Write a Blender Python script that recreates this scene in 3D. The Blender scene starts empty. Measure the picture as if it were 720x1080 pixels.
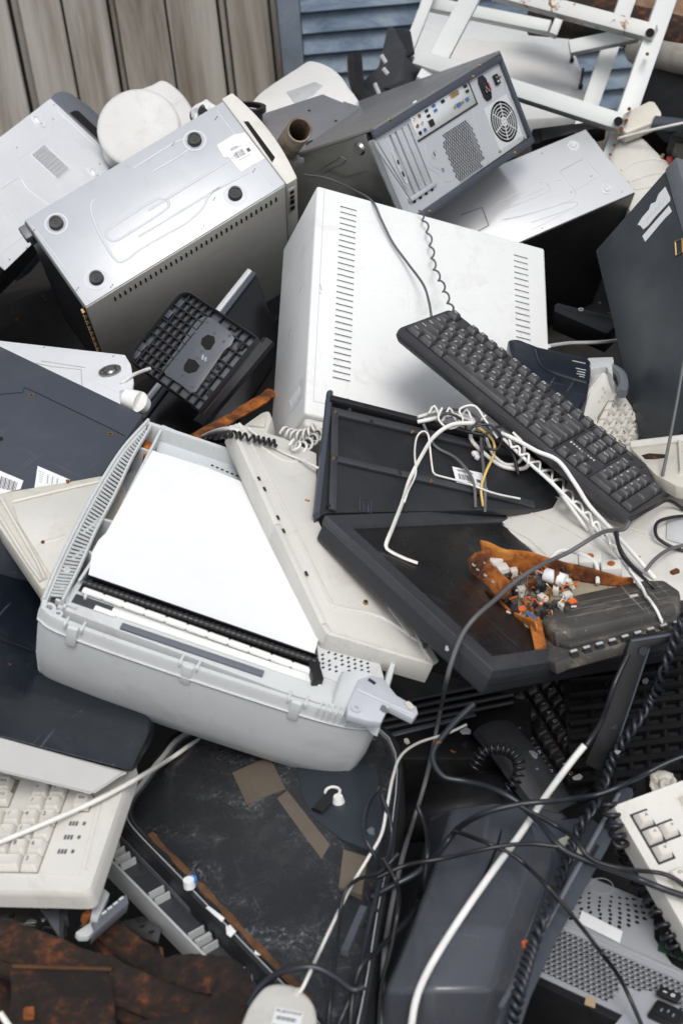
import bpy, bmesh, math, random
import numpy as np
from mathutils import Matrix, Vector
random.seed(7)
C = bpy.data.collections.new('scene'); bpy.context.scene.collection.children.link(C)
R = math.radians

# ------------------------------------------------------------------ camera geometry (50 mm lens, looking 37 deg down)
FOC, CX, CY, CAMZ, PITCH, ROLL = 1500.0, 360.0, 540.0, 1.75, R(37), R(5)
_r = np.array([1, 0, 0.]); _f = np.array([0, math.cos(PITCH), -math.sin(PITCH)]); _d = np.cross(_f, _r)
CB = np.stack([math.cos(ROLL)*_r + math.sin(ROLL)*_d, -math.sin(ROLL)*_r + math.cos(ROLL)*_d, _f])
CO = np.array([0, 0, CAMZ])
def ray(px, py): return CB.T @ np.array([(px-CX)/FOC, (py-CY)/FOC, 1.0])
def U(px, py, d): return CO + ray(px, py)*d
def nrm(v): v = np.asarray(v, float); return v/np.linalg.norm(v)

class Frame:
    """a rigid local frame in the world: columns of W are the local axes, T its origin"""
    def __init__(s, W, T, D=None): s.W = np.array(W, float).reshape(3, 3); s.T = np.array(T, float); s.D = D
    def p(s, px, py, z=0.0):
        o = s.W.T @ (CO-s.T); d = s.W.T @ ray(px, py); k = (z-o[2])/d[2]; q = o+d*k; return (q[0], q[1])
    def ps(s, pts, z=0.0): return [s.p(x, y, z) for x, y in pts]
    def w(s, x, y, z=0.0): return s.T + s.W @ np.array([x, y, z])
    def mat(s):
        M = Matrix.Identity(4)
        for i in range(3):
            for j in range(3): M[i][j] = s.W[i, j]
            M[i][3] = s.T[i]
        return M
def plane3(a, b, c):
    """frame whose z=0 plane holds three measured points; origin at a, x towards b, z towards the viewer"""
    A, B, D = U(*a), U(*b), U(*c); x = nrm(B-A); n = nrm(np.cross(B-A, D-A))
    if n @ (CO-A) < 0: n = -n
    return Frame(np.stack([x, np.cross(n, x), n], axis=1), A)
def planen(a, n, b):
    """frame through point a with world normal n, x towards pixel b"""
    A = U(*a); n = nrm(n); r = ray(*b); k = ((A-CO)@n)/(r@n); B = CO+r*k; x = nrm(B-A)
    return Frame(np.stack([x, np.cross(n, x), n], axis=1), A)
def pose(k): a = POSES[k]; return Frame(a[0], a[1], a[2])

# ------------------------------------------------------------------ mesh builder
class MB:
    def __init__(s): s.bm = bmesh.new()
    def merge(s, t, M=None):
        if M is not None: bmesh.ops.transform(t, matrix=M, verts=t.verts)
        me = bpy.data.meshes.new('t'); t.to_mesh(me); t.free(); s.bm.from_mesh(me); bpy.data.meshes.remove(me); return s
    def box(s, x0, x1, y0, y1, z0, z1, bev=0, seg=2, M=None):
        t = bmesh.new(); bmesh.ops.create_cube(t, size=1)
        for v in t.verts: v.co = Vector((x0+(v.co.x+.5)*(x1-x0), y0+(v.co.y+.5)*(y1-y0), z0+(v.co.z+.5)*(z1-z0)))
        if bev: bmesh.ops.bevel(t, geom=t.edges[:], offset=bev, segments=seg, profile=.5, affect='EDGES', clamp_overlap=True)
        return s.merge(t, M)
    def rbox(s, cx, cy, cz, sx, sy, sz, rot=0, bev=0, seg=2):
        return s.box(-sx/2, sx/2, -sy/2, sy/2, -sz/2, sz/2, bev, seg, Matrix.Translation((cx, cy, cz)) @ Matrix.Rotation(rot, 4, 'Z'))
    def poly(s, pts, z0, z1, bev=0, seg=2, M=None):
        t = bmesh.new(); vs = [t.verts.new((x, y, z0)) for x, y in pts]; f = t.faces.new(vs)
        e = bmesh.ops.extrude_face_region(t, geom=[f]); 
        for v in e['geom']:
            if isinstance(v, bmesh.types.BMVert): v.co.z = z1
        bmesh.ops.recalc_face_normals(t, faces=t.faces[:])
        if bev: bmesh.ops.bevel(t, geom=t.edges[:], offset=bev, segments=seg, profile=.5, affect='EDGES', clamp_overlap=True)
        return s.merge(t, M)
    def cyl(s, p0, p1, r0, r1=None, n=24, cap=True):
        p0 = Vector(p0); p1 = Vector(p1); r1 = r0 if r1 is None else r1; d = p1-p0
        t = bmesh.new(); bmesh.ops.create_cone(t, cap_ends=cap, segments=n, radius1=r0, radius2=r1, depth=d.length)
        return s.merge(t, Matrix.Translation((p0+p1)/2) @ d.to_track_quat('Z', 'Y').to_matrix().to_4x4())
    def ring(s, cx, cy, z0, z1, r0, r1, n=32, a0=0, a1=2*math.pi):
        t = bmesh.new(); full = abs(a1-a0-2*math.pi) < 1e-6; m = n if full else n+1; L = []
        for i in range(m):
            a = a0+(a1-a0)*i/n; c, q = math.cos(a), math.sin(a)
            L.append([t.verts.new((cx+r*c, cy+r*q, z)) for r, z in ((r0, z0), (r1, z0), (r1, z1), (r0, z1))])
        for i in range(n):
            A, B = L[i], L[(i+1) % m]
            for k in range(4): t.faces.new((A[k], B[k], B[(k+1) % 4], A[(k+1) % 4]))
        if not full: t.faces.new(L[0][::-1]); t.faces.new(L[-1])
        bmesh.ops.recalc_face_normals(t, faces=t.faces[:])
        return s.merge(t)
    def tube(s, pts, r, n=8, flat=1.0, up=None):
        pts = [Vector(p) for p in pts]; t = bmesh.new(); L = []; ref = Vector(up) if up is not None else Vector((.13, .2, .97)); N = len(pts)
        rr = r if callable(r) else (lambda u: r)
        for i, p in enumerate(pts):
            d = (pts[min(i+1, N-1)]-pts[max(i-1, 0)])
            if d.length < 1e-9: d = Vector((1, 0, 0))
            d.normalize(); a = d.cross(ref)
            if a.length < .05: a = d.cross(Vector((1, .1, 0)))
            a.normalize(); b = a.cross(d); ref = b.copy() if up is None else ref
            q = rr(i/max(1, N-1))
            L.append([t.verts.new(p+a*q*math.cos(2*math.pi*k/n)+b*q*flat*math.sin(2*math.pi*k/n)) for k in range(n)])
        for i in range(N-1):
            for k in range(n): t.faces.new((L[i][k], L[i][(k+1) % n], L[i+1][(k+1) % n], L[i+1][k]))
        t.faces.new(L[0][::-1]); t.faces.new(L[-1]); bmesh.ops.recalc_face_normals(t, faces=t.faces[:])
        return s.merge(t)
    def ridge(s, pts, w, h, z=0, closed=False):
        """low stamped ridge along a flat path"""
        if closed: pts = list(pts)+[pts[0], pts[1]]
        return s.tube([(x, y, z) for x, y in pts], w, 6, flat=h/w, up=(0, 0, 1))
    def loft(s, rings, cap0=True, cap1=True):
        t = bmesh.new(); L = [[t.verts.new(p) for p in r] for r in rings]; n = len(rings[0])
        for i in range(len(L)-1):
            for k in range(n): t.faces.new((L[i][k], L[i][(k+1) % n], L[i+1][(k+1) % n], L[i+1][k]))
        if cap0: t.faces.new(L[0][::-1])
        if cap1: t.faces.new(L[-1])
        bmesh.ops.recalc_face_normals(t, faces=t.faces[:])
        return s.merge(t)
    def grid(s, f, nu, nv):
        t = bmesh.new(); V = [[t.verts.new(f(i/nu, j/nv)) for j in range(nv+1)] for i in range(nu+1)]
        for i in range(nu):
            for j in range(nv): t.faces.new((V[i][j], V[i+1][j], V[i+1][j+1], V[i][j+1]))
        return s.merge(t)
    def sheet(s, f, nu, nv, th):
        """curved sheet with a real thickness along z"""
        t = bmesh.new()
        A = [[t.verts.new(f(i/nu, j/nv)) for j in range(nv+1)] for i in range(nu+1)]
        B = [[t.verts.new(Vector(f(i/nu, j/nv))-Vector((0, 0, th))) for j in range(nv+1)] for i in range(nu+1)]
        for i in range(nu):
            for j in range(nv):
                t.faces.new((A[i][j], A[i+1][j], A[i+1][j+1], A[i][j+1])); t.faces.new((B[i][j], B[i][j+1], B[i+1][j+1], B[i+1][j]))
        for i in range(nu):
            t.faces.new((A[i][0], B[i][0], B[i+1][0], A[i+1][0])); t.faces.new((A[i][nv], A[i+1][nv], B[i+1][nv], B[i][nv]))
        for j in range(nv):
            t.faces.new((A[0][j], A[0][j+1], B[0][j+1], B[0][j])); t.faces.new((A[nu][j], B[nu][j], B[nu][j+1], A[nu][j+1]))
        bmesh.ops.recalc_face_normals(t, faces=t.faces[:])
        return s.merge(t)
    def perf(s, x0, x1, y0, y1, z, th, nx, ny, r, stag=True, keep=None, n=8):
        """perforated sheet: every hole is cut through"""
        px, py = (x1-x0)/nx, (y1-y0)/ny; t = bmesh.new()
        for j in range(ny):
            off = px/2 if (stag and j % 2) else 0
            for i in range(nx - (1 if off else 0)):
                cx = x0+px*(i+.5)+off; cy = y0+py*(j+.5)
                if keep and not keep(cx, cy):
                    v = [t.verts.new((cx+a*px/2, cy+b*py/2, z)) for a, b in ((-1, -1), (1, -1), (1, 1), (-1, 1))]; t.faces.new(v); continue
                o, q, w = [], [], []
                for k in range(n):
                    a = 2*math.pi*(k+.5)/n; c, d = math.cos(a), math.sin(a); m = max(abs(c), abs(d))
                    o.append(t.verts.new((cx+c/m*px/2, cy+d/m*py/2, z))); q.append(t.verts.new((cx+c*r, cy+d*r, z))); w.append(t.verts.new((cx+c*r, cy+d*r, z-th)))
                for k in range(n):
                    l = (k+1) % n; t.faces.new((o[k], o[l], q[l], q[k])); t.faces.new((q[k], q[l], w[l], w[k]))
            if off:
                for cx in (x0+px/4, x1-px/4):
                    v = [t.verts.new((cx+a*px/4, y0+py*(j+.5)+b*py/2, z)) for a, b in ((-1, -1), (1, -1), (1, 1), (-1, 1))]; t.faces.new(v)
        return s.merge(t)
    def noise(s, amp, sc, seed=0, sub=0):
        from mathutils import noise as nz
        for v in s.bm.verts:
            p = v.co*sc+Vector((seed, seed*2.3, 1.7)); v.co += Vector(nz.noise_vector(p))*amp
        return s
    def build(s, name, mat, parent=None, label=None, ang=32):
        me = bpy.data.meshes.new(name); bmesh.ops.remove_doubles(s.bm, verts=s.bm.verts[:], dist=2e-6) if len(s.bm.verts) < 60000 else None
        s.bm.to_mesh(me); s.bm.free()
        me.polygons.foreach_set('use_smooth', [True]*len(me.polygons)); me.set_sharp_from_angle(angle=R(ang)); me.update()
        o = bpy.data.objects.new(name, me); C.objects.link(o); me.materials.append(mat)
        if parent is not None: o.parent = parent
        if label: o['label'] = label
        return o
def rrect(x0, x1, y0, y1, r, n=5):
    out = []
    for cx, cy, a in ((x1-r, y1-r, 0), (x0+r, y1-r, 90), (x0+r, y0+r, 180), (x1-r, y0+r, 270)):
        for k in range(n+1): b = R(a+90*k/n); out.append((cx+r*math.cos(b), cy+r*math.sin(b)))
    return out
def circ(cx, cy, r, n=24, ry=None, a=0): 
    ry = ry or r
    return [(cx+r*math.cos(2*math.pi*k/n)*math.cos(a)-ry*math.sin(2*math.pi*k/n)*math.sin(a), cy+r*math.cos(2*math.pi*k/n)*math.sin(a)+ry*math.sin(2*math.pi*k/n)*math.cos(a)) for k in range(n)]
def smooth(pts, m=8):
    P = [np.array(p, float) for p in pts]; P = [2*P[0]-P[1]]+P+[2*P[-1]-P[-2]]; out = []
    for i in range(1, len(P)-2):
        for k in range(m):
            t = k/m; a, b, c, d = P[i-1:i+3]
            out.append(.5*((2*b)+(-a+c)*t+(2*a-5*b+4*c-d)*t*t+(-a+3*b-3*c+d)*t**3))
    return out+[P[-2]]

def thing(name, label, cat, fr=None, group=None, loc=None):
    o = bpy.data.objects.new(name, None); C.objects.link(o); o.empty_display_size = .05
    if fr is not None: o.matrix_world = fr.mat()
    elif loc is not None: o.location = loc
    o['label'] = label; o['category'] = cat
    if group: o['group'] = group
    return o
def tag(o, label, cat, group=None):
    o['label'] = label; o['category'] = cat
    if group: o['group'] = group
    return o

# ------------------------------------------------------------------ materials
def _m(name):
    m = bpy.data.materials.new(name); m.use_nodes = True; nt = m.node_tree; return m, nt, nt.nodes['Principled BSDF']
class NT:
    def __init__(s, nt): s.nt = nt; s.tc = s.n('ShaderNodeTexCoord')
    def n(s, t, **k):
        o = s.nt.nodes.new(t)
        for a, b in k.items(): setattr(o, a, b)
        return o
    def l(s, a, b): s.nt.links.new(a, b)
    def mapp(s, sc, rot=(0, 0, 0), loc=(0, 0, 0)):
        m = s.n('ShaderNodeMapping'); m.inputs['Scale'].default_value = sc; m.inputs['Rotation'].default_value = rot; m.inputs['Location'].default_value = loc
        s.l(s.tc.outputs['Object'], m.inputs[0]); return m.outputs[0]
    def noise(s, vec, scale, detail=4, rough=.6, dist=0):
        t = s.n('ShaderNodeTexNoise'); t.inputs['Scale'].default_value = scale; t.inputs['Detail'].default_value = detail; t.inputs['Roughness'].default_value = rough; t.inputs['Distortion'].default_value = dist
        s.l(vec, t.inputs['Vector']); return t.outputs[0]
    def ramp(s, f, stops):
        r = s.n('ShaderNodeValToRGB'); e = r.color_ramp.elements
        while len(e) < len(stops): e.new(.5)
        for i, (p, c) in enumerate(stops): e[i].position = p; e[i].color = (*c, 1) if len(c) == 3 else c
        s.l(f, r.inputs[0]); return r.outputs[0]
    def mix(s, fac, a, b, mode='MIX'):
        m = s.n('ShaderNodeMix', data_type='RGBA', blend_type=mode)
        for i, v in ((0, fac), (6, a), (7, b)):
            if hasattr(v, 'is_output'): s.l(v, m.inputs[i])
            elif i == 0: m.inputs[0].default_value = v
            else: m.inputs[i].default_value = (*v, 1) if len(v) == 3 else v
        return m.outputs[2]
    def mul(s, f, k): 
        m = s.n('ShaderNodeMath', operation='MULTIPLY'); m.use_clamp = True; s.l(f, m.inputs[0]); m.inputs[1].default_value = k; return m.outputs[0]
def surf(name, rgb, rough=.45, metal=0., var=.08, dirt=.15, dirtc=(.20, .16, .11), scr=.0, sdist=.8, sk=1.0, scrc=None, bump=.15, bsc=900, spec=.5, coat=0, seed=0):
    """painted metal or moulded plastic: uneven tone, grime in patches, fine scratches, slight grain"""
    m, nt, b = _m(name); s = NT(nt); v = s.mapp((1, 1, 1), loc=(seed*1.3+.2, seed*.7, .5))
    big = s.noise(v, 7, 5, .65); lo = tuple(c*(1-var) for c in rgb); hi = tuple(min(1, c*(1+var)) for c in rgb)
    col = s.ramp(big, [(.3, lo), (.7, hi)])
    if dirt:
        d = s.noise(v, 14, 9, .75, .6); f = s.ramp(d, [(.53, (0, 0, 0)), (.8, (1, 1, 1))]); col = s.mix(s.mul(f, dirt*1.6), col, dirtc)
        sp = s.noise(v, 240, 2, .5); f2 = s.ramp(sp, [(.70, (0, 0, 0)), (.76, (1, 1, 1))]); col = s.mix(s.mul(f2, dirt*1.3), col, dirtc)
    rg = s.ramp(s.noise(v, 22, 6, .7), [(.3, (rough*.75,)*3), (.7, (min(1, rough*1.25),)*3)])
    if scr:
        tot = None
        for a, sc in ((.5, (260, 6, 60)), (-.7, (7, 240, 60)), (1.3, (200, 5, 50))):
            n_ = s.noise(s.mapp(tuple(q*sk for q in sc), (0, 0, a), (seed, seed*2, 0)), 1, 3, .5, sdist); f = s.ramp(n_, [(.66, (0, 0, 0)), (.70, (1, 1, 1))])
            tot = f if tot is None else s.mix(1.0, tot, f, 'ADD')
        msk = s.ramp(s.noise(v, 9, 3, .6), [(.45, (0, 0, 0)), (.62, (1, 1, 1))]); tot = s.mix(1.0, tot, msk, 'MULTIPLY')
        col = s.mix(s.mul(tot, scr), col, scrc or tuple(min(1, c*2.5+.12) for c in rgb)); 
    nt.links.new(col, b.inputs['Base Color']); nt.links.new(rg, b.inputs['Roughness'])
    b.inputs['Metallic'].default_value = metal; b.inputs['Specular IOR Level'].default_value = spec; b.inputs['Coat Weight'].default_value = coat; b.inputs['Coat Roughness'].default_value = .15
    if bump:
        bp = s.n('ShaderNodeBump'); bp.inputs['Strength'].default_value = bump; bp.inputs['Distance'].default_value = .0004
        h = s.noise(v, bsc, 2, .5); nt.links.new(h, bp.inputs['Height'])
        b2 = s.n('ShaderNodeBump'); b2.inputs['Strength'].default_value = .18; b2.inputs['Distance'].default_value = .0015
        nt.links.new(s.noise(v, 6, 2, .5), b2.inputs['Height']); nt.links.new(bp.outputs[0], b2.inputs['Normal']); nt.links.new(b2.outputs[0], b.inputs['Normal'])
    return m
def rustmat(name, stops, sc=30, rough=.85, bump=.8, dist=.8):
    m, nt, b = _m(name); s = NT(nt); v = s.mapp((1, 1, 1)); n_ = s.mix(.45, s.noise(v, sc, 10, .75, dist), s.noise(v, sc*.25, 4, .6, 0))
    nt.links.new(s.ramp(n_, stops), b.inputs['Base Color']); b.inputs['Roughness'].default_value = rough
    bp = s.n('ShaderNodeBump'); bp.inputs['Strength'].default_value = bump; bp.inputs['Distance'].default_value = .004; nt.links.new(s.noise(v, sc*3, 10, .8), bp.inputs['Height']); nt.links.new(bp.outputs[0], b.inputs['Normal'])
    return m
def flat(name, rgb, rough=.5, metal=0, emit=0):
    m, nt, b = _m(name); b.inputs['Base Color'].default_value = (*rgb, 1); b.inputs['Roughness'].default_value = rough; b.inputs['Metallic'].default_value = metal; return m
def brushed(name, rgb, rough=.3, ang=0., streak=1., seed=0, aniso=True):
    """bare galvanised / brushed steel sheet with smears and spots"""
    m, nt, b = _m(name); s = NT(nt); v = s.mapp((1, 1, 1), loc=(seed, 0, 0)); st = s.noise(s.mapp((3, 400, 3), (0, 0, ang)), 1, 3, .5)
    blot = s.noise(v, 11, 8, .7, 1.2); f = s.mix(.5, st, blot)
    nt.links.new(s.ramp(f, [(.3, tuple(c*.86 for c in rgb)), (.65, rgb)]), b.inputs['Base Color'])
    nt.links.new(s.ramp(blot, [(.3, (rough*.7,)*3), (.7, (rough*1.5,)*3)]), b.inputs['Roughness']); b.inputs['Metallic'].default_value = 1
    bp = s.n('ShaderNodeBump'); bp.inputs['Strength'].default_value = .25; bp.inputs['Distance'].default_value = .002; nt.links.new(s.noise(v, 4, 2, .5, .3), bp.inputs['Height'])
    nt.links.new(bp.outputs[0], b.inputs['Normal']); return m

M = {}
M['white'] = surf('white_plastic', (.76, .76, .74), .42, dirt=.10, var=.04, seed=1)
M['offwhite'] = surf('cream_plastic', (.60, .59, .55), .5, dirt=.22, var=.06, seed=2, scr=.25, scrc=(.35, .31, .25))
M['cream2'] = surf('yellowed_cream_plastic', (.60, .575, .50), .5, dirt=.32, var=.09, seed=9, scr=.25, scrc=(.3, .26, .2))
M['beigepaint'] = surf('beige_painted_steel', (.60, .59, .545), .42, dirt=.2, var=.05, seed=3, bump=.3)
M['whitepaint'] = surf('white_painted_steel', (.72, .735, .73), .36, dirt=.26, dirtc=(.30, .27, .22), var=.03, seed=4, bump=.3, bsc=1400, scr=.2, scrc=(.4, .38, .34))
M['greyplastic'] = surf('light_grey_plastic', (.545, .565, .57), .48, dirt=.20, var=.05, seed=5)
M['greyin'] = surf('grey_moulding', (.47, .485, .49), .5, dirt=.30, var=.06, seed=6)
M['key'] = surf('cream_key', (.60, .58, .53), .45, dirt=.10, var=.05, seed=7)
M['legend'] = flat('dark_print', (.09, .09, .10), .6)
M['legendw'] = flat('white_print', (.55, .55, .56), .6)
M['dark'] = surf('dark_grey_plastic', (.018, .019, .022), .45, dirt=.10, dirtc=(.10, .095, .085), var=.15, scr=.06, seed=8)
M['darkgrey'] = surf('charcoal_plastic', (.036, .038, .044), .45, dirt=.12, dirtc=(.2, .19, .17), var=.1, scr=.10, seed=10)
M['kbgrey'] = surf('worn_charcoal_keyboard', (.040, .040, .044), .42, dirt=.18, dirtc=(.25, .23, .2), var=.1, scr=.1, seed=11)
M['kbkey'] = surf('charcoal_key', (.050, .050, .054), .38, dirt=.2, dirtc=(.28, .27, .25), var=.12, seed=12)
M['stand'] = surf('grey_blue_moulding', (.045, .048, .060), .42, dirt=.2, dirtc=(.2, .2, .2), var=.12, seed=13)
M['standhi'] = surf('grey_blue_plate', (.085, .09, .108), .4, dirt=.15, dirtc=(.22, .22, .22), var=.1, seed=14)
M['navy'] = surf('navy_plastic', (.007, .011, .019), .33, dirt=.12, dirtc=(.12, .13, .14), var=.2, scr=.35, scrc=(.2, .22, .25), seed=15)
M['slate'] = surf('slate_painted_steel', (.052, .060, .079), .38, dirt=.10, dirtc=(.2, .2, .2), var=.06, scr=.25, scrc=(.25, .27, .3), bump=.5, bsc=1500, seed=16)
M['slatehi'] = surf('slate_plastic', (.13, .14, .165), .4, dirt=.1, var=.06, seed=17, scr=.1)
M['bluegrey'] = surf('blue_grey_plastic', (.075, .081, .098), .24, dirt=.08, var=.1, seed=18, scr=.08, scrc=(.3, .3, .33))
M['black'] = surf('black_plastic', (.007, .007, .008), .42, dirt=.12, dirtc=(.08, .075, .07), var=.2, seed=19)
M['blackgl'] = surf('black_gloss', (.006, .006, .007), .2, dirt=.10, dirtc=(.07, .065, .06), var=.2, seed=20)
M['void'] = flat('black_interior', (.004, .004, .005), .9)
M['rubber'] = surf('black_rubber', (.03, .03, .032), .65, dirt=.25, dirtc=(.15, .14, .13), seed=21)
M['screen'] = surf('dusty_black_screen', (.011, .011, .012), .3, dirt=.16, dirtc=(.11, .105, .095), var=.25, scr=.25, scrc=(.16, .16, .16), seed=22)
M['steel'] = brushed('galvanised_steel', (.80, .83, .86), .36)
M['steelhi'] = surf('bright_steel', (.78, .79, .80), .22, metal=.55, dirt=.03, var=.015, seed=37, bump=.05)
M['steeldk'] = brushed('dull_steel', (.34, .35, .34), .32, seed=5)
M['steelpaint'] = surf('silver_painted_steel', (.47, .49, .52), .36, metal=.2, dirt=.20, dirtc=(.3, .3, .3), var=.03, seed=24, bump=.2, scr=.12, scrc=(.4, .41, .43))
M['silver2'] = surf('scuffed_silver_steel', (.74, .76, .79), .36, metal=.05, dirt=.16, dirtc=(.3, .3, .3), var=.05, seed=31, scr=.3, scrc=(.42, .43, .45))
M['screw'] = flat('brass_screw', (.50, .34, .17), .35, 1)
M['chrome'] = flat('chrome', (.75, .76, .78), .2, 1)
M['paper'] = surf('white_sheet', (.76, .77, .78), .5, dirt=.06, var=.02, seed=25, bump=.05)
M['label'] = surf('white_sticker', (.78, .79, .80), .5, dirt=.10, dirtc=(.35, .34, .33), var=.04, seed=26)
M['tape'] = surf('brown_packing_tape', (.115, .095, .072), .38, dirt=.5, dirtc=(.11, .09, .07), var=.22, seed=27)
M['whitecord'] = surf('white_cord', (.68, .67, .64), .45, dirt=.2, seed=28)
M['greycord'] = surf('grey_cord', (.10, .10, .105), .5, dirt=.1, seed=29)
M['blackcord'] = surf('black_cord', (.010, .010, .013), .36, dirt=.08, dirtc=(.1, .1, .1), seed=30)
M['yellow'] = flat('yellow_wire', (.62, .42, .13), .45)
M['orange'] = flat('orange_part', (.72, .14, .03), .45)
M['red'] = flat('red_part', (.45, .04, .03), .45)
M['blue'] = flat('blue_plastic', (.04, .22, .55), .4)
M['portblue'] = flat('blue_port', (.05, .13, .32), .4)
M['green'] = flat('circuit_green', (.02, .06, .035), .5)
M['rust'] = rustmat('orange_rust', [(.36, (.03, .010, .004)), (.46, (.15, .045, .010)), (.54, (.42, .125, .018)), (.66, (.62, .26, .05))], 45)
M['rustdk'] = rustmat('dark_brown_rust', [(.38, (.006, .004, .004)), (.48, (.017, .010, .007)), (.55, (.036, .017, .010)), (.60, (.095, .032, .012)), (.68, (.26, .078, .020))], 55, bump=1.0, dist=.1)
M['dust'] = surf('dusty_grey_casing', (.055, .052, .048), .6, dirt=.9, dirtc=(.26, .22, .17), var=.35, scr=.8, scrc=(.26, .24, .21), seed=33)
def rustspots(name, base, amt):
    m, nt, b = _m(name); s = NT(nt); v = s.mapp((1, 1, 1)); f = s.ramp(s.noise(v, 26, 9, .7, .5), [(amt, (0, 0, 0)), (amt+.035, (1, 1, 1))])
    rc = s.ramp(s.noise(v, 70, 6, .7), [(.3, (.09, .03, .01)), (.7, (.36, .16, .06))]); base2 = s.ramp(s.noise(v, 5, 5, .6), [(.3, tuple(c*.9 for c in base)), (.7, base)])
    nt.links.new(s.mix(f, base2, rc), b.inputs['Base Color']); b.inputs['Roughness'].default_value = .42; return m
M['rack'] = rustspots('chipped_white_enamel', (.60, .62, .61), .70)
M['rackr'] = rustspots('rusting_white_enamel', (.58, .59, .57), .57)
def glyph(ch, size, mat, depth=.00015):
    k = (ch, size)
    if k not in glyph.c:
        cu = bpy.data.curves.new('txt', 'FONT'); cu.body = ch; cu.size = size; cu.extrude = depth; cu.align_x = 'CENTER'; cu.align_y = 'CENTER'; cu.resolution_u = 2
        o = bpy.data.objects.new('txt', cu); C.objects.link(o); bpy.context.view_layer.update()
        me = bpy.data.meshes.new_from_object(o.evaluated_get(bpy.context.evaluated_depsgraph_get())); bpy.data.objects.remove(o)
        me.materials.clear(); me.materials.append(mat); glyph.c[k] = me
    return glyph.c[k]
glyph.c = {}
def addmesh(name, me, parent, loc=(0, 0, 0), rot=0):
    o = bpy.data.objects.new(name, me); C.objects.link(o); o.parent = parent; o.location = loc; o.rotation_euler = (0, 0, rot); return o
def slab(name, fr, px, z0, z1, mat, parent, bev=0, label=None, sm=0):
    pts = fr.ps(px, z1)
    if sm: pts = [tuple(p[:2]) for p in smooth([(*p, 0) for p in pts+[pts[0]]], sm)][:-1]
    return MB().poly(pts, z0, z1, bev).build(name, mat, parent, label)
def sticker(parent, cx, cy, z, w, h, rot, name='sticker', bars=True, outline=None, lab=None):
    m = MB()
    if outline: m.poly(outline, z, z+.0003)
    else: m.rbox(cx, cy, z+.00015, w, h, .0003, rot)
    st = m.build(name, M['label'], parent, lab)
    b = MB(); c, q = math.cos(rot), math.sin(rot); rnd = random.Random(int(abs(cx*1e5))+3)
    def at(u, v): return cx+u*c-v*q, cy+u*q+v*c
    if bars:
        u = -w*.36
        while u < w*.1:
            bw = rnd.choice((.0005, .0008, .0013)); x, y = at(u, -h*.06); b.rbox(x, y, z+.0005, bw, h*.34, .0002, rot); u += bw+rnd.choice((.0007, .0011))
    for k in range(4):
        l = w*rnd.uniform(.2, .6); x, y = at(-w*.36+l/2, h*(.38-.05*k) if k < 3 else -h*.34); b.rbox(x, y, z+.0005, l, h*.022, .0002, rot)
    x, y = at(w*.27, -h*.1); b.rbox(x, y, z+.0005, w*.14, h*.2, .0002, rot)
    b.build('barcode', M['legend'], st); return st
POSES={
'T1':([0.8644, -0.50095, 0.04323, 0.41944, 0.671, -0.61141, 0.27728, 0.54663, 0.79013],[-0.2662, 2.2439, 0.7449],[0.3985, 0.1907, 0.42]),
'T2':([0.23938, -0.66335, 0.70899, 0.96593, 0.23669, -0.10468, -0.09837, 0.70989, 0.69741],[-0.5229, 2.7361, 0.6334],[0.4192, 0.1859, 0.4]),
'T3':([0.65029, -0.3279, 0.68528, 0.75955, 0.26365, -0.59462, 0.0143, 0.90718, 0.4205],[0.2735, 2.5425, 0.6894],[0.4186, 0.1856, 0.45]),
'T4':([0.90415, -0.41516, 0.10077, 0.41281, 0.78827, -0.45631, 0.11, 0.45417, 0.8841],[0.422, 2.6486, 0.5062],[0.4201, 0.1831, 0.4]),
'B1':([0.91638, 0.11067, 0.38472, 0.06474, 0.90741, -0.41523, -0.39505, 0.40542, 0.82436],[0.1661, 1.9167, 0.6473],[0.3999, 0.4332, 0.171]),
'KB':([0.64607, 0.64052, 0.41513, -0.67735, 0.73183, -0.075, -0.35184, -0.23273, 0.90667],[0.2771, 1.6381, 0.6661],[0.4211, 0.138, 0.02]),
'P1':([0.91894, 0.26892, 0.28851, -0.25859, 0.96314, -0.0741, -0.2978, -0.00651, 0.95461],[-0.1076, 1.3092, 0.7083],[0.3903, 0.361, 0.14]),
'LCD':([0.71071, -0.54812, 0.44097, 0.53799, 0.82737, 0.16133, -0.45328, 0.12258, 0.8829],[0.1975, 1.3107, 0.6397],[0.3798, 0.2982, 0.04]),
'T5':([0.47719, -0.00666, -0.87877, -0.30617, 0.93606, -0.17335, 0.82374, 0.35178, 0.44464],[0.4932, 1.8512, 0.6727],[0.1872, 0.4203, 0.42]),
'SB':([0.70071, 0.67908, -0.21876, -0.66763, 0.51601, -0.53666, -0.25155, 0.5221, 0.81495],[-0.206, 1.8933, 0.6597],[0.1584, 0.1421, 0.03]),
'K2':([0.98085, 0.18366, -0.06481, -0.18287, 0.98297, 0.01792, 0.067, -0.00572, 0.99774],[-0.2695, 0.8769, 0.6622],[1.0, 1.0, 1.0]),
'K3':([0.32557, 0.93112, 0.1644, -0.89652, 0.35924, -0.25922, -0.30042, -0.063, 0.95172],[0.2808, 0.9619, 0.5957],[1.0, 1.0, 1.0]),
'KP':([0.60982, 0.49704, 0.61732, -0.12699, 0.83012, -0.54294, -0.7823, 0.2527, 0.56934],[0.418, 1.7707, 0.5787],[1.0, 1.0, 1.0]),
}
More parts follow.
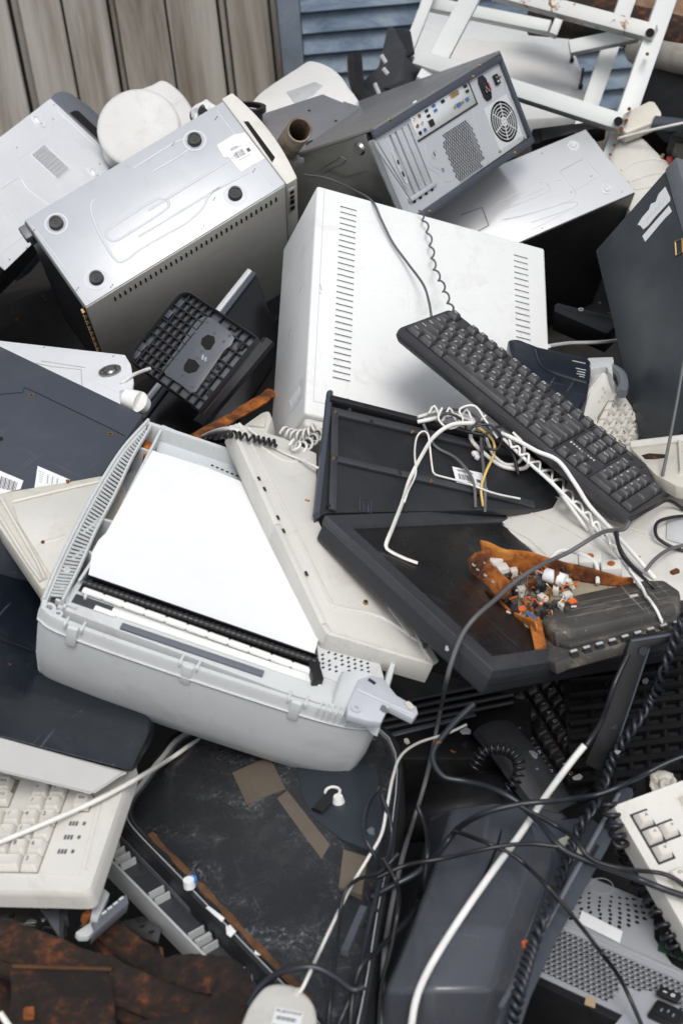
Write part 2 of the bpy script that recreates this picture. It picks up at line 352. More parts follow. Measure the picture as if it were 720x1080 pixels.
# ================================================================== SETTING
def build_setting():
    # ground: one sheet to the horizon, packed grey earth
    m, nt, b = _m('packed_earth'); s = NT(nt); v = s.mapp((1, 1, 1))
    c = s.ramp(s.noise(v, 1.2, 8, .7), [(.3, (.09, .08, .07)), (.7, (.17, .155, .135))]); nt.links.new(c, b.inputs['Base Color']); b.inputs['Roughness'].default_value = .95
    bp = s.n('ShaderNodeBump'); bp.inputs['Strength'].default_value = .8; bp.inputs['Distance'].default_value = .02; nt.links.new(s.noise(v, 30, 8, .7), bp.inputs['Height']); nt.links.new(bp.outputs[0], b.inputs['Normal'])
    o = MB().grid(lambda u, w: (-60+120*u, -60+120*w, 0), 8, 8).build('ground', m); o['kind'] = 'structure'
    from mathutils import noise as nz
    def h(u, w):
        x = -2.4+4.8*u; y = -.1+4.1*w; e = min(1, max(0, (2.4-abs(x))/.8))*min(1, max(0, (y+.1)/.6))*min(1, max(0, (4.0-y)/.7))
        z = (.12+.08*nz.noise((x*2.1, y*2.1, 0))+.06*nz.noise((x*7, y*7, 3)))*e - .02*(e == 0)
        q = min(1, max(0, (abs(x-.05)-(.42+.24*max(y, 0)))/.35)); z += .30*q*q*(3-2*q)*e + .03*nz.noise((x*16, y*16, 5))*e
        return (x, y, z)
    m2, nt, b = _m('shade_black_ground'); s = NT(nt); v = s.mapp((1, 1, 1))
    c = s.ramp(s.noise(v, 18, 8, .7), [(.35, (.004, .004, .004)), (.6, (.012, .011, .010)), (.8, (.035, .028, .022))]); nt.links.new(c, b.inputs['Base Color']); b.inputs['Roughness'].default_value = .95  # near-black colour paints in the shade of the gaps in the pile
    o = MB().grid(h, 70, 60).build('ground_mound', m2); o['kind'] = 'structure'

def wallmat():
    m, nt, b = _m('weathered_board'); s = NT(nt); geo = s.n('ShaderNodeNewGeometry')
    v = s.mapp((1, 1, 1)); st = s.noise(s.mapp((9, 9, .7)), 1, 8, .65, .6); fine = s.noise(s.mapp((90, 90, 2)), 1, 5, .6); bl = s.noise(v, 2.2, 6, .6, .3)
    base = s.ramp(st, [(.28, (.12, .10, .075)), (.40, (.29, .265, .23)), (.53, (.46, .435, .40)), (.72, (.60, .58, .545))])
    rnd = s.ramp(geo.outputs['Random Per Island'], [(0, (.78, .76, .72)), (1, (1, 1, 1))]); c = s.mix(1, base, rnd, 'MULTIPLY')
    c = s.mix(.35, c, s.ramp(fine, [(.3, (.6, .58, .54)), (.7, (1, 1, 1))]), 'MULTIPLY')
    stain = s.ramp(s.noise(s.mapp((5, 5, .35), loc=(3, 1, 0)), 1, 6, .6, .8), [(.50, (0, 0, 0)), (.72, (1, 1, 1))]); c = s.mix(s.mul(stain, .85), c, (.115, .08, .035))
    nt.links.new(c, b.inputs['Base Color']); b.inputs['Roughness'].default_value = .85
    bp = s.n('ShaderNodeBump'); bp.inputs['Strength'].default_value = .5; bp.inputs['Distance'].default_value = .004; nt.links.new(fine, bp.inputs['Height']); nt.links.new(bp.outputs[0], b.inputs['Normal']); return m
WY = 4.35
def onwall(px, py, y=None):
    r = ray(px, py); k = (y or WY)/r[1]; return CO+r*k
def build_wall():
    build_scrap_wall()
    t = thing('board_wall', 'weathered grey brown wall of upright boards with dark stained gaps', 'wall', loc=(-1.2, WY, 0))
    m = MB(); x0 = onwall(306, 40)[0]
    # boards run from the blue shutter to the left, uneven widths; each leans a touch
    seams = [onwall(px, 30)[0] for px in (286, 240, 232, 178, 124, 117, 70, 24, 14, -30, -80)]
    xs = [x0-.03]+seams
    while xs[-1] > -4.5: xs.append(xs[-1]-random.choice((.16, .19, .05, .14)))
    for i in range(len(xs)-1):
        a, b_ = xs[i+1], xs[i]; dy = random.uniform(-.012, .012) if b_-a > .06 else .035
        g = .005 if b_-a > .06 else .003; sh = .012
        m.box(a+g*.7+1.2, b_-g*.7+1.2, dy, dy+.03, 0, 2.6, .004, 1)
    m.build('boards', wallmat(), t)
    MB().box(-3.4, x0+1.2, .075, .10, 0, 2.6).build('backing', flat('stained_backing', (.05, .042, .032), .9), t)
    # blue louvred shutter
    mb_, nt, b = _m('faded_blue_paint'); s = NT(nt); v = s.mapp((1, 1, 1)); n1 = s.noise(s.mapp((3, 3, 9)), 1.5, 8, .7, .5)
    c = s.ramp(n1, [(.3, (.045, .075, .12)), (.48, (.12, .17, .24)), (.62, (.22, .28, .34)), (.78, (.38, .41, .43))]); nt.links.new(c, b.inputs['Base Color']); b.inputs['Roughness'].default_value = .55
    x1 = x0+2.6; t = thing('louvred_shutter', 'faded blue metal shutter of horizontal louvres in a pale blue frame', 'shutter', loc=(x0, WY-.03, 0))
    pb = surf('pale_blue_paint', (.22, .27, .33), .5, dirt=.5, var=.2, seed=40); MB().box(-.03, .035, -.03, .03, 0, 2.6, .004).build('frame_post', pb, t); MB().box(1.16, 1.22, -.03, .03, 0, 2.6, .004).build('frame_post', pb, t)
    sl = MB(); z = .0
    while z < 2.6:
        sl.merge(_lou(z)); z += .064
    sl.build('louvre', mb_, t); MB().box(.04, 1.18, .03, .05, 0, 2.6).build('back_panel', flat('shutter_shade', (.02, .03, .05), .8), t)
def _lou(z):
    t = bmesh.new(); bmesh.ops.create_cube(t, size=1)
    for v in t.verts: v.co = Vector((.037+(v.co.x+.5)*1.122, v.co.y*.006, v.co.z*.068))
    bmesh.ops.bevel(t, geom=t.edges[:], offset=.002, segments=1, affect='EDGES')
    bmesh.ops.transform(t, matrix=Matrix.Translation((0, 0, z+.03)) @ Matrix.Rotation(R(-24), 4, 'X'), verts=t.verts); return t

def build_scrap_wall():
    x0 = onwall(306, 40)[0]+1.24; t = thing('corrugated_sheet', 'dark rusted corrugated sheet closing the yard to the right of the blue shutter', 'corrugated sheet', loc=(x0, WY, 0))
    MB().sheet(lambda u, v: (2.2*u, 2.6*v, .018*math.sin(u*190)), 180, 2, .003).build('sheet', M['rustdk'], t).rotation_euler = (R(90), 0, 0)
# ================================================================== COMPUTER CASES
def barcode_label(*a, **k): return sticker(*a, **k)
def case_T1():
    fr = pose('T1'); L, Wd, H = fr.D; a, b = L/2, Wd/2
    t = thing('computer_tower', 'large beige computer tower on its side showing its silver underside with four black feet', 'computer tower', fr)
    cv = MB(); cv.box(-a, a, -b-.002, b+.002, -H, -.0015, .003); c = cv.build('cover', M['beigepaint'], t)
    MB().box(-a+.001, a, -b, b, -.012, .0008, .0015).build('base_plate', M['steelpaint'], t)
    # stamped relief in the underside
    r = MB()
    pts = fr.ps([(120, 268), (196, 222), (208, 218), (214, 208), (226, 196), (246, 184)])
    def rl(px, w=.0017): r.tube([(p[0], p[1], .0006) for p in smooth([(*q, 0) for q in fr.ps(px)], 5)], w*1.45, 6, flat=.42, up=(0, 0, 1))
    rl([(100, 210), (96, 220), (104, 244), (122, 274), (134, 274), (150, 262), (196, 236)])
    rl([(113, 243), (160, 213), (172, 210), (178, 214), (174, 222), (140, 244), (122, 254), (113, 250), (113, 243)])
    rl([(157, 222), (240, 170), (250, 160)]); rl([(196, 236), (212, 222), (222, 205), (236, 196), (262, 182)])
    rl([(140, 178), (190, 148), (200, 152), (196, 160), (160, 182)]); rl([(146, 250), (232, 198)])
    rl([(34, 238), (96, 318)], .001); rl([(228, 116), (288, 196)], .001)
    r.build('stamped_ridge', M['steelpaint'], t)
    for px in ((205, 146), (248, 203), (59, 234), (101.5, 292)):
        x, y = fr.p(*px, .008); MB().ring(x, y, 0, .0014, .0165, .0200, 40).build('foot_boss', M['steelpaint'], t)
        f = MB(); f.cyl((x, y, 0), (x, y, .0085), .0125, .0115, 32); f.ring(x, y, .0085, .0098, .0078, .0112, 32); f.ring(x, y, .0085, .0094, .0025, .0042, 20)
        f.build('foot', M['rubber'], t)
    d = MB()
    for px in ((228, 125), (183, 152), (226, 210), (268, 180), (36, 244), (118, 302), (82, 305), (214, 240)):
        x, y = fr.p(*px)
        for q in (-1, 1): d.rbox(x+q*.0022, y+q*.001, .0012, .003, .0012, .0008, .6)
    d.build('punched_tab', M['dark'], t)
    lab = fr.ps([(229, 153), (247, 142), (258, 140), (279, 167), (254, 181), (241, 165), (236, 166)], .001)
    x, y = fr.p(255, 160); sticker(t, x, y, .001, .042, .036, -.05, outline=lab, lab='torn white barcode sticker')
    # slots along the side that faces the ground
    v = MB(); n = 33
    for i in range(n):
        x = -a+.052+i*(.325/(n-1)); v.box(x-.0013, x+.0013, -b-.0032, -b-.0016, -.036, -.021)
    v.build('vent_slot', M['void'], t)
    v = MB()
    for i in range(n): x = -a+.052+i*(.325/(n-1)); v.box(x+.0014, x+.0022, -b-.0036, -b-.0018, -.036, -.021)
    v.build('slot_lip', M['beigepaint'], t)
    # open rear end
    e = MB(); e.box(-a-.002, -a+.001, -b+.002, b-.002, -H+.005, -.004); re = e.build('rear_panel', M['dark'], t)
    e = MB(); e.box(-a-.016, -a-.002, b-.03, b-.004, -.02, -.003, .002); e.box(-a-.010, -a-.002, b-.028, b-.006, -.04, -.022, .002); e.build('latch', M['slatehi'], t)
    e = MB()
    for k in range(16):
        e.box(-a-.006, -a-.002, -b+.004+.003*(k % 2), -b+.012, -.03-.012*k, -.025-.012*k)
    e.build('contact_strip', M['screw'], t)
    # curved front bezel
    out = []
    for k in range(17): u = k/16; y = -b-.004+(Wd+.008)*u; out.append((a+.017+.017*math.sin(math.pi*(.1+.8*u)), y))
    poly = [(a, -b-.004)]+out+[(a, b+.004)]
    m = MB(); m.poly(poly, -H-.004, .004, .003, 2); m.build('front_bezel', M['offwhite'], t)
    s = fr.ps([(257, 128), (262, 128), (290, 166), (287, 171)], .005); x0 = min(p[0] for p in s); x1 = max(p[0] for p in s); y0 = min(p[1] for p in s); y1 = max(p[1] for p in s)
    MB().poly(s, .0042, .0052).build('bezel_slot', M['void'], t)
    e = MB(); xx = a+.009; e.box(xx-.007, xx+.007, -b-.0058, -b-.004, -.10, -.016, .0008); pb = e.build('port_panel', M['cream2'], t)
    e = MB()
    for z0, z1 in ((-.034, -.024), (-.052, -.042), (-.072, -.056), (-.092, -.080)): e.box(xx-.004, xx+.004, -b-.0066, -b-.0056, z0, z1)
    e.build('port', M['black'], pb)

def case_T2():
    fr = pose('T2'); L, Wd, H = fr.D; a, b = L/2, Wd/2
    t = thing('computer_tower', 'silver computer tower at the left edge with dark grey bezel and small perforated grid', 'computer tower', fr)
    MB().box(-a-.2+.0, a, -b, b, -H, -.002, .003).build('cover', M['black'], t)
    hole = fr.ps([(54, 148), (81, 166), (54, 196), (26, 175)]); cx = sum(p[0] for p in hole)/4; cy = sum(p[1] for p in hole)/4; hw = .034
    m = MB()
    for x0, x1, y0, y1 in ((-a-.2, cx-hw, -b, b), (cx+hw, a, -b, b), (cx-hw, cx+hw, -b, cy-hw), (cx-hw, cx+hw, cy+hw, b)): m.box(x0, x1, y0, y1, -.0022, .0006)
    m.build('base_plate', M['silver2'], t)
    MB().perf(cx-hw, cx+hw, cy-hw, cy+hw, .0006, .001, 9, 9, .0023, False, lambda x, y: abs(x-cx) < .032 and abs(y-cy) < .032).build('perforated_grid', M['silver2'], t)
    r = MB(); r.tube([(x, y, .0006) for x, y in rrect(cx-.035, cx+.035, cy-.035, cy+.035, .003)+[(cx+.035, cy+.032)]], .0014, 6, .5, (0, 0, 1))
    for px in ((41, 128), (100, 183)):
        x, y = fr.p(*px); r.ring(x, y, 0, .002, .012, .0165, 36); r.cyl((x, y, 0), (x, y, .004), .010, .007, 28)
    def rl(px, w=.0014): r.tube([(p[0], p[1], .0006) for p in smooth([(*q, 0) for q in fr.ps(px)], 5)], w, 6, .5, (0, 0, 1))
    rl([(62, 118), (118, 170)], .001); rl([(0, 268), (30, 245)], .001); rl([(0, 200), (20, 188), (30, 200), (60, 222)])
    r.build('stamped_ridge', M['silver2'], t)
    d = MB()
    for px in ((57, 111), (56, 126), (18, 156), (105, 173), (10, 274), (28, 262)):
        x, y = fr.p(*px); d.rbox(x, y, .001, .004, .0014, .0008, .5)
    d.build('punched_tab', M['dark'], t)
    out = fr.ps([(54, 103), (58, 98), (66, 95.5), (75, 98), (95, 112), (115, 131), (132, 150), (140, 163), (127, 171)], .003)
    MB().poly(out, -H-.003, .003, .003).build('front_bezel', M['slatehi'], t)
    MB().poly(fr.ps([(74, 119), (79, 116.5), (83, 117), (117, 149), (118, 152), (114, 156)], .004), .0032, .0042).build('bezel_slot', M['void'], t)

def case_T3():
    fr = pose('T3'); L, Wd, H = fr.D; a, b = L/2, Wd/2
    t = thing('computer_tower', 'dark grey computer tower whose silver rear panel shows ports, fan grille and power socket', 'computer tower', fr)
    # sheet-metal shell: painted side, bare steel base
    MB().box(-a, a, -b+.004, b-.004, -H, -.014, .002).build('chassis', M['steeldk'], t)
    m = MB(); m.box(-a+.006, a+.002, b-.004, b+.002, -H, .006, .0015); m.build('side_panel', surf('grey_painted_side', (.17, .17, .175), .35, dirt=.15, dirtc=(.3, .28, .25), var=.06, seed=50, scr=.1), t)
    m = MB(); m.box(-a+.003, a+.002, b-.018, b-.004, -.002, .006, .001); m.box(-a+.003, a+.002, -b-.002, -b+.012, -.002, .006, .001); m.box(a-.007, a+.002, -b+.012, b-.018, -.002, .006, .001); m.build('edge_trim', M['slate'], t)
    m = MB(); m.box(-a-.003, a+.002, -b-.003, -b+.004, -H, -.002, .001).build('lower_side_panel', M['slate'], t)
    # ---- rear plate built around the openings
    io = fr.ps([(430.7, 120), (494, 86.7), (502, 108), (441.7, 148)]); ix0 = (io[0][0]+io[3][0])/2; ix1 = (io[1][0]+io[2][0])/2; iy1 = (io[0][1]+io[1][1])/2; iy0 = (io[2][1]+io[3][1])/2
    pf = fr.ps([(464, 144), (495, 124), (514, 172), (484, 196)]); px0 = (pf[0][0]+pf[3][0])/2; px1 = (pf[1][0]+pf[2][0])/2; py1 = (pf[0][1]+pf[1][1])/2; py0 = (pf[2][1]+pf[3][1])/2
    fx, fy = fr.p(532, 128); FRr = .040
    Z0, Z1 = -.014, -.002; fh = FRr+.003; fy0, fy1, fx0, fx1 = fy-fh, fy+fh, fx-fh, fx+fh
    fy0 = max(fy0, -b+.014)
    def cells(rects):   # plate = all grid cells not in an opening
        xs = sorted({-a+.003, a-.007, *[r[0] for r in rects], *[r[1] for r in rects]}); ys = sorted({-b+.012, b-.018, *[r[2] for r in rects], *[r[3] for r in rects]})
        for i in range(len(xs)-1):
            for j in range(len(ys)-1):
                cx, cy = (xs[i]+xs[i+1])/2, (ys[j]+ys[j+1])/2
                if not any(r[0] < cx < r[1] and r[2] < cy < r[3] for r in rects): yield xs[i], xs[i+1], ys[j], ys[j+1]
    sx0, sx1, sy0, sy1 = -a+.030, ix0-.008, -b+.045, b-.026
    ops = [(px0, px1, py0, py1), (fx0, fx1, fy0, fy1), (sx0, sx1, sy0, sy1)]
    m = MB()
    for c in cells(ops): m.box(*c, Z0, Z1)
    m.build('rear_plate', M['steelpaint'], t)
    MB().box(px0+.001, px1-.001, py0+.001, py1-.001, Z0-.004, Z0+.001).build('grille_shade', M['void'], t); m = MB(); mg = lambda x, y: (((x-px0) > .006 or (y-py0) > .010) and ((px1-x) > .008 or (py1-y) > .012) and not ((x-px0) < .012 and (py1-y) < .014) and not (px1-x < .014 and y-py0 < .012))
    m.perf(px0, px1, py0, py1, Z1, .001, int((px1-px0)/.0064), int((py1-py0)/.0056), .0027, True, mg, 6); m.build('air_grille', M['steelpaint'], t)
    # fan grille: rings with radial spokes over a dark opening
    m = MB(); m.box(fx0, fx1, fy0, fy1, Z0-.003, Z0); m.build('fan_opening', M['void'], t)
    g = MB(); 
    for k, rr in enumerate((.014, .0205, .027, .0335)): g.ring(fx, fy, Z1-.001, Z1+.0005, rr, rr+.0016, 40)
    g.cyl((fx, fy, Z1-.002), (fx, fy, Z1+.0008), .0095, n=28)
    for k in range(6): ang = R(15+60*k); g.rbox(fx+math.cos(ang)*.022, fy+math.sin(ang)*.022, Z1, .028, .002, .0018, ang)
    # corners of the square opening stay metal
    for k in range(32):
        pass
    m2 = []
    N = 48; o_ = []; i_ = []
    tt = bmesh.new()
    for k in range(N):
        an = 2*math.pi*k/N; c, q = math.cos(an), math.sin(an); mx = max(abs(c), abs(q)); yy = max(fy0, min(fy1, fy+q/mx*fh))
        o_.append(tt.verts.new((fx+c/mx*fh, yy, Z1))); i_.append(tt.verts.new((fx+c*FRr, max(fy0, fy+q*FRr), Z1)))
    for k in range(N):
        try: tt.faces.new((o_[k], o_[(k+1) % N], i_[(k+1) % N], i_[k]))
        except Exception: pass
    g.merge(tt); fg = g.build('fan_grille', M['steelhi'], t)
    f = MB()
    for k in range(4): an = R(45+90*k); f.cyl((fx+.0045*math.cos(an), fy+.0045*math.sin(an), Z1), (fx+.0045*math.cos(an), fy+.0045*math.sin(an), Z1+.0012), .0013, n=10)
    f.build('grille_rivet', M['legend'], fg)
    # power socket
    ax, ay = fr.p(511, 93); w, h = .0125, .024
    o = MB().poly([(ax+x, ay+y) for x, y in ((-w*.55, -h), (w*.55, -h), (w, -h*.6), (w, h*.6), (w*.55, h), (-w*.55, h), (-w, h*.6), (-w, -h*.6))], Z1, .002, .001).build('power_socket', M['black'], t)
    q = MB(); q.box(ax-.008, ax+.008, ay-.012, ay+.012, .002, .0035, .0008); q.build('socket_rim', M['blackgl'], o)
    q = MB(); [q.box(ax+dx-.001, ax+dx+.001, ay+dy-.0025, ay+dy+.0025, .0035, .0045) for dx, dy in ((0, 0), (-.004, -.006), (.004, -.006))]; q.build('socket_pin', M['chrome'], o)
    bx, by = fr.p(523, 84); o = MB().box(bx-.007, bx+.007, by-.010, by+.010, Z1, .003, .001).build('power_switch', M['black'], t)
    q = MB(); q.rbox(bx, by+.004, .0034, .003, .001, .0008); q.ring(bx, by-.004, .003, .0037, .001, .0019, 14); q.build('switch_mark', M['label'], o)
    vx, vy = fr.p(516.5, 91); MB().box(vx-.0025, vx+.0025, vy-.007, vy+.007, Z1, Z1+.001).build('voltage_switch', M['red'], t)
    # io plate with its ports
    ioo = MB().box(ix0, ix1, iy0, iy1, Z1, Z1+.0012, .0004).build('port_plate', M['steelhi'], t)
    fm = MB(); z = Z1+.001
    fm.box(ix0-.003, ix1+.003, iy0-.0035, iy0, Z1, z+.001); fm.box(ix1, ix1+.0025, iy0, iy1, Z1, z+.001); fm.build('port_frame', M['dark'], ioo)
    iw, ih = ix1-ix0, iy1-iy0
    def P(u, v): return ix0+u*iw, iy0+v*ih
    def port(u, v, w, h, mat, d=.002, nm='port'):
        x, y = P(u, v); return MB().box(x-w/2, x+w/2, y-h/2, y+h/2, Z1+.0012, Z1+.0012+d, .0004, 1).build(nm, mat, ioo)
    for i, (u, v) in enumerate(((.05, .80), (.05, .5), (.05, .2), (.13, .80), (.13, .5), (.13, .2))):
        x, y = P(u, v); c = [M['steelhi'], M['screw'], M['black'], M['screw'], M['greyin'], M['portblue']][i]
        q = MB(); q.ring(x, y, Z1+.0012, Z1+.0035, .0016, .0037, 18); jk = q.build('audio_jack', c, ioo); MB().cyl((x, y, Z1+.001), (x, y, Z1+.002), .0017, n=12).build('jack_hole', M['void'], jk)
    for v in (.82, .60): port(.255, v, .009, .0055, M['black'])
    port(.255, .30, .013, .012, M['black'], .003)
    for v in (.84, .64): port(.38, v, .009, .0055, M['portblue'])
    port(.53, .80, .010, .006, M['black']); port(.73, .80, .024, .0085, M['screw'], .003); port(.73, .34, .012, .007, M['portblue'], .004)
    port(.66, .34, .004, .006, M['screw'], .003); port(.80, .34, .004, .006, M['screw'], .003); port(.88, .34, .009, .007, M['portblue'], .003); port(.93, .84, .009, .0055, M['black']); port(.93, .62, .009, .0055, M['black'])
    # card slots with blanking strips
    m = MB(); m.box(sx0, sx1, sy0, sy1, Z0-.004, Z0-.002); m.build('slot_recess', M['void'], t)
    n = 4; w = (sx1-sx0)/n
    for i in range(n):
        x = sx0+(i+.5)*w; ww = w*.40 if i != 1 else w*.3; m = MB(); m.box(x-ww, x+ww, sy0, sy1, Z0-.001, Z1-.001, .001); m.box(x-ww*.5, x+ww*.5, sy0+.004, sy1-.004, Z1-.001, Z1+.0004, .0006)
        br = m.build('slot_cover', M['steelpaint'], t)
    # video card bracket with an oval cut-out
    x = sx0+.5*w; m = MB(); cy = (sy0+sy1)/2; m.tube([(px_, py_, Z1+.001) for px_, py_ in circ(x, cy, .0055, 28, .033)+[(x+.0055, cy)]], .001, 6); m.build('bracket_rim', M['steelhi'], t)
    m = MB(); m.box(x-.002, x+.002, cy-.02, cy-.010, Z1, Z1+.0012, .0003); m.box(x-.002, x+.002, cy+.004, cy+.012, Z1, Z1+.0012, .0003); m.build('card_port', M['black'], t)
    m = MB(); y0 = -b+.018; m.box(sx0-.006, sx1+.004, sy0-.008, sy0, Z1, .004, .001); m.build('slot_bar', M['steelpaint'], t)
    m = MB()
    for i in range(n): x = sx0+(i+.5)*w; m.box(x-.0035, x+.0035, sy0-.014, sy0-.0085, Z1, Z1+.001)
    m.build('screw_window', M['void'], t)
    # stamped marks, keyhole, line work
    r = MB(); kx, ky = fr.p(458.5, 162.5); r.ring(kx, ky, Z1, Z1+.001, .007, .0082, 28)
    for pl in ([(447, 150), (453, 172), (466, 181), (470, 192), (478, 188)], [(443, 152), (450, 175), (462, 184), (466, 197)], [(496, 108), (513, 168), (525, 176)], [(507, 70), (520, 62), (527, 70), (552, 148)]):
        r.tube([(p[0], p[1], Z1) for p in smooth([(*q, 0) for q in fr.ps(pl, Z1)], 4)], .0009, 6, .8, (0, 0, 1))
    r.build('stamped_line', M['steelpaint'], t)
    m = MB(); m.rbox(kx, ky, Z1+.0005, .002, .0075, .001, .1); ux, uy = fr.p(467, 178); [m.rbox(ux+k*.0, uy-.004*k, Z1+.0005, .006, .0015, .001) for k in (0, 1)]; m.build('lock_slot', M['void'], t)
    for px in ((410, 126), (505, 69), (498, 81), (529, 159), (542, 161), (452, 223), (551, 146), (529, 80), (519, 99)):
        x, y = fr.p(*px, .004); z_ = .006 if abs(y) > b-.02 else Z1; MB().cyl((x, y, z_), (x, y, z_+.002), .0034, .0022, 14).build('screw', M['screw'], t)
    x, y = fr.p(437, 107.5, .006); MB().rbox(x, y, .0062, .011, .003, .0006, 0).build('trim_mark', M['label'], t)
    # dimples and slots in the bare base
    def base(px): # point on the x=-a side: (y,z)
        o = fr.W.T @ (CO-fr.T); d = fr.W.T @ ray(*px); k = (-a-o[0])/d[0]; q = o+d*k; return q
    r = MB(); q = base((379, 157)); r.cyl((-a+.001, q[1], q[2]), (-a-.005, q[1], q[2]), .013, .009, 28); q2 = q
    for pl in ([(333, 182), (360, 165), (365, 168), (362, 172), (338, 184)], [(367, 186), (388, 180)], [(367, 186), (374, 206)], [(392, 150), (436, 215)], [(398, 150), (428, 200)]):
        r.tube([(-a-.0005, *base(p)[1:]) for p in pl], .0012, 6)
    r.build('stamped_ridge', M['steeldk'], t)

def case_T4():
    fr = pose('T4'); L, Wd, H = fr.D; a, b = L/2, Wd/2
    t = thing('computer_tower', 'black computer tower with bright silver underside lying beneath the tower with the fan grille', 'computer tower', fr)
    MB().box(-a, a, -b-.001, b+.001, -H, -.002, .002).build('cover', M['black'], t)
    MB().box(-a+.001, a-.001, -b+.001, b-.001, -.003, .0006, .0012).build('base_plate', M['steelhi'], t)
    r = MB()
    def rl(px, w=.0016, cl=False):
        q = [(*p, 0) for p in fr.ps(px)]; r.tube([(p[0], p[1], .0004) for p in (smooth(q, 5) if not cl else q+[q[0], q[1]])], w, 6, .6, (0, 0, 1))
    rl([(590, 181), (616, 167), (632, 185), (606, 201)], .0014, True)
    rl([(516, 220), (560, 205), (590, 190), (606, 208), (560, 225), (530, 232)]); rl([(520, 216), (566, 193), (578, 196), (575, 203), (530, 222)]); rl([(590, 215), (606, 213), (604, 219), (560, 235)])
    rl([(625, 147), (660, 196)], .001); rl([(600, 222), (560, 243)], .001)
    for px in ((604, 154), (639, 200)):
        x, y = fr.p(*px); r.ring(x, y, 0, .0022, .0085, .0125, 32); r.cyl((x, y, 0), (x, y, .003), .0065, .0055, 20)
    r.build('stamped_ridge', M['steelhi'], t)
    d = MB()
    for px in ((571, 162), (571, 241), (623, 186), (655, 203), (602, 203)): x, y = fr.p(*px); d.rbox(x, y, .0009, .003, .0014, .0006, .4)
    d.build('punched_tab', M['dark'], t)
    r = MB(); q = fr.ps([(486, 227), (508, 219), (515, 238), (500, 246)]); r.tube([(x, y, .001) for x, y in q], .0012, 6); r.build('dark_window_rim', M['slatehi'], t)

def case_B1():
    fr = pose('B1'); L, Wd, H = fr.D; a, b = L/2, Wd/2
    t = thing('computer_case', 'big white desktop case lying flat with two columns of vent slots', 'computer case', fr)
    MB().box(-a, a, -b+.006, b, -H, 0, .0045, 3).build('cover', M['whitepaint'], t)
    v = MB(); n = 30
    q0 = fr.p(367, 220); q1 = fr.p(360, 400)
    for i in range(n):
        y = q0[1]+(q1[1]-q0[1])*i/(n-1); x = (q0[0]+q1[0])/2; v.rbox(x, y, .0003, .027, .0016, .0008)
    v.build('vent_slot', M['dark'], t); v = MB(); p0 = fr.p(549, 271); p1 = fr.p(551, 357)
    for i in range(15):
        y = p0[1]+(p1[1]-p0[1])*i/14; x = (p0[0]+p1[0])/2; v.rbox(x, y, .0003, .025, .0016, .0008)
    v.build('vent_slot', M['dark'], t)
    v = MB()
    for i in range(n): y = q0[1]+(q1[1]-q0[1])*i/(n-1); v.rbox((q0[0]+q1[0])/2, y-.0016, .0004, .027, .0012, .0012, 0, .0003, 1)
    for i in range(15): y = p0[1]+(p1[1]-p0[1])*i/14; v.rbox((p0[0]+p1[0])/2, y-.0016, .0004, .025, .0012, .0012, 0, .0003, 1)
    v.build('slot_lip', M['whitepaint'], t)
    s = MB(); x = fr.p(340, 198)[0]; s.box(-a+.012, -a+.0128, -b+.03, b-.006, 0, .0004); s.box(-a+.012, a-.03, -b+.03, -b+.0308, 0, .0004); s.build('panel_seam', M['greyin'], t)
    # front edge strip, folded
    m = MB(); m.box(-a+.002, a-.002, -b-.012, -b+.004, -H+.01, -.004, .006, 3); m.build('front_bezel', M['offwhite'], t)
    m = MB(); x, y = fr.p(338, 303); m.rbox(x, y, .0003, .002, .012, .0004, .2); m.rbox(x, y-.011, .0003, .002, .003, .0004, .2); m.build('scuff', M['greyin'], t)
    # faded label on the left flank
    def side(px):
        o = fr.W.T @ (CO-fr.T); d = fr.W.T @ ray(*px); k = (-a-o[0])/d[0]; return o+d*k
    q = [side(p) for p in ((304, 423), (320, 397), (320, 416), (306, 437))]; tb = bmesh.new(); tb.faces.new([tb.verts.new((-a-.0006, p[1], p[2])) for p in q]); mm = MB(); mm.merge(tb); mm.build('faded_label', M['label'], t)
    mm = MB()
    for k in range(7):
        u = .15+.1*k; A = q[0]*(1-u)+q[1]*u; B = q[3]*(1-u)+q[2]*u; A2 = A*.8+B*.2; B2 = A*.25+B*.75; mm.tube([(-a-.001, A2[1], A2[2]), (-a-.001, B2[1], B2[2])], .0008, 4)
    mm.build('print', M['greyin'], t)

def case_T5():
    fr = pose('T5'); L, Wd, H = fr.D; a, b = L/2, Wd/2
    t = thing('computer_tower', 'dark slate computer tower standing at the right edge with two torn white stickers', 'computer tower', fr)
    MB().box(-a, a, -b, b, -H, 0, .002).build('cover', surf('dark_slate_steel', (.030, .038, .046), .38, dirt=.14, dirtc=(.12, .13, .14), var=.1, seed=60, scr=.12, scrc=(.12, .13, .14), bump=.4, bsc=1500), t)
    MB().box(a, a+.03, -b-.002, b+.002, -H, .002, .004).build('front_bezel', M['slatehi'], t)
    s1 = [(672, 237), (677, 229), (684, 221), (686, 215), (691, 213), (694, 205), (701, 197), (706, 208), (706, 212), (692, 227), (683, 238), (678, 242), (675, 238)]
    s2 = [(677, 249), (705, 217), (708, 223), (700, 231), (680, 255)]
    o = MB().poly(fr.ps(s1), 0, .0004).build('torn_sticker', M['label'], t)
    pr = MB()
    for k in range(5): p = fr.ps([(682+4*k, 234-4.6*k), (684+4*k, 228-4.6*k)]); pr.tube([(*p[0], .0006), (*p[1], .0006)], .0008, 4)
    pr.build('print', M['greyin'], o)
    MB().poly(fr.ps(s2), 0, .0004).build('torn_sticker', M['label'], t)
    m = MB(); q = fr.ps([(712, 255), (719, 252), (720, 266), (713, 270)]); m.tube([(*p, .001) for p in q+[q[0]]], .0016, 6); m.build('bracket', M['screw'], t)
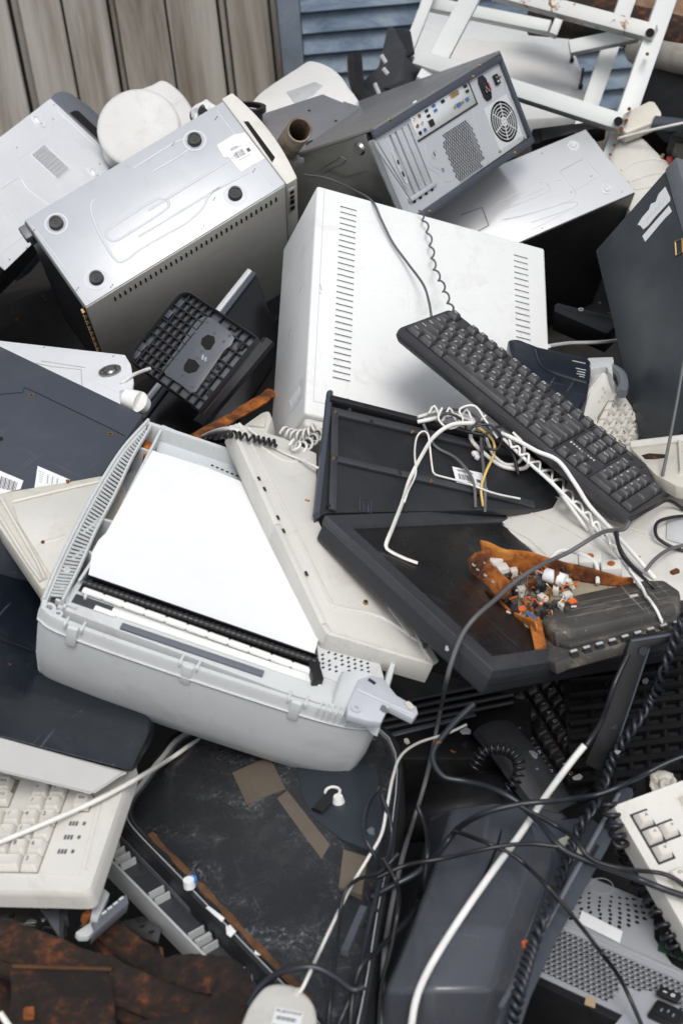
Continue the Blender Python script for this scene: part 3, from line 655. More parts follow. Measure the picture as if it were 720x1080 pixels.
def wbeam(m, A, B, w, h, up=(0, 0, 1), bev=.002):
    A = Vector(A); B = Vector(B); d = (B-A); L = d.length; d.normalize(); u = Vector(up); s = d.cross(u).normalized(); u = s.cross(d)
    Mx = Matrix((( *[s.x, u.x, -d.x], (A.x+B.x)/2), (*[s.y, u.y, -d.y], (A.y+B.y)/2), (*[s.z, u.z, -d.z], (A.z+B.z)/2), (0, 0, 0, 1)))
    m.box(-w/2, w/2, -h/2, h/2, -L/2, L/2, bev, 2, Mx); return m
def far_things():
    # white enamel frame of square tubes
    t = thing('shelf_frame', 'white enamelled steel frame of square tubes with rust spots and round bolt holes', 'metal frame', loc=tuple(U(600, 90, 3.1)))
    ti = Matrix.Translation(-Vector(U(600, 90, 3.1)))
    fwd = CB[2]
    def post(a, b, w, h=.03, mat='rack', nm='post'):
        m = MB(); a = (a[0], a[1], a[2]+.2); b = (b[0], b[1], b[2]+.2); wbeam(m, U(*a), U(*b), w, h, up=-fwd); bmesh.ops.transform(m.bm, matrix=ti, verts=m.bm.verts); return m.build(nm, M[mat], t)
    post((706, -12, 2.95), (642, 172, 2.86), .042); post((664, -10, 3.12), (600, 172, 3.0), .038)
    post((500, -10, 3.15), (447, 90, 2.98), .044); post((456, -12, 3.3), (415, 92, 3.15), .026)
    post((520, -9, 3.04), (690, 36, 2.9), .034, mat='rackr', nm='crossbar'); post((440, 62, 3.0), (655, 131, 2.80), .036, nm='crossbar')
    post((600, 51, 3.0), (672, 36, 2.98), .03, nm='brace'); post((410, 73, 3.2), (462, 72, 3.02), .034, nm='brace'); post((445, 3, 3.35), (580, 30, 3.25), .03, nm='brace')
    post((582, 38, 3.2), (592, 12, 3.2), .02, nm='strut')
    for px, d in (((685, 34.5), 2.905), ((651.5, 128), 2.79), ((463, 72), 3.0)):
        A = U(*px, d+.177); B = U(*px, d+.190); m = MB(); m.cyl(Vector(A), Vector(B), .0095, n=24); m.ring
        bmesh.ops.transform(m.bm, matrix=ti, verts=m.bm.verts); m.build('bolt_hole_plug', M['void'], t)
    for px in ((551, 104), (561, 106), (588, 113), (613, 121), (660, 127), (655, 136), (650, 144), (647, 153), (643, 163), (682, 57), (663, 115)):
        d = 3.10-.02*(px[1]-30)/130*5 if px[0] > 640 else 3.18-.1*(px[0]-540)/110
        rs = MB(); rs.cyl(Vector(U(*px, d-.018-.02)), Vector(U(*px, d-.0)), .003+.0015*random.random(), n=9); bmesh.ops.transform(rs.bm, matrix=ti, verts=rs.bm.verts); rs.build('rusted_rivet', M['rust'], t)
    # white appliance lid behind it
    fr = plane3((560, 124, 3.50), (430, 80, 3.62), (560, 30, 3.98))
    t = thing('appliance_panel', 'glossy white appliance door lying behind the steel frame', 'appliance door', fr)
    slab('door_skin', fr, [(417, 78), (440, 8), (520, 8), (545, 22), (600, 38), (612, 70), (621, 105), (616, 122), (556, 125), (480, 112)], -.05, 0, M['whitepaint'], t, .008)
    slab('inner_frame', fr, [(470, 40), (560, 45), (594, 52), (603, 98), (560, 104), (482, 88)], 0, .004, M['white'], t, .002)
    slab('grey_edge', fr, [(556, 127), (613, 124), (610, 136), (560, 138)], -.075, -.051, M['greyin'], t, .003)
    m = MB(); A = fr.p(603, 50); B = fr.p(602, 67); m.tube([(*A, .006), (*B, .008)], .0035, 8); m.cyl((*B, .004), (*B, .014), .006, n=12); A = fr.p(614, 75); B = fr.p(611, 95); m.tube([(*A, .006), (*B, .008)], .0035, 8); m.cyl((*B, .004), (*B, .014), .006, n=12); m.build('hinge_pin', M['black'], t)
    # dark monitor back at upper middle
    fr = plane3((380, 88, 3.25), (422, 70, 3.18), (410, 30, 3.35))
    t = thing('monitor_housing', 'dark grey monitor housing with ribbed top leaning before the blue shutter', 'monitor', fr)
    slab('housing', fr, [(370, 96), (398, 70), (408, 27), (414, 27), (428, 52), (424, 66), (408, 108), (386, 112), (376, 108)], -.12, 0, M['darkgrey'], t, .006)
    m = MB()
    for k in range(9):
        A = fr.p(413+2*k, 28+.3*k, 0); B = fr.p(421+1.5*k, 60-.9*k, 0); m.tube([(*A, -.01), (*B, -.01)], .0035, 6)
    m.build('rib', M['dark'], t)
    m = MB()
    for a_, b_ in (((402, 58), (407, 66)), ((404, 72), (409, 78)), ((395, 88), (401, 102))): m.tube([(*fr.p(*a_), .0), (*fr.p(*b_), .0)], .0045, 4, .3, (0, 0, 1))
    m.build('pale_mark', M['greyin'], t)
    # black hose and case between the towers and shutter
    o = MB().tube([U(*p) for p in smooth([(374, 62, 3.3), (376, 86, 3.22), (384, 104, 3.15), (396, 110, 3.1), (412, 106, 3.1)], 6)], .018, 10)
    tag(o.build('hose', M['black']), 'thick black hose curling behind the silver fan tower', 'hose')
    fr = plane3((404, 96, 3.05), (440, 84, 3.0), (404, 84, 3.1)); t = thing('black_box', 'small black plastic box behind the top edge of the fan tower', 'box', fr)
    slab('shell', fr, [(402, 92), (428, 83), (446, 88), (444, 100), (406, 104)], -.06, 0, M['black'], t, .004); slab('lid', fr, [(404, 92), (428, 84), (442, 88), (420, 95)], .0005, .006, M['dark'], t, .002)
    # white scoop cover
    fr = plane3((275, 118, 2.98), (370, 96, 3.02), (325, 66, 3.25))
    t = thing('printer_cover', 'white plastic printer cover with a folded corner behind the rusty pipe', 'plastic cover', fr)
    slab('shell', fr, [(262, 112), (276, 96), (312, 72), (326, 64), (341, 67), (356, 76), (368, 92), (374, 112), (300, 135), (272, 132)], -.05, 0, M['white'], t, .014, sm=3)
    slab('recess', fr, [(302, 97), (332, 86), (340, 90), (330, 100), (312, 110)], -.002, .002, M['greyin'], t, .001)
    # round dish shaped housing
    fr = planen((160, 125, 2.98), (.05, -.72, .69), (205, 128))
    t = thing('round_housing', 'round white plastic housing with a raised disc before the board wall', 'plastic housing', fr)
    c = fr.p(160, 132); base = [fr.p(*p) for p in ((112, 130), (122, 108), (140, 96), (160, 88), (171, 83), (182, 88), (196, 102), (206, 122), (212, 160), (150, 175), (110, 165))]
    sm_ = [tuple(p[:2]) for p in smooth([(*p, 0) for p in base+[base[0]]], 5)][:-1]
    MB().loft([[(c[0]+(x-c[0])*k, c[1]+(y-c[1])*k, z) for x, y in sm_] for k, z in ((.97, -.12), (1, -.06), (1, -.012), (.97, -.003), (.93, 0))]).build('body', M['dullwhite'], t, ang=60)
    d = fr.p(147, 137); MB().loft([[(x, y, z) for x, y in circ(*d, r_, 48)] for r_, z in ((.086, 0), (.087, .006), (.084, .010), (.078, .0115))]).build('disc', M['dullwhite'], t, ang=60)
    # black reel with a pipe
    fr = plane3((258, 108, 2.8), (285, 108, 2.8), (258, 80, 3.0)); t = thing('cable_reel', 'black plastic reel on a dark tube with crumpled film at its end', 'reel', fr)
    c = fr.p(259, 112); m = MB(); m.ring(c[0], c[1], -.01, .0, .030, .040, 40); m.build('reel_rim', M['blackgl'], t); MB().cyl((*c, -.07), (*c, -.012), .033, n=32).build('drum', M['black'], t)
    A = Vector((*c, -.05)); B = fr.p(206, 99); MB().cyl(A, (B[0], B[1], -.04), .020, .018, n=20).build('tube', M['dark'], t)
    m = MB(); q = fr.p(216, 106)
    m.grid(lambda u, v: (q[0]+.022*math.cos(u*6.283)*(.6+.6*math.sin(v*3.14)), q[1]-.02+.05*(v-.5)+.004*math.sin(u*31), -.02+.02*math.sin(u*6.283)), 24, 10); m.noise(.006, 60, 2); m.build('crumpled_film', M['paper'], t)
    # loose side panel
    fr = plane3((310, 150, 2.72), (279, 121, 2.86), (384, 115, 2.9)); t = thing('side_panel', 'loose grey steel case panel behind the rusty pipe', 'case panel', fr)
    slab('sheet', fr, [(262, 125), (279, 119), (340, 99), (388, 115), (400, 140), (310, 170), (280, 160)], -.012, 0, surf('mauve_grey_paint', (.20, .20, .215), .34, dirt=.2, dirtc=(.3, .27, .24), var=.08, seed=70, scr=.1), t, .002)
    slab('bright_edge', fr, [(343, 100.5), (345, 99.8), (364, 106), (361, 108)], .0003, .001, M['label'], t)
    m = MB(); [m.cyl((*fr.p(*p), 0), (*fr.p(*p), .002), .003, n=10) for p in ((326, 117), (354, 128))]; m.build('screw', M['dark'], t)
    slab('notch', fr, [(323, 150), (330, 147), (329, 151), (322, 155)], .0003, .001, M['black'], t)
    # rusty pipe
    A = U(302, 156, 2.55); B = U(316, 137, 2.50); t = thing('rusty_pipe', 'short rusty pipe with a dark open end beside the beige bezel', 'pipe', loc=tuple(B)); m = MB(); d = Vector(B-A).normalized()
    ax = Vector((.3, -.35, .9)).normalized(); Bv = Vector((0, 0, 0)); n = 32
    tq = ax.to_track_quat('Z', 'Y'); rings = []
    for r_, l in ((.0225, -.3), (.0225, -.002), (.0215, 0), (.019, 0), (.0185, -.002), (.0185, -.3)): rings.append([tuple(tq @ Vector((r_*math.cos(6.2832*k/n), r_*math.sin(6.2832*k/n), l))) for k in range(n)])
    dd = Vector(A-B); d2 = dd.normalized()
    tq = (-d2).to_track_quat('Z', 'Y'); vw = Vector(CO-B).normalized(); ax = (-d2*.55+vw*.83).normalized(); tq = ax.to_track_quat('Z', 'Y')
    rings = [[tuple(tq @ Vector((r_*math.cos(6.2832*k/n), r_*math.sin(6.2832*k/n), l))) for k in range(n)] for r_, l in ((.0225, -.2), (.0225, -.002), (.0215, 0), (.019, 0), (.0185, -.002), (.0185, -.2))]
    MB().loft(rings, False, False).build('pipe_wall', rustmat('pipe_rust', [(.3, (.06, .03, .018)), (.5, (.22, .17, .12)), (.62, (.40, .36, .30)), (.8, (.30, .14, .06))], 22), t, ang=50)
    # right edge: cream bits
    fr = planen((675, 125, 3.02), (0, -.35, .94), (702, 118)); t = thing('adapter_box', 'small cream power adapter beside the foot of the white frame', 'adapter', fr)
    slab('shell', fr, [(652, 122), (684, 106), (690, 107), (697, 118), (697, 126), (660, 140), (654, 136)], -.03, 0, M['cream2'], t, .004)
    m = MB(); A = fr.ps([(660, 140), (697, 126)], .0); m.tube([(*A[0], -.012), (*A[1], -.012)], .002, 6); m.build('seam', M['greyin'], t)
    fr = planen((675, 190, 2.97), (0, -.3, .95), (720, 190)); t = thing('monitor_shell', 'cream monitor shell under the small adapter at the right edge', 'monitor shell', fr)
    slab('shell', fr, [(640, 165), (652, 148), (675, 141), (700, 166), (730, 190), (735, 240), (668, 235)], -.14, 0, M['offwhite'], t, .010)
    m = MB()
    for pl in ([(655, 180), (668, 172), (690, 168), (712, 175)], [(662, 192), (690, 183), (705, 185), (718, 196)], [(668, 200), (700, 196), (725, 206)]):
        m.tube([(p[0], p[1], .001) for p in smooth([(*q, 0) for q in fr.ps(pl)], 5)], .003, 6, .6, (0, 0, 1))
    m.build('moulded_ridge', M['offwhite'], t)
    # pale pipe and rusty scrap at the top right corner
    o = MB().tube([U(*p) for p in smooth([(672, 52, 3.4), (700, 60, 3.3), (740, 66, 3.2)], 5)], .035, 20); tag(o.build('drain_pipe', surf('dirty_grey_pipe', (.35, .33, .30), .5, dirt=.7, var=.2, seed=80)), 'dirty pale grey pipe at the top right corner', 'pipe')
    rm = M['rust']; fr = plane3((640, 10, 3.5), (720, 25, 3.35), (660, -20, 3.6)); t = thing('rusty_sheet', 'crumpled rusty sheet metal above the white frame', 'scrap metal', fr)
    A = fr.p(560, -8); B = fr.p(730, 12)
    m = MB(); m.sheet(lambda u, v: (A[0]+(B[0]-A[0])*u, A[1]+(B[1]-A[1])*u-.04+.10*v+.01*math.sin(u*40), .03*math.sin(u*23)+.02*math.sin(v*9+u*5)), 60, 10, .004); m.noise(.012, 25, 4); m.build('sheet', rustmat('pale_rust', [(.3, (.08, .04, .02)), (.5, (.30, .20, .13)), (.7, (.48, .38, .28))], 14), t)
    o = MB().tube([U(*p) for p in [(560, 15, 3.5), (640, 22, 3.45), (735, 45, 3.35)]], .05, 16); tag(o.build('scrap_log', M['rustdk']), 'dark brown rusted bar under the crumpled sheet', 'scrap metal')
    # black cases in the dark at right
    for nm, px, d, lab, mt in (('equipment_case', [(676, 60), (760, 70), (760, 150), (700, 150), (660, 110)], (3.35, 3.2), 'black equipment case in shadow behind the white frame', 'black'),
                           ('circuit_unit', [(700, 160), (706, 142), (760, 150), (760, 215), (718, 205)], (3.0, 2.95), 'dark electronic unit at the right edge above the slate tower', 'black'),
                           ('black_casing', [(560, 135), (625, 127), (640, 134), (600, 142), (562, 152)], (3.1, 3.05), 'black casing between the fan tower and the white frame', 'blackgl')):
        fr = plane3((*px[0], d[0]), (*px[1], d[1]), (px[2][0], px[2][1], d[1]-.15)) if nm != 'black_casing' else planen((600, 140, 3.15), (0, -.3, .95), (640, 138)); t = thing(nm, lab, 'electronics', fr); slab('shell', fr, px, -.12 if nm != 'black_casing' else -.04, 0, M['blackrib'], t, .006)
        q = [((x*.75+.25*sum(p[0] for p in px)/len(px)), (y*.75+.25*sum(p[1] for p in px)/len(px))) for x, y in px]; slab('inset', fr, q, .0003, .004, M['black'], t, .002)
        if nm == 'circuit_unit':
            m = MB(); m.tube([(*p, .006) for p in fr.ps([(701, 162), (699, 176), (714, 190)])], .004, 6); m.build('copper_bracket', M['screw'], t)
            slab('chip', fr, [(702, 166), (707, 167), (707, 174), (702, 173)], .001, .008, M['red'], t)
    # pipes under the adapter
    o = MB().tube([U(*p) for p in [(690, 130, 3.02), (760, 138, 2.95)]], .016, 12); tag(o.build('metal_tube', M['slate']), 'slate grey tube running off the right edge beside the adapter', 'tube')
# ================================================================== KEYBOARDS
KEYMESH = {}
def keymesh(wu, hu, u, mat, h=.0075):
    k = (wu, hu, round(u, 5), mat, h)
    if k not in KEYMESH:
        w, d = wu*u-.0012, hu*u-.0012; i = .0021; m = MB(); n = 3
        rings = []
        for ins, z, r in ((0, 0, .001), (.0004, .002, .0012), (i, h-.0008, .0018), (i+.0006, h, .0018)):
            rings.append([(x, y+(.0008 if z > .003 else 0), z) for x, y in rrect(-w/2+ins, w/2-ins, -d/2+ins, d/2-ins, r, n)])
        last = rings[-1]; rings.append([(x*.6, (y-.0008)*.6+.0008, h-.0006) for x, y, z in last])
        m.loft(rings); o = m.build('key', M[mat], None, ang=50); KEYMESH[k] = o.data; bpy.data.objects.remove(o)
    return KEYMESH[k]
def put_key(parent, x, y, z, wu, hu, u, mat, ch=None, lm='legend', nm='key', h=.0075, lab=None, ls=.38):
    o = addmesh(nm, keymesh(wu, hu, u, mat, h), parent, (x, y, z))
    if lab: o['label'] = lab
    if ch:
        addmesh('legend', glyph(ch, u*ls*(1 if len(ch) < 3 else .62), M[lm]), o, (-wu*u*.5+u*(.34 if len(ch) < 3 else .5), u*.12, h+.0000))
    return o
ROWS = [
 (5.5, [('Esc', 1, 0)]+[('F%d' % (i+1), 1, 2+i+(.5 if i > 3 else 0)+(.5 if i > 7 else 0)) for i in range(12)]+[('PrtSc', 1, 15.25), ('ScrLk', 1, 16.25), ('Pause', 1, 17.25)]),
 (4, [(c, 1, i) for i, c in enumerate("`1234567890-=")]+[('Bksp', 2, 13), ('Ins', 1, 15.25), ('Home', 1, 16.25), ('PgUp', 1, 17.25), ('Num', 1, 18.5), ('/', 1, 19.5), ('*', 1, 20.5), ('-', 1, 21.5)]),
 (3, [('Tab', 1.5, 0)]+[(c, 1, 1.5+i) for i, c in enumerate("QWERTYUIOP[]")]+[('\\', 1.5, 13.5), ('Del', 1, 15.25), ('End', 1, 16.25), ('PgDn', 1, 17.25), ('7', 1, 18.5), ('8', 1, 19.5), ('9', 1, 20.5)]),
 (2, [('Caps', 1.75, 0)]+[(c, 1, 1.75+i) for i, c in enumerate("ASDFGHJKL;'")]+[('Enter', 2.25, 12.75), ('4', 1, 18.5), ('5', 1, 19.5), ('6', 1, 20.5)]),
 (1, [('Shift', 2.25, 0)]+[(c, 1, 2.25+i) for i, c in enumerate("ZXCVBNM,./")]+[('Shift', 2.75, 12.25), ('^', 1, 16.25), ('1', 1, 18.5), ('2', 1, 19.5), ('3', 1, 20.5)]),
 (0, [('Ctrl', 1.25, 0), ('Win', 1.25, 1.25), ('Alt', 1.25, 2.5), (None, 6.25, 3.75), ('Alt', 1.25, 10), ('Win', 1.25, 11.25), ('Menu', 1.25, 12.5), ('Ctrl', 1.25, 13.75), ('<', 1, 15.25), ('v', 1, 16.25), ('>', 1, 17.25), ('0', 2, 18.5), ('.', 1, 20.5)])]
def full_keyboard():
    fr = pose('KB'); L, Wd, H = fr.D; a, b = L/2, Wd/2
    t = thing('keyboard', 'black full-size keyboard lying across the white case and cables, tilted to the lower right', 'keyboard', fr)
    m = MB(); o = rrect(-a, a, -b, b, .012, 6)
    m.loft([[(x*.985, y*.95, -.016) for x, y in o], [(x, y, -.010) for x, y in o], [(x, y, -.004) for x, y in o], [(x*.994, y*.985, 0) for x, y in o]]); m.build('body', M['kbgrey'], t, ang=40)
    u = (L-.014)/22.5; x0 = -a+.007; uy = (Wd-.020)/6.6; y0 = -b+.0155
    # wells the keys sit in
    w = MB()
    for c0, c1, r0, r1 in ((0, 15, 0, 5), (15.25, 18.25, 0, 1), (16.25, 17.25, 1, 2), (15.25, 18.25, 3, 5), (18.5, 22.5, 0, 5), (0, 1, 5.5, 6.5), (2, 6, 5.5, 6.5), (6.5, 10.5, 5.5, 6.5), (11, 15, 5.5, 6.5), (15.25, 18.25, 5.5, 6.5)):
        w.box(x0+c0*u-.0008, x0+c1*u+.0008, y0+r0*uy-.0008, y0+r1*uy+.0008, -.001, .0006)
    w.build('key_well', M['black'], t)
    n = 0; extra = []
    keys = []
    for r, row in ROWS:
        for ch, wu, c in row: keys.append((ch, wu, 1, c, r))
    keys += [('+', 1, 2, 21.5, 2), ('Ent', 1, 2, 21.5, 0)]
    rnd = random.Random(4)
    for ch, wu, hu, c, r in keys:
        x = x0+(c+wu/2)*u; y = y0+(r+hu/2)*uy; nm = 'space_bar' if ch is None else 'key'
        if n < 100 or ch is None:
            o = put_key(t, x, y, .0006+rnd.uniform(-.0003, .0003), wu, hu*uy/u, u, 'kbkey', ch, 'legendw', nm, .0068); n += 1
        else: extra.append((x, y, wu, hu))
    if extra:
        bm = MB()
        for x, y, wu, hu in extra:
            me = keymesh(wu, hu*uy/u, u, 'kbkey', .0068).copy(); me.transform(Matrix.Translation((x, y, .0006))); bm.bm.from_mesh(me); bpy.data.meshes.remove(me)
        o = bm.build('key', M['kbkey'], t); o['kind'] = 'stuff'
    # worn lettering above the arrow keys (unreadable stroke of print)
    g = MB(); xs = x0+15.3*u; ys = y0+2.45*uy
    rnd = random.Random(9)
    for k in range(9): g.rbox(xs+k*.0050, ys, .0003, .0030, .0030+.0018*(k == 0), .0004, rnd.uniform(-.2, .2))
    g.build('worn_print', M['greyin'], t)
    g = MB(); [g.cyl((x0+(19+k)*u, y0+6.0*uy, 0), (x0+(19+k)*u, y0+6.0*uy, .0008), .0013, n=10) for k in range(3)]; g.build('status_light', M['blackgl'], t)
    g = MB()
    for x in (-.1, -.02, .05, .11): g.rbox(x+.02, b-.0068, .0002, .012, .002, .0006)
    g.build('dust_smear', surf('brown_grime', (.16, .12, .07), .8, seed=90), t)
    return fr

# ================================================================== MIDDLE THINGS
def stand_base():
    fr = pose('SB'); L, Wd, H = fr.D; a, b = L/2, Wd/2
    t = thing('monitor_stand_base', 'dark plastic monitor stand base turned up to show its grid of ribs', 'monitor stand', fr)
    def rr(x0, x1, y0, y1): # rounded on the left side
        return rrect(x0, x1, y0, y1, .018, 6)
    out = [(x if x < 0 else (a if x > a-.019 and abs(y) > b-.019 else x), y if x < 0 else (math.copysign(b, y) if x > a-.019 else y)) for x, y in rrect(-a, a, -b, b, .020, 6)]
    out = [p for i, p in enumerate(out) if i == 0 or (abs(p[0]-out[i-1][0])+abs(p[1]-out[i-1][1])) > 1e-5]
    m = MB(); m.poly(out, -.020, -.012, .002); m.build('floor_plate', M['standhi'], t)
    m = MB(); o2 = out+[out[0]]; m.tube([(x*.985, y*.985, -.006) for x, y in o2], .0024, 8, 3.4, (0, 0, 1)); m.build('rim', M['dark'], t)
    g = MB(); th = .0011
    xs = [-a+Wd*0+.010+.0145*k for k in range(4)]
    for x in [-a+.016, -a+.028, -a+.040, -a+.052, -a+.064]: g.box(x-th, x+th, -b+.004, b-.004, -.013, -.003)
    for y in [-b+Wd*k/10 for k in range(1, 10)]:
        g.box(-a+.004, -a+.066, y-th, y+th, -.016, -.0035)
    for y in (-b+.018, -b+.036, b-.018, b-.036, -.01, .012): g.box(-a+.05, a-.003, y-th, y+th, -.016, -.004)
    for x in (-a+.085, -a+.105, -a+.125, a-.018): g.box(x-th, x+th, -b+.003, b-.003, -.016, -.0042)
    g.build('rib', M['black'], t)
    # raised pads among the ribs
    g = MB()
    for px in ((190, 320), (178, 331), (150, 366), (144, 374), (158, 361)): x, y = fr.p(*px, -.004); g.rbox(x, y, -.006, .010, .014, .006, 0, .0008)
    g.build('rib_pad', M['stand'], t)
    pts = [(213, 334), (224, 334), (243, 349), (246, 361), (241, 363), (247, 368), (240, 376), (234, 373), (219, 393), (221, 397), (213, 403), (210, 400), (206, 412), (200, 413), (192, 408), (190, 401), (183, 405), (184, 398), (173, 396), (172, 384), (181, 374), (186, 376), (190, 369), (187, 364), (201, 342)]
    ol = fr.ps([(214, 333), (222, 334), (243, 349), (247, 356), (243, 364), (236, 369), (228, 381), (217, 397), (206, 413), (200, 414), (190, 405), (174, 395), (171, 388), (186, 368), (203, 343), (209, 336)], -.002)
    MB().poly(ol, -.012, -.0035, .0012).build('centre_plate', M['standhi'], t)
    hs = MB()
    for ring_ in ([(213, 357), (219, 353), (226, 355), (227, 361), (222, 369), (217, 369), (212, 363)], [(194, 386), (199, 378), (206, 380), (211, 386), (207, 392), (199, 394), (194, 391)]):
        hs.poly(fr.ps(ring_, -.0035), -.0034, -.003, 0)
    hs.build('hook_hole', M['void'], t)
    x, y = fr.p(215.5, 378, -.003); m = MB(); m.rbox(x-.003, y, -.0028, .0035, .008, .001, .6); m.rbox(x+.003, y, -.0028, .003, .007, .001, .6); m.build('metal_tab', M['chrome'], t)
    for px in ((218, 339), (226, 351), (207, 350), (242, 354), (213, 370), (208, 377), (186, 378), (192, 395), (176, 393), (203, 408), (236, 360)): x, y = fr.p(*px, -.003); MB().ring(x, y, -.0036, -.0026, .0008, .0024, 14).build('screw_boss', M['standhi'], t)
    for px in ((247, 345), (254, 365), (236, 370), (220, 399), (190, 402), (221, 414), (232, 345)): x, y = fr.p(*px, -.006); MB().rbox(x, y, -.0095, .010, .008, .008, 0).build('clip_slot', M['black'], t)
    x, y = fr.p(230, 387, -.008); s = MB(); s.ring(x, y, -.014, -.006, .0016, .0035, 16); s.build('screw_post', M['dark'], t)

def panel_monitor():
    # thin monitor standing on edge behind the stand base, its silver edge to the left
    fr = plane3((262, 287, 2.42), (292, 350, 2.38), (150, 440, 2.27))
    t = thing('flat_monitor', 'black flat monitor standing on edge with a silver side, behind the ribbed stand base', 'monitor', fr)
    px = [(262, 287), (271, 290), (293, 352), (288, 385), (240, 462), (150, 470), (140, 443)]
    slab('housing', fr, px, -.02, 0, M['blackgl'], t, .004)
    A, B = fr.p(263, 287), fr.p(137, 446); m = MB(); m.tube([(*A, .004), (*B, .004)], .0055, 8, .8, (0, 0, 1)); m.build('silver_edge', M['steelhi'], t)
    A, B = fr.p(268, 289), fr.p(147, 446); m = MB(); m.tube([(*A, .003), (*B, .003)], .005, 8, .8, (0, 0, 1)); m.build('side_band', M['slate'], t)
    m = MB(); A, B = fr.p(284, 360), fr.p(210, 448); m.tube([(*A, .002), (*B, .002)], .012, 6, .4, (0, 0, 1)); m.build('hinge_cover', M['dark'], t)

def left_things():
    # silver case base peeping out
    fr = plane3((118, 390, 2.12), (60, 366, 2.22), (118, 430, 2.02))
    t = thing('computer_case', 'silver case with one round dimple half covered by the slate panel', 'computer case', fr)
    slab('base_plate', fr, [(-40, 355), (0, 359), (132, 374), (138, 384), (141, 402), (134, 440), (60, 470), (-40, 430)], -.006, 0, M['silver2'], t, .0015); slab('cover', fr, [(-40, 356), (0, 360), (131, 375), (140, 402), (132, 440), (60, 468), (-40, 428)], -.18, -.007, M['black'], t, .003)
    x, y = fr.p(116.5, 392); r = MB(); r.ring(x, y, 0, .003, .012, .017, 36); r.cyl((x, y, 0), (x, y, .005), .0115, .008, 30); r.build('foot_boss', M['steeldk'], t)
    r = MB()
    for pl in ([(36, 383), (56, 387), (86, 390), (87, 412)], [(44, 381), (90, 388)]): r.tube([(*fr.p(*p), .0003) for p in pl], .0009, 5)
    r.build('seam', M['greyin'], t)
    r = MB(); [r.cyl((*fr.p(*p), 0), (*fr.p(*p), .0015), .002, n=10) for p in ((47, 366.5), (120, 376))]; r.build('screw', M['greyin'], t)
    # slate case panel
    fr = plane3((147, 437, 1.93), (0, 368, 2.03), (100, 505, 1.82))
    t = thing('computer_case', 'slate blue steel case at the left edge with scratches, keyhole slots and barcode stickers', 'computer case', fr)
    px = [(-60, 335), (0, 364.5), (151, 437), (104, 506), (60, 560), (-60, 560)]
    slab('side_panel', fr, px, -.16, 0, M['slate'], t, .002)
    g = MB()
    for pl in ([(-60, 419), (0, 416), (24, 414), (26, 409), (30, 410), (117, 452), (132, 460)],): g.tube([(*fr.p(*p), .0) for p in pl], .0007, 5)
    g.build('panel_seam', M['void'], t)
    for px_ in ((33.5, 417), (116.5, 458)):
        x, y = fr.p(*px_); h = MB(); h.ring(x, y, 0, .001, .0022, .0040, 18); o = h.build('keyhole_rim', M['screw'], t); MB().cyl((x, y, 0), (x, y, .0006), .0022, n=14).build('hole', M['void'], o)
    x, y = fr.p(.5, 463); MB().cyl((x, y, 0), (x, y, .0008), .004, n=16).build('round_hole', M['void'], t)
    o = fr.ps([(-14, 490), (0, 496.5), (25, 507), (22, 516), (0, 521), (-20, 523)]); cx = sum(p[0] for p in o)/6; cy = sum(p[1] for p in o)/6
    s = MB().poly(o, 0, .0003).build('barcode_sticker', M['label'], t); g = MB()
    for k in range(12): A, B = fr.p(2+1.5*k, 503+.55*k), fr.p(-.5+1.5*k, 515+.3*k); g.tube([(*A, .0004), (*B, .0004)], .00045 if k % 3 else .0008, 4)
    g.build('barcode', M['legend'], s)
    o = fr.ps([(40, 491.5), (74, 506), (72, 510), (36, 519)]); s = MB().poly(o, 0, .0003).build('barcode_sticker', M['label'], t); g = MB()
    for k in range(6): A, B = fr.p(41+.2*k, 497+2.2*k), fr.p(47-.5*k, 499+2*k); g.tube([(*A, .0004), (*B, .0004)], .0006, 4)
    for k in range(3): A, B = fr.p(51+5*k, 501+2*k), fr.p(50+5*k, 510+1.2*k); g.tube([(*A, .0004), (*B, .0004)], .0009, 4)
    g.build('print', M['greyin'], s)
    # plug and cords by the stand
    o = thing('power_plug', 'white power plug lying between the slate case and the ribbed stand base', 'plug', loc=tuple(U(148, 420, 1.98)))
    A = Vector(U(132, 419, 1.965)); B = Vector(U(152, 428, 1.97)); D_ = Vector(U(146, 424, 1.96)); oo = Vector(o.location)
    m = MB(); m.cyl(A-oo, D_-oo, .013, .0155, 24); m.cyl(D_-oo, B-oo, .0155, .012, 24); m.build('plug_body', M['white'], o)
    m = MB(); m.cyl(A-oo+Vector((-.006, 0, 0)), A-oo, .010, n=20); m.build('plug_face', M['greyin'], o)
    # cream tray at the left, under the printer
    fr = plane3((60, 555, 1.72), (100, 503, 1.79), (0, 535, 1.75))
    t = thing('plastic_tray', 'cream plastic tray wedged between the slate case and the open printer', 'plastic tray', fr)
    px = [(-30, 523), (0, 520), (74, 507), (112, 500), (140, 500), (110, 600), (44, 622), (0, 557), (-30, 512)]
    px = [(-40, 526), (0, 520), (74, 507), (125, 497), (140, 520), (110, 610), (44, 621), (36, 607), (0, 551), (-40, 498)]
    px = [(0, 519.5), (75, 507), (125, 498), (140, 530), (100, 620), (43, 620), (0, 557), (-12, 538), (-12, 524)]
    slab('tray', fr, px, -.03, 0, M['cream2'], t, .003)
    slab('raised_field', fr, [(14, 532), (60, 521), (116, 508), (110, 600), (56, 610), (20, 552)], 0, .0025, M['offwhite'], t, .002)
    g = MB()
    for pl in ([(2, 527), (40, 594), (48, 612)], [(-8, 533), (30, 594), (44, 614)], [(14, 530), (60, 519), (108, 508)], [(45, 574), (60, 570), (70, 566)]): g.tube([(*fr.p(*p), .0015) for p in pl], .0025, 6)
    g.build('ridge', M['offwhite'], t)
    x, y = fr.p(38, 523); MB().rbox(x, y, .001, .013, .0045, .003, fr_ang(fr, (30, 526), (46, 521)), .001).build('grey_latch', M['greyin'], t)
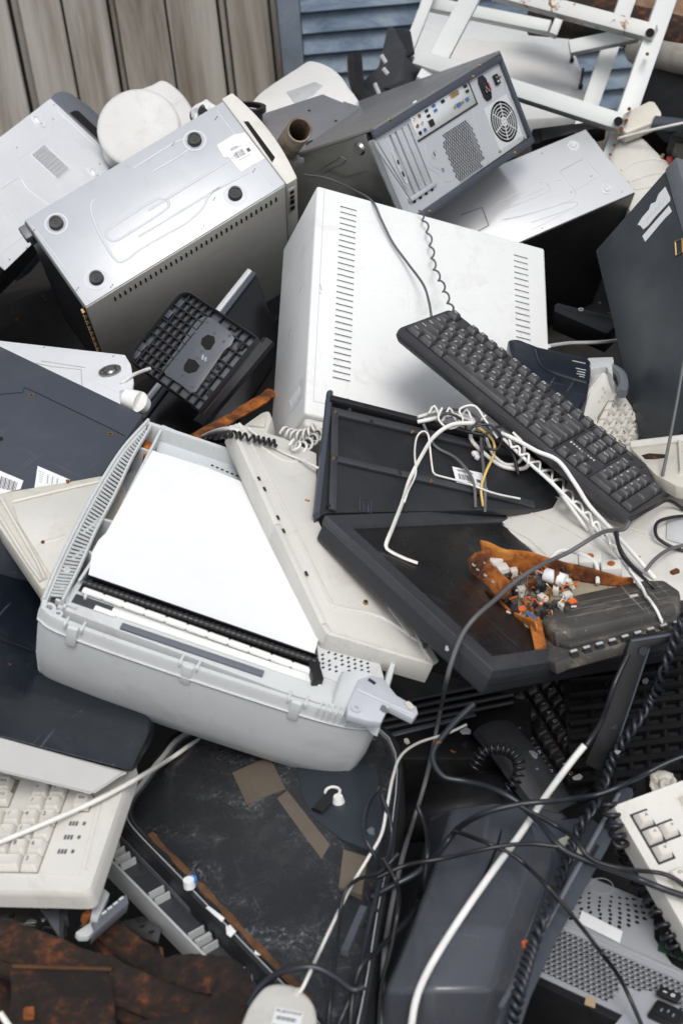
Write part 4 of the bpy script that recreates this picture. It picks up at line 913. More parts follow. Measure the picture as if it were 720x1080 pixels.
    g = MB(); [g.cyl((*fr.p(*p), .002), (*fr.p(*p), .0045), .0022, n=10) for p in ((72, 509.5), (46, 574))]; g.build('rusty_screw', M['rust'], t)
def fr_ang(fr, p, q):
    A, B = fr.p(*p), fr.p(*q); return math.atan2(B[1]-A[1], B[0]-A[0])

def printer():
    fr = pose('P1'); L, Wd, H = fr.D; a, b = L/2, Wd/2
    t = thing('laser_printer', 'opened light grey laser printer holding a large white sheet, its front wall facing down', 'printer', fr)
    # outline of the rim, bulging on the ventilated left side and bowed at the front
    left = fr.ps([(155, 443), (128, 473), (104, 510), (82, 550), (60, 595), (44, 632)])
    lp = [tuple(p[:2]) for p in smooth([(*p, 0) for p in left], 5)]
    front = [(-a+.004, -b-.004), (-a+.03, -b-.013), (-a*.4, -b-.017), (a*.4, -b-.017), (a-.04, -b-.013), (a-.008, -b-.004)]
    right = [(a, -b+.01), (a, 0), (a, b-.01), (a-.01, b)]
    out = lp+[tuple(p[:2]) for p in smooth([(*p, 0) for p in front], 4)]+right
    n = len(out); cen = (sum(p[0] for p in out)/n, sum(p[1] for p in out)/n)
    def ins(d, dy=0):   # offset towards the inside
        r = []
        for i, (x, y) in enumerate(out):
            ax, ay = out[i-1]; bx, by = out[(i+1) % n]; tx, ty = bx-ax, by-ay; l = math.hypot(tx, ty) or 1; r.append((x-ty/l*d, y+tx/l*d))
        return r
    m = MB(); P0, P1, P2 = ins(0), ins(.003), ins(.0065)
    R3 = lambda P, z: [(x, y, z) for x, y in P]
    m.loft([R3(ins(.060), -.145), R3(ins(.044), -.143), R3(ins(.029), -.135), R3(ins(.016), -.122), R3(ins(.007), -.100), R3(ins(.002), -.070), R3(P0, -.030), R3(P0, -.004), R3(ins(.0012), 0), R3(P2, 0), R3(ins(.0075), -.004), R3(ins(.0085), -.06), R3(ins(.03), -.0601)], True, True)
    body = m.build('outer_shell', M['greyplastic'], t, ang=50)
    # seam line and latches along the front wall
    s = MB(); fl = [p for p in P0 if p[1] < -b+.03 and True]
    s.tube([(x, y-.0004, -.0185) for x, y in fl], .0011, 5); s.build('seam', M['dark'], t)
    s = MB(); s.tube([(x, y-.0012, -.0165) for x, y in fl], .0014, 6); s.build('seam_lip', M['greyplastic'], t)
    for px in ((78, 661), (198, 705), (312, 744)):
        s = MB(); x, y = fr.p(*px, 0); yb = -b-.0165 if abs(x) < .15 else -b-.013
        s.box(x-.006, x+.006, yb-.003, yb+.006, -.026, .001, .0015); s.box(x-.011, x-.008, yb-.002, yb+.012, -.004, .003, .0008); s.box(x+.008, x+.011, yb-.002, yb+.012, -.004, .003, .0008)
        s.build('latch', M['greyplastic'], t)
    # smudge on the wall
    # crescent of slats on the left
    inner = fr.ps([(159, 450), (140, 482), (121, 522), (101, 560), (84, 598), (66, 634)]); ip = smooth([(*p, 0) for p in inner], 10); op = smooth([(*p, 0) for p in left], 10)
    s = MB(); s.tube([(p[0], p[1], -.001) for p in ip], .0022, 6, 2.0, (0, 0, 1)); s.tube([(p[0]+.002, p[1], -.0005) for p in op], .0028, 6, 1.5, (0, 0, 1)); s.build('vent_frame', M['greyplastic'], t)
    g = MB(); N = 54
    for k in range(2, N-1):
        u = k/N; i = u*(len(ip)-1); A = op[int(i)]*(1-(i % 1))+op[min(int(i)+1, len(op)-1)]*(i % 1); B = ip[int(i)]*(1-(i % 1))+ip[min(int(i)+1, len(ip)-1)]*(i % 1)
        g.tube([(A[0], A[1], -.003), (B[0], B[1], -.003)], .0011, 4, 2.5, (0, 0, 1))
    g.build('vent_slat', M['greyplastic'], t)
    bk = MB(); pl = [tuple(p[:2]) for p in op[::6]]+[tuple(p[:2]) for p in ip[::-6]]; bk.poly(pl, -.014, -.011); bk.build('vent_backing', M['darkgrey'], t)
    # floor of the tray and mouldings
    MB().poly(ins(.010), -.05, -.046).build('tray_floor', M['greyin'], t)
    w = MB()
    def wall(pl, z0=-.046, z1=-.004, th=.0016):
        q = fr.ps(pl, z1)
        for i in range(len(q)-1):
            A, B = q[i], q[i+1]; ang = math.atan2(B[1]-A[1], B[0]-A[0]); l = math.hypot(B[0]-A[0], B[1]-A[1]); w.rbox((A[0]+B[0])/2, (A[1]+B[1])/2, (z0+z1)/2, l+th, th*2, z1-z0, ang)
    wall([(172, 449), (152, 488), (108, 575), (84, 612)], z1=-.002); wall([(88, 562), (106, 546), (124, 552), (112, 580)]); wall([(76, 590), (90, 578), (103, 588)]); wall([(163, 478), (143, 470)], z1=-.008); wall([(60, 632), (80, 640)])
    wall([(64, 618), (72, 626), (68, 640)]); wall([(172, 449), (240, 478), (310, 500)], z1=-.006); wall([(96, 604), (90, 630)])
    w.build('inner_wall', M['greyplastic'], t)
    s = MB()
    for px, r_ in (((52, 640), .008), ((62, 646), .005), ((71, 600), .004), ((101, 553), .003)): x, y = fr.p(*px, 0); s.ring(x, y, -.03, -.001, r_*.5, r_, 20)
    s.build('screw_post', M['greyplastic'], t)
    # shelf at the front that carries the roller
    z = -.008
    sh = fr.ps([(84, 610), (338, 700), (402, 720), (396, 760), (300, 730), (60, 640)], z); MB().poly(sh, -.045, z, .001).build('front_shelf', M['greyplastic'], t)
    cr = fr.ps([(150, 478), (172, 449), (243, 478), (300, 505), (262, 530), (160, 480)], -.01); 
    # side compartment at the back
    MB().poly(fr.ps([(171, 452), (240, 480), (330, 520), (320, 560), (220, 500), (165, 475)], -.020), -.045, -.020, .001).build('rear_shelf', surf('milky_plastic', (.54, .575, .60), .3, dirt=.06, seed=95), t)
    g = MB()
    for k in range(9): p = fr.p(224+5.2*k, 491+2.2*k, -.0195); g.rbox(p[0], p[1], -.0192, .0035, .0022, .0006, -.2)
    g.build('moulded_mark', M['dark'], t)
    # rusty grime in the corner
    q = fr.ps([(149, 476), (156, 474), (160, 482), (152, 492), (148, 486)], -.03); MB().poly(q, -.0455, -.012, .002).build('rusty_bracket', M['rust'], t)
    # the sheet
    px = [(161, 474), (218, 492), (262, 510), (330, 560), (345, 640), (331, 692), (212, 650), (93, 608), (95, 598), (97, 582), (104, 569), (112, 561)]
    q = fr.ps(px, .0); MB().poly(q, -.0025, -.001, .0004, 1).build('white_sheet', M['paper'], t)
    # roller assembly
    A = fr.p(88, 615, .004); B = fr.p(336, 699, .004); ang = math.atan2(B[1]-A[1], B[0]-A[0]); l = math.hypot(B[0]-A[0], B[1]-A[1]); mx, my = (A[0]+B[0])/2, (A[1]+B[1])/2
    def bar(px0, px1, w_, z0, z1, nm, mt, bev=.0006, lab=None):
        A = fr.p(*px0, z1); B = fr.p(*px1, z1); ang = math.atan2(B[1]-A[1], B[0]-A[0]); l = math.hypot(B[0]-A[0], B[1]-A[1]); m = MB(); m.rbox((A[0]+B[0])/2, (A[1]+B[1])/2, (z0+z1)/2, l, w_, z1-z0, ang, bev); return m.build(nm, M[mt], t, lab)
    bar((92, 606), (335, 691), .0022, -.004, .0035, 'roller_guard', 'blackgl')
    bar((86, 617), (337, 704), .018, z, z+.002, 'roller_bed', 'black')
    r = MB(); A = fr.p(88, 613, .002); B = fr.p(335, 698, .002); n = 44
    for k in range(n):
        u0, u1 = k/n, (k+.62)/n; P = lambda u: (A[0]+(B[0]-A[0])*u, A[1]+(B[1]-A[1])*u, .0005)
        r.cyl(P(u0), P(u1), .0046, n=12); r.cyl(P(u1), P((k+1)/n), .0036, n=10)
    r.build('feed_roller', M['black'], t)
    r = MB(); A = fr.p(88, 620, .0); B = fr.p(331, 707, .0); n = 11
    for k in range(n):
        u0, u1 = (k+.04)/n, (k+.93)/n; P = lambda u: (A[0]+(B[0]-A[0])*u, A[1]+(B[1]-A[1])*u, -.0035); r.cyl(P(u0), P(u1), .0042, n=12)
    P = lambda u: (A[0]+(B[0]-A[0])*u, A[1]+(B[1]-A[1])*u, -.0035); r.cyl(P(0), P(1), .0030, n=10); r.build('white_roller', M['white'], t)
    bar((78, 630), (118, 644), .014, z, z+.0015, 'grey_rail', 'darkgrey'); bar((118, 644), (340, 720), .010, z, z+.0025, 'white_rail', 'white')
    bar((128, 659), (278, 710), .0085, z, z+.0035, 'dark_strip', 'slatehi'); bar((100, 640), (122, 648), .007, z+.001, z+.003, 'white_rail', 'white')
    bar((330, 694), (336, 716), .012, z, .004, 'roller_bearing', 'black')
    # perforated field and curved end cover on the right
    q = fr.ps([(330, 652), (352, 664), (397, 686), (404, 712), (338, 712)], z+.003)
    MB().poly(fr.ps([(331, 655), (380, 672), (398, 690), (405, 715), (395, 735), (338, 712)], z+.002), -.03, z+.002, .001).build('perforated_cover', M['greyplastic'], t)
    h = MB(); O = fr.p(336, 705, z+.002); ex = np.array(fr.p(396, 722, z+.002))-np.array(O); ey = np.array(fr.p(334, 663, z+.002))-np.array(O)
    for i in range(8):
        for j in range(9):
            if (i+j) % 9 == 4: continue
            p = np.array(O)+ex*(.08+.115*i)+ey*(.05+.105*j); h.rbox(p[0], p[1], z+.0022, .0022, .0034, .0006, -.5)
    h.build('perforation', M['dark'], t)
    # curved drum cover + lever
    A = fr.p(345, 742, 0); B = fr.p(410, 735, 0); m = MB()
    m.sheet(lambda u, v: (A[0]+.004+.058*u, A[1]-.004+.052*v, .002+.014*math.sin(math.pi*min(1, u*1.1))*1-.02*(1-v)**2), 14, 8, .002); m.build('end_cover', M['greyplastic'], t, ang=60)
    m = MB()
    for k in range(6): p = fr.p(338+6*k, 745+2*k, 0); m.rbox(p[0], p[1], -.004, .0014, .014, .014, -.15)
    m.build('fin', M['greyplastic'], t)
    lv = [(366, 744), (378, 716), (392, 712), (404, 715), (418, 733), (439, 745), (441, 752), (436, 758), (410, 745), (402, 762), (388, 760), (366, 754)]
    o = slab('release_lever', fr, lv, .006, .016, surf('pale_lever_plastic', (.47, .49, .53), .4, dirt=.08, seed=96), t, .0015)
    q = fr.p(375, 748, .016); m = MB(); m.ring(*q, .016, .0185, .0025, .0055, 24); A = fr.p(376, 727, .016); B = fr.p(436, 754, .016); m.tube([(*A, .0165), (*B, .0165)], .0022, 6); m.build('lever_rib', surf('pale_lever_rib', (.47, .49, .53), .4, dirt=.08, seed=97), o)
    m = MB(); p = fr.p(392, 719, .016); m.rbox(p[0], p[1], .0163, .009, .004, .001, -.4); m.build('slot', M['dark'], o)

def rusty_angle():
    P = [U(*p) for p in ((205, 462, 2.14), (235, 446, 2.17), (262, 430, 2.2), (288, 414, 2.24))]; o0 = Vector(P[0]); m = MB(); m.tube([tuple(Vector(p)-o0) for p in smooth(P, 6)], .012, 10, .45); m.noise(.003, 50, 3); o = m.build('rusty_strip', M['rust']); o.location = o0; tag(o, 'orange rusty strip of metal in the gap between the printer and the big white case', 'scrap metal')
    fr = plane3((262, 445, 2.1), (288, 440, 2.1), (265, 430, 2.14)); t = thing('plastic_scrap', 'small cream plastic piece in the gap beside the lower corner of the big white case', 'plastic part', fr); slab('shell', fr, [(256, 448), (276, 434), (284, 432), (287, 440), (282, 456), (262, 462)], -.03, 0, M['offwhite'], t, .005); slab('inner_step', fr, [(262, 448), (276, 438), (281, 438), (279, 450)], 0, .003, M['cream2'], t, .001)
def bezel_panel():
    fr = plane3((260, 462, 1.785), (450, 690, 1.60), (345, 665, 1.585))
    t = thing('cover_panel', 'cream plastic cover panel leaning over the printer, its lower lip facing down', 'plastic panel', fr)
    px = [(243, 449), (250, 446), (300, 462), (334, 478), (334, 545), (340, 558), (430, 640), (463, 697), (455, 702), (353, 671), (345, 667), (338, 655)]
    slab('panel', fr, px, -.004, 0, M['offwhite'], t, .0015)
    def lip(pl, d, w_, nm): 
        q = [Vector((*fr.p(*p), 0)) for p in pl]; m = MB()
        for i in range(len(q)-1):
            A, B = q[i], q[i+1]; ang = math.atan2(B.y-A.y, B.x-A.x); l = (B-A).length; m.rbox((A.x+B.x)/2, (A.y+B.y)/2, -d/2+.003, l+w_*.5, w_, d, ang, .0012)
        return m.build(nm, M['offwhite'], t)
    lip([(245, 451), (292, 555), (341, 660), (346, 668)], .030, .008, 'left_lip'); lip([(347, 669), (400, 685), (455, 701)], .032, .006, 'lower_lip'); lip([(455, 700), (438, 670), (410, 640)], .026, .004, 'right_lip')
    g = MB(); r = [(*fr.p(*p), .0) for p in ((262, 462), (310, 556), (345, 628), (356, 640), (400, 650), (440, 676))]; g.tube([tuple(p) for p in smooth(r, 6)], .0025, 6); r = [(*fr.p(*p), .0) for p in ((252, 447), (270, 466), (300, 486), (325, 484))]; g.tube([tuple(p) for p in smooth(r, 6)], .0022, 6); g.build('moulded_rib', M['offwhite'], t)
    g = MB()
    for p in ((273, 505), (279, 516), (293, 546), (299, 560), (323, 605)): q = fr.p(*p, .003); g.rbox(q[0], q[1], .0034, .0065, .0032, .0008, fr_ang(fr, (273, 505), (299, 560)))
    g.build('slot', M['dark'], t)
    g = MB(); [g.cyl((*fr.p(*p), 0), (*fr.p(*p), .003), .0034, .0025, 14) for p in ((385, 636),)]; g.build('screw', M['screw'], t)
    g = MB(); q = fr.p(324, 528); g.rbox(q[0], q[1], .0004, .006, .0025, .0006, .8); g.build('rust_fleck', M['rust'], t)
    slab('loose_flap', fr, [(410, 642), (416, 640), (437, 668), (432, 671)], .002, .004, M['offwhite'], t, .0006)

def dark_tray():
    fr = plane3((350, 418, 1.88), (560, 472, 1.985), (334, 545, 1.70))
    t = thing('keyboard_underside', 'charcoal plastic keyboard turned over, with screws and a white label, leaning on the white case', 'keyboard', fr)
    slab('back_shell', fr, [(346, 416), (352, 418), (600, 480), (606, 536), (345, 541), (334, 546)], -.012, 0, M['dark'], t, .002)
    m = MB()
    def bar(pl, w_, h_):
        q = [fr.p(*p) for p in pl]
        for i in range(len(q)-1):
            A, B = q[i], q[i+1]; m.rbox((A[0]+B[0])/2, (A[1]+B[1])/2, h_/2, math.hypot(B[0]-A[0], B[1]-A[1])+w_*.6, w_, h_, math.atan2(B[1]-A[1], B[0]-A[0]), .001)
    bar([(352, 436), (450, 459), (570, 487)], .014, .005); bar([(351, 485), (420, 501), (560, 533)], .011, .0045); bar([(352, 436), (351, 485), (349, 538)], .010, .005); m.build('cross_rib', M['darkgrey'], t)
    m = MB()
    q = [(*fr.p(*p), .002) for p in ((347, 416), (341, 470), (333, 545))]; m.tube(q, .0045, 10, 1.3, (0, 0, 1)); m.build('round_edge', M['slate'], t)
    [MB().cyl((*fr.p(*p), .004), (*fr.p(*p), .0062), .0032, .0024, 14).build('screw', M['screw'], t) for p in ((352, 437), (433, 458), (350, 486), (453, 510))]
    m = MB(); [m.cyl((*fr.p(*p), .004), (*fr.p(*p), .0054), .0026, n=14) for p in ((390, 447), (345, 536))]; m.build('screw_hole', M['void'], t)
    m = MB(); p = fr.p(369, 427); m.rbox(p[0], p[1], .004, .018, .006, .006, -.2, .002); p = fr.p(367, 433); m.rbox(p[0], p[1], .003, .004, .012, .004, 0); m.build('fold_foot', M['darkgrey'], t)
    m = MB(); q = [(*fr.p(*p), .0004) for p in ((379, 539), (379, 525), (391, 528), (391, 542))]; m.tube(q, .0008, 5); q = [(*fr.p(*p), .0004) for p in ((383, 540), (383, 531), (388, 532), (388, 541))]; m.tube(q, .0008, 5); m.build('clip', M['slate'], t)
    o = fr.ps([(478, 489), (514, 497), (513, 519), (476, 510)], .006); A = np.mean(o, axis=0)
    sticker(t, A[0], A[1], .0052, .046, .030, fr_ang(fr, (477, 500), (513, 508)), name='label', lab='white barcode label crossed by wires')
    # a wall behind, standing up along the far edge
    slab('far_wall', fr, [(349, 416), (600, 479), (600, 484), (349, 421)], 0, .012, M['black'], t, .001)
    m = MB(); p = fr.p(498, 483); m.rbox(p[0], p[1], .008, .010, .008, .006, .3, .002); m.rbox(p[0]+.002, p[1]-.006, .008, .008, .007, .006, 1.1, .002); m.build('white_clip', M['white'], t)

def lcd_screen():
    fr = pose('LCD'); L, Wd, H = fr.D; a, b = L/2, Wd/2
    t = thing('flat_monitor', 'black framed flat monitor lying face up with a dusty dark screen under the rusty board', 'monitor', fr)
    w = .022
    m = MB(); m.box(-a, a, -b, b, -.034, -.008, .004, 3); m.build('rear_shell', M['dark'], t)
    m = MB()
    o = [(-a, -b), (a, -b), (a, b), (-a, b)]; i_ = [(-a+w, -b+w), (a-w, -b+w), (a-w, b-w), (-a+w, b-w)]
    rings = [[(x, y, -.012) for x, y in o], [(x, y, -.0015) for x, y in o], [(x*.994, y*.993, 0) for x, y in o], [(x, y, -.001) for x, y in i_], [(x*.985, y*.985, -.005) for x, y in i_]]
    m.loft(rings, False, False); m.build('frame', M['darkgrey'], t)
    MB().box(-a+w*.9, a-w*.9, -b+w*.9, b-w*.9, -.010, -.0048).build('screen', M['screen'], t)
    m = MB(); m.box(-a+.01, -a+.012, -b-.0005, b, -.026, -.0255); m.box(-a+.004, a-.004, -b-.0008, -b+.001, -.020, -.0192); m.build('seam', M['void'], t)
    return fr

def right_things():
    # navy appliance with a curved back
    fr = plane3((545, 362, 2.16), (618, 380, 2.13), (560, 400, 2.08))
    t = thing('toner_box', 'glossy navy blue plastic device with faint pale lettering behind the black keyboard', 'electronic device', fr)
    slab('shell', fr, [(535, 358), (547, 357), (567, 365), (618, 377), (622, 384), (622, 402), (610, 430), (560, 420), (540, 380)], -.06, 0, M['navy'], t, .006, sm=2)
    m = MB(); m.tube([(p[0], p[1], .0) for p in smooth([(*fr.p(*q), 0) for q in ((565, 369), (569, 381), (578, 391), (600, 399), (618, 404))], 6)], .003, 6); m.build('moulded_edge', M['navy'], t)
    g = MB()
    for (x, y), l in (((610, 382), .020), ((612, 389.5), .015), ((612.5, 392.5), .012), ((612, 395), .013), ((613, 397.5), .008)): p = fr.p(x, y); g.rbox(p[0], p[1], .0003, l, .0016, .0004, fr_ang(fr, (600, 380), (618, 384)))
    g.build('pale_print', M['greyin'], t)
    # grey bracket
    fr = plane3((622, 380, 2.14), (644, 377, 2.14), (640, 396, 2.10)); t = thing('plastic_bracket', 'light grey L shaped plastic bracket between the navy device and slate tower', 'bracket', fr)
    MB().poly(fr.ps([(619, 377), (646, 376), (647, 381), (645, 384), (646, 396), (641, 392), (639, 386), (622, 389)]), -.03, 0, .002).build('arm', M['greyin'], t)
    m = MB(); q = [(*fr.p(*p), -.012) for p in ((646, 382), (654, 388), (657, 398), (655, 408))]; m.tube([tuple(p) for p in smooth(q, 5)], .008, 8); m.build('curved_leg', M['slatehi'], t)
    # white keypad
    fr = pose('KP'); t = thing('numeric_keypad', 'cream keyboard end with square keys poking out behind the black keyboard', 'keyboard', fr)
    q = [fr.p(*p) for p in ((637, 392), (645, 397), (672, 436), (672, 455), (668, 475), (600, 470), (605, 452), (612, 430), (622, 410))]
    MB().poly(q, -.025, -.001, .002).build('body', M['offwhite'], t)
    MB().poly([fr.p(*p) for p in ((643, 413), (672, 440), (672, 470), (628, 466), (630, 440))], -.0008, .0004).build('key_well', M['keygap'], t)
    for i in range(-1, 6):
        for j in range(-5, 2):
            x, y = .019*i, .019*j
            P = proj_w(fr.w(x, y))
            if i >= 0 and j <= 0 and P[0] < 672 and P[1] < 478 and P[0] > 618: put_key(t, x, y, 0, 1, 1, .019, 'key', random.choice('QWERTYASDFGHJ'), 'legend', h=.0085)
    slab('top_strip', fr, [(638, 394), (646, 399), (652, 413), (640, 424), (622, 452), (612, 448), (622, 414)], 0, .002, M['offwhite'], t, .001)
    m = MB(); [m.cyl((*fr.p(*p), .002), (*fr.p(*p), .003), .0022, n=10) for p in ((634, 410), (636, 414), (633, 419), (630, 424))]; m.build('status_light', M['greyin'], t)
    # silver slivers and dark drive in the black gap
    fr = plane3((585, 322, 2.45), (645, 335, 2.42), (590, 345, 2.4)); t = thing('black_drive', 'black drive with a small round button in the gap beside the white case', 'drive', fr)
    slab('shell', fr, [(584, 322), (587, 319), (648, 334), (650, 342), (640, 352), (584, 328)], -.04, 0, M['black'], t, .003); p = fr.p(612, 327); m = MB(); m.ring(*p, 0, .002, .003, .0045, 20); m.build('button_ring', M['greyin'], t)
    o = MB().tube([U(*p) for p in smooth([(578, 365, 2.26), (600, 362, 2.3), (630, 361, 2.32), (652, 359, 2.34)], 5)], .005, 8, .6); tag(o.build('metal_rail', M['steelhi']), 'thin shiny metal rail in the dark gap above the navy device', 'rail')
    fr = plane3((590, 340, 2.40), (620, 343, 2.40), (600, 330, 2.45)); 
    # cream housing beneath the black keyboard
    fr = plane3((515, 551, 1.87), (720, 600, 1.80), (600, 500, 1.98))
    t = thing('device_housing', 'cream plastic housing with ribbed recess spreading below the black keyboard', 'plastic housing', fr)
    px = [(515, 546), (548, 496), (560, 480), (600, 470), (740, 466), (760, 640), (720, 640), (640, 612), (572, 590), (555, 574), (516, 553)]
    slab('shell', fr, px, -.05, 0, M['offwhite'], t, .006)
    slab('rib_recess', fr, [(549, 500), (575, 502), (582, 515), (556, 539), (540, 533)], .0003, .001, M['greyin'], t)
    g = MB()
    for k in range(9): A, B = fr.p(552+3.3*k, 503+1.0*k), fr.p(541+3.0*k, 531+1.0*k); g.tube([(*A, .001), (*B, .001)], .0014, 5, 1.6, (0, 0, 1))
    g.build('rib', M['offwhite'], t)
    g = MB()
    for pl in ([(549, 497), (538, 532), (560, 541), (600, 560), (650, 590)], [(575, 520), (640, 548), (720, 580)], [(660, 555), (720, 577)], [(520, 549), (556, 568), (576, 586)]): g.tube([(*fr.p(*p), .0003) for p in pl], .0011, 5)
    g.build('seam', M['cream2'], t)
    slab('grey_button', fr, [(703, 545), (724, 547), (724, 574), (702, 568)], .0, .003, M['greyin'], t, .001)
    slab('blue_button', fr, [(626, 558), (631, 556), (640, 563), (634, 565)], 0, .003, M['slatehi'], t, .001)
    # cream box lid behind, with dirt
    fr = plane3((680, 472, 2.0), (722, 466, 2.0), (690, 500, 1.93)); t = thing('box_lid', 'dirty cream plastic lid with a raised rim beside the end of the black keyboard', 'plastic lid', fr)
    slab('lid', fr, [(664, 472), (720, 466), (745, 468), (750, 520), (712, 512), (690, 500)], -.02, 0, M['cream2'], t, .002); m = MB(); q = [(*fr.p(*p), .004) for p in ((664, 473), (722, 466), (750, 464))]; m.tube(q, .004, 6, 2, (0, 0, 1)); q = [(*fr.p(*p), .002) for p in ((716, 468), (718, 500))]; m.tube(q, .003, 6, 2, (0, 0, 1)); m.build('rim', M['offwhite'], t)
    slab('dirt_patch', fr, [(676, 480), (684, 478), (700, 479), (704, 482), (690, 484), (680, 484)], .0003, .0008, M['rustdk'], t)
def proj_w(P):
    c = CB @ (np.asarray(P)-CO); return (CX+FOC*c[0]/c[2], CY+FOC*c[1]/c[2], c[2])

def rusty_board():
    fr = plane3((540, 640, 1.66), (620, 630, 1.66), (560, 600, 1.72))
    t = thing('rusty_circuit_board', 'orange rusted chassis with a loose circuit board lying on the black screen', 'circuit board', fr)
    slab('board', fr, [(486, 621), (500, 610), (560, 600), (640, 600), (640, 640), (575, 665), (540, 658)], -.004, 0, surf('dusty_board', (.27, .24, .17), .7, dirt=.6, var=.3, seed=110), t, .0006)
    def wallm(pl, h0, h1, nm, mt, seed=0, th=.002):
        q = [fr.p(*p) for p in pl]; m = MB(); S = smooth([(*p, 0) for p in q], 6); N = len(S)-1
        m.grid(lambda u, v: (S[int(u*N)][0], S[int(u*N)][1], (h0 if not callable(h0) else h0(u))*(1-v)+(h1(u) if callable(h1) else h1)*v), N, 5); m.noise(.0014, 60, seed)
        o = m.build(nm, M[mt], t, ang=40); sd = o.modifiers.new('s', 'SOLIDIFY'); sd.thickness = th; return o
    wallm([(508, 603), (530, 606), (560, 607), (600, 612), (640, 618), (668, 618)], 0, lambda u: .046-.036*u+.0015*math.sin(u*20), 'rear_plate', 'rust', 1)
    # upright perforated bracket at the left
    fb = plane3((500, 612, 1.66), (532, 640, 1.62), (506, 585, 1.66))
    m = MB(); m.poly(fb.ps([(494, 598), (493, 590), (500, 583), (513, 579), (517, 583), (515, 592), (536, 612), (538, 622), (530, 632), (522, 628), (514, 618), (506, 612), (497, 606)]), -.003, 0, .0008)
    for v in m.bm.verts: v.co = Vector(fr.W.T @ (fb.w(*v.co)-fr.T))
    m.noise(.0018, 70, 4); m.build('perforated_bracket', M['rust'], t)
    h = MB()
    for p, r_ in (((500, 596), .004), ((504, 601), .003), ((512, 607), .0035), ((520, 614), .003), ((511, 594), .0022)):
        c = Vector(fr.W.T @ (fb.w(*fb.p(*p))-fr.T)); nn = Vector(fr.W.T @ fb.W[:, 2]); h.ring(c.x, c.y, c.z, c.z+.0015, r_*.35, r_*.7, 14)
    h.build('bracket_hole', M['steelhi'], t)
    rnd = random.Random(5); nms = []
    def comp(px, kind):
        x, y = fr.p(*px)
        if kind == 0:
            r_ = rnd.uniform(.002, .0038); h = rnd.uniform(.006, .013); m = MB(); m.cyl((x, y, 0), (x+rnd.uniform(-.004, .004), y+rnd.uniform(-.004, .004), h), r_, n=16); return m.build('capacitor', M[rnd.choice(['steeldk', 'black', 'cream2', 'dust', 'rust'])], t)
        if kind == 1:
            m = MB(); a_ = rnd.uniform(0, 6.28); l = rnd.uniform(.003, .006); z = rnd.uniform(.004, .012); m.cyl((x-l*math.cos(a_), y-l*math.sin(a_), z), (x+l*math.cos(a_), y+l*math.sin(a_), z+rnd.uniform(-.004, .004)), .0014, n=10); return m.build('resistor', M[rnd.choice(['orange', 'screw', 'cream2', 'steeldk', 'rust'])], t)
        if kind == 2:
            m = MB(); m.rbox(x, y, .006, rnd.uniform(.005, .013), rnd.uniform(.004, .009), rnd.uniform(.008, .018), rnd.uniform(0, 3), .001); return m.build('component', M[rnd.choice(['cream2', 'dust', 'dark', 'dark', 'rust'])], t)
        if kind == 3:
            m = MB(); q = [(x, y, .002)]
            for k in range(4): q.append((q[-1][0]+rnd.uniform(-.010, .010), q[-1][1]+rnd.uniform(-.008, .008), rnd.uniform(.004, .02)))
            m.tube([tuple(p) for p in smooth(q, 4)], .0007, 5); return m.build('wire', M[rnd.choice(['rust', 'orange', 'whitecord', 'screw', 'dust', 'greycord'])], t)
    for k in range(96):
        comp((rnd.uniform(532, 606), rnd.uniform(610, 652)), rnd.choice((0, 1, 1, 2, 2, 3, 3)))
    m = MB(); c = fr.p(523, 605); m.rbox(*c, .012, .016, .014, .022, .4, .002); c = fr.p(530, 611); m.rbox(*c, .010, .014, .014, .02, .2, .002); m.build('relay_block', M['offwhite'], t)
    m = MB(); q = [(*fr.p(*p), z) for p, z in (((580, 604), .02), ((592, 598), .024), ((612, 600), .022), ((628, 608), .018), ((630, 620), .006))]; m.tube([tuple(p) for p in smooth(q, 6)], .0026, 8); m.build('thick_wire', M['whitecord'], t)
    m = MB(); A = fr.p(575, 616); B = fr.p(596, 622); m.cyl((*A, .014), (*B, .012), .0085, n=20); m.build('coil', M['label'], t); m = MB(); C2 = [A[i]*.5+B[i]*.5 for i in (0, 1)]; m.cyl((C2[0]-.002, C2[1], .0133), (C2[0]+.004, C2[1]-.001, .0127), .0092, n=20); m.build('coil_band', M['rust'], t)
    # white switch boxes at the right end
    for p, s_ in (((622, 602), .028), ((644, 610), .024)):
        x, y = fr.p(*p); m = MB(); m.rbox(x, y, .010, s_, s_*.8, .022, -.15, .002); o = m.build('switch_box', M['offwhite'], t); m = MB(); m.cyl((x, y, .020), (x, y, .0225), .0045, n=14); m.build('rust_ring', M['rust'], o)
    m = MB()
    for p in ((556, 640), (550, 648), (603, 640)): x, y = fr.p(*p); m.rbox(x, y, .008, .009, .008, .002, .4); 
    m.build('orange_tag', M['orange'], t)
    m = MB()
    for p in ((558, 652), (563, 655)): x, y = fr.p(*p); m.rbox(x, y, .004, .005, .008, .004, .2)
    m.build('blue_tag', M['portblue'], t)
    wallm([(505, 628), (530, 645), (556, 660), (566, 672)], -.004, lambda u: .012+.004*math.sin(9*u), 'front_strip', 'rust', 3)
    q = fr.ps([(556, 650), (566, 640), (572, 660), (575, 682), (563, 686)], .004); MB().poly(q, -.02, .006, .001).noise(.002, 90, 6).build('torn_plate', M['rust'], t)
    # dusty connector module
    A = plane3((570, 690, 1.585), (715, 655, 1.60), (577, 655, 1.66)); fr = A
    t = thing('connector_module', 'dusty grey electronic module with a row of contact slots beside the rusty board', 'electronic module', fr)
    top = [(572, 648), (578, 633), (604, 627), (680, 612), (700, 612), (722, 622), (730, 640), (700, 648), (620, 664), (580, 672)]
    slab('lower_body', fr, [(563, 688), (570, 664), (720, 632), (740, 640), (740, 656), (600, 694), (585, 700)], -.012, .002, M['dust'], t, .002)
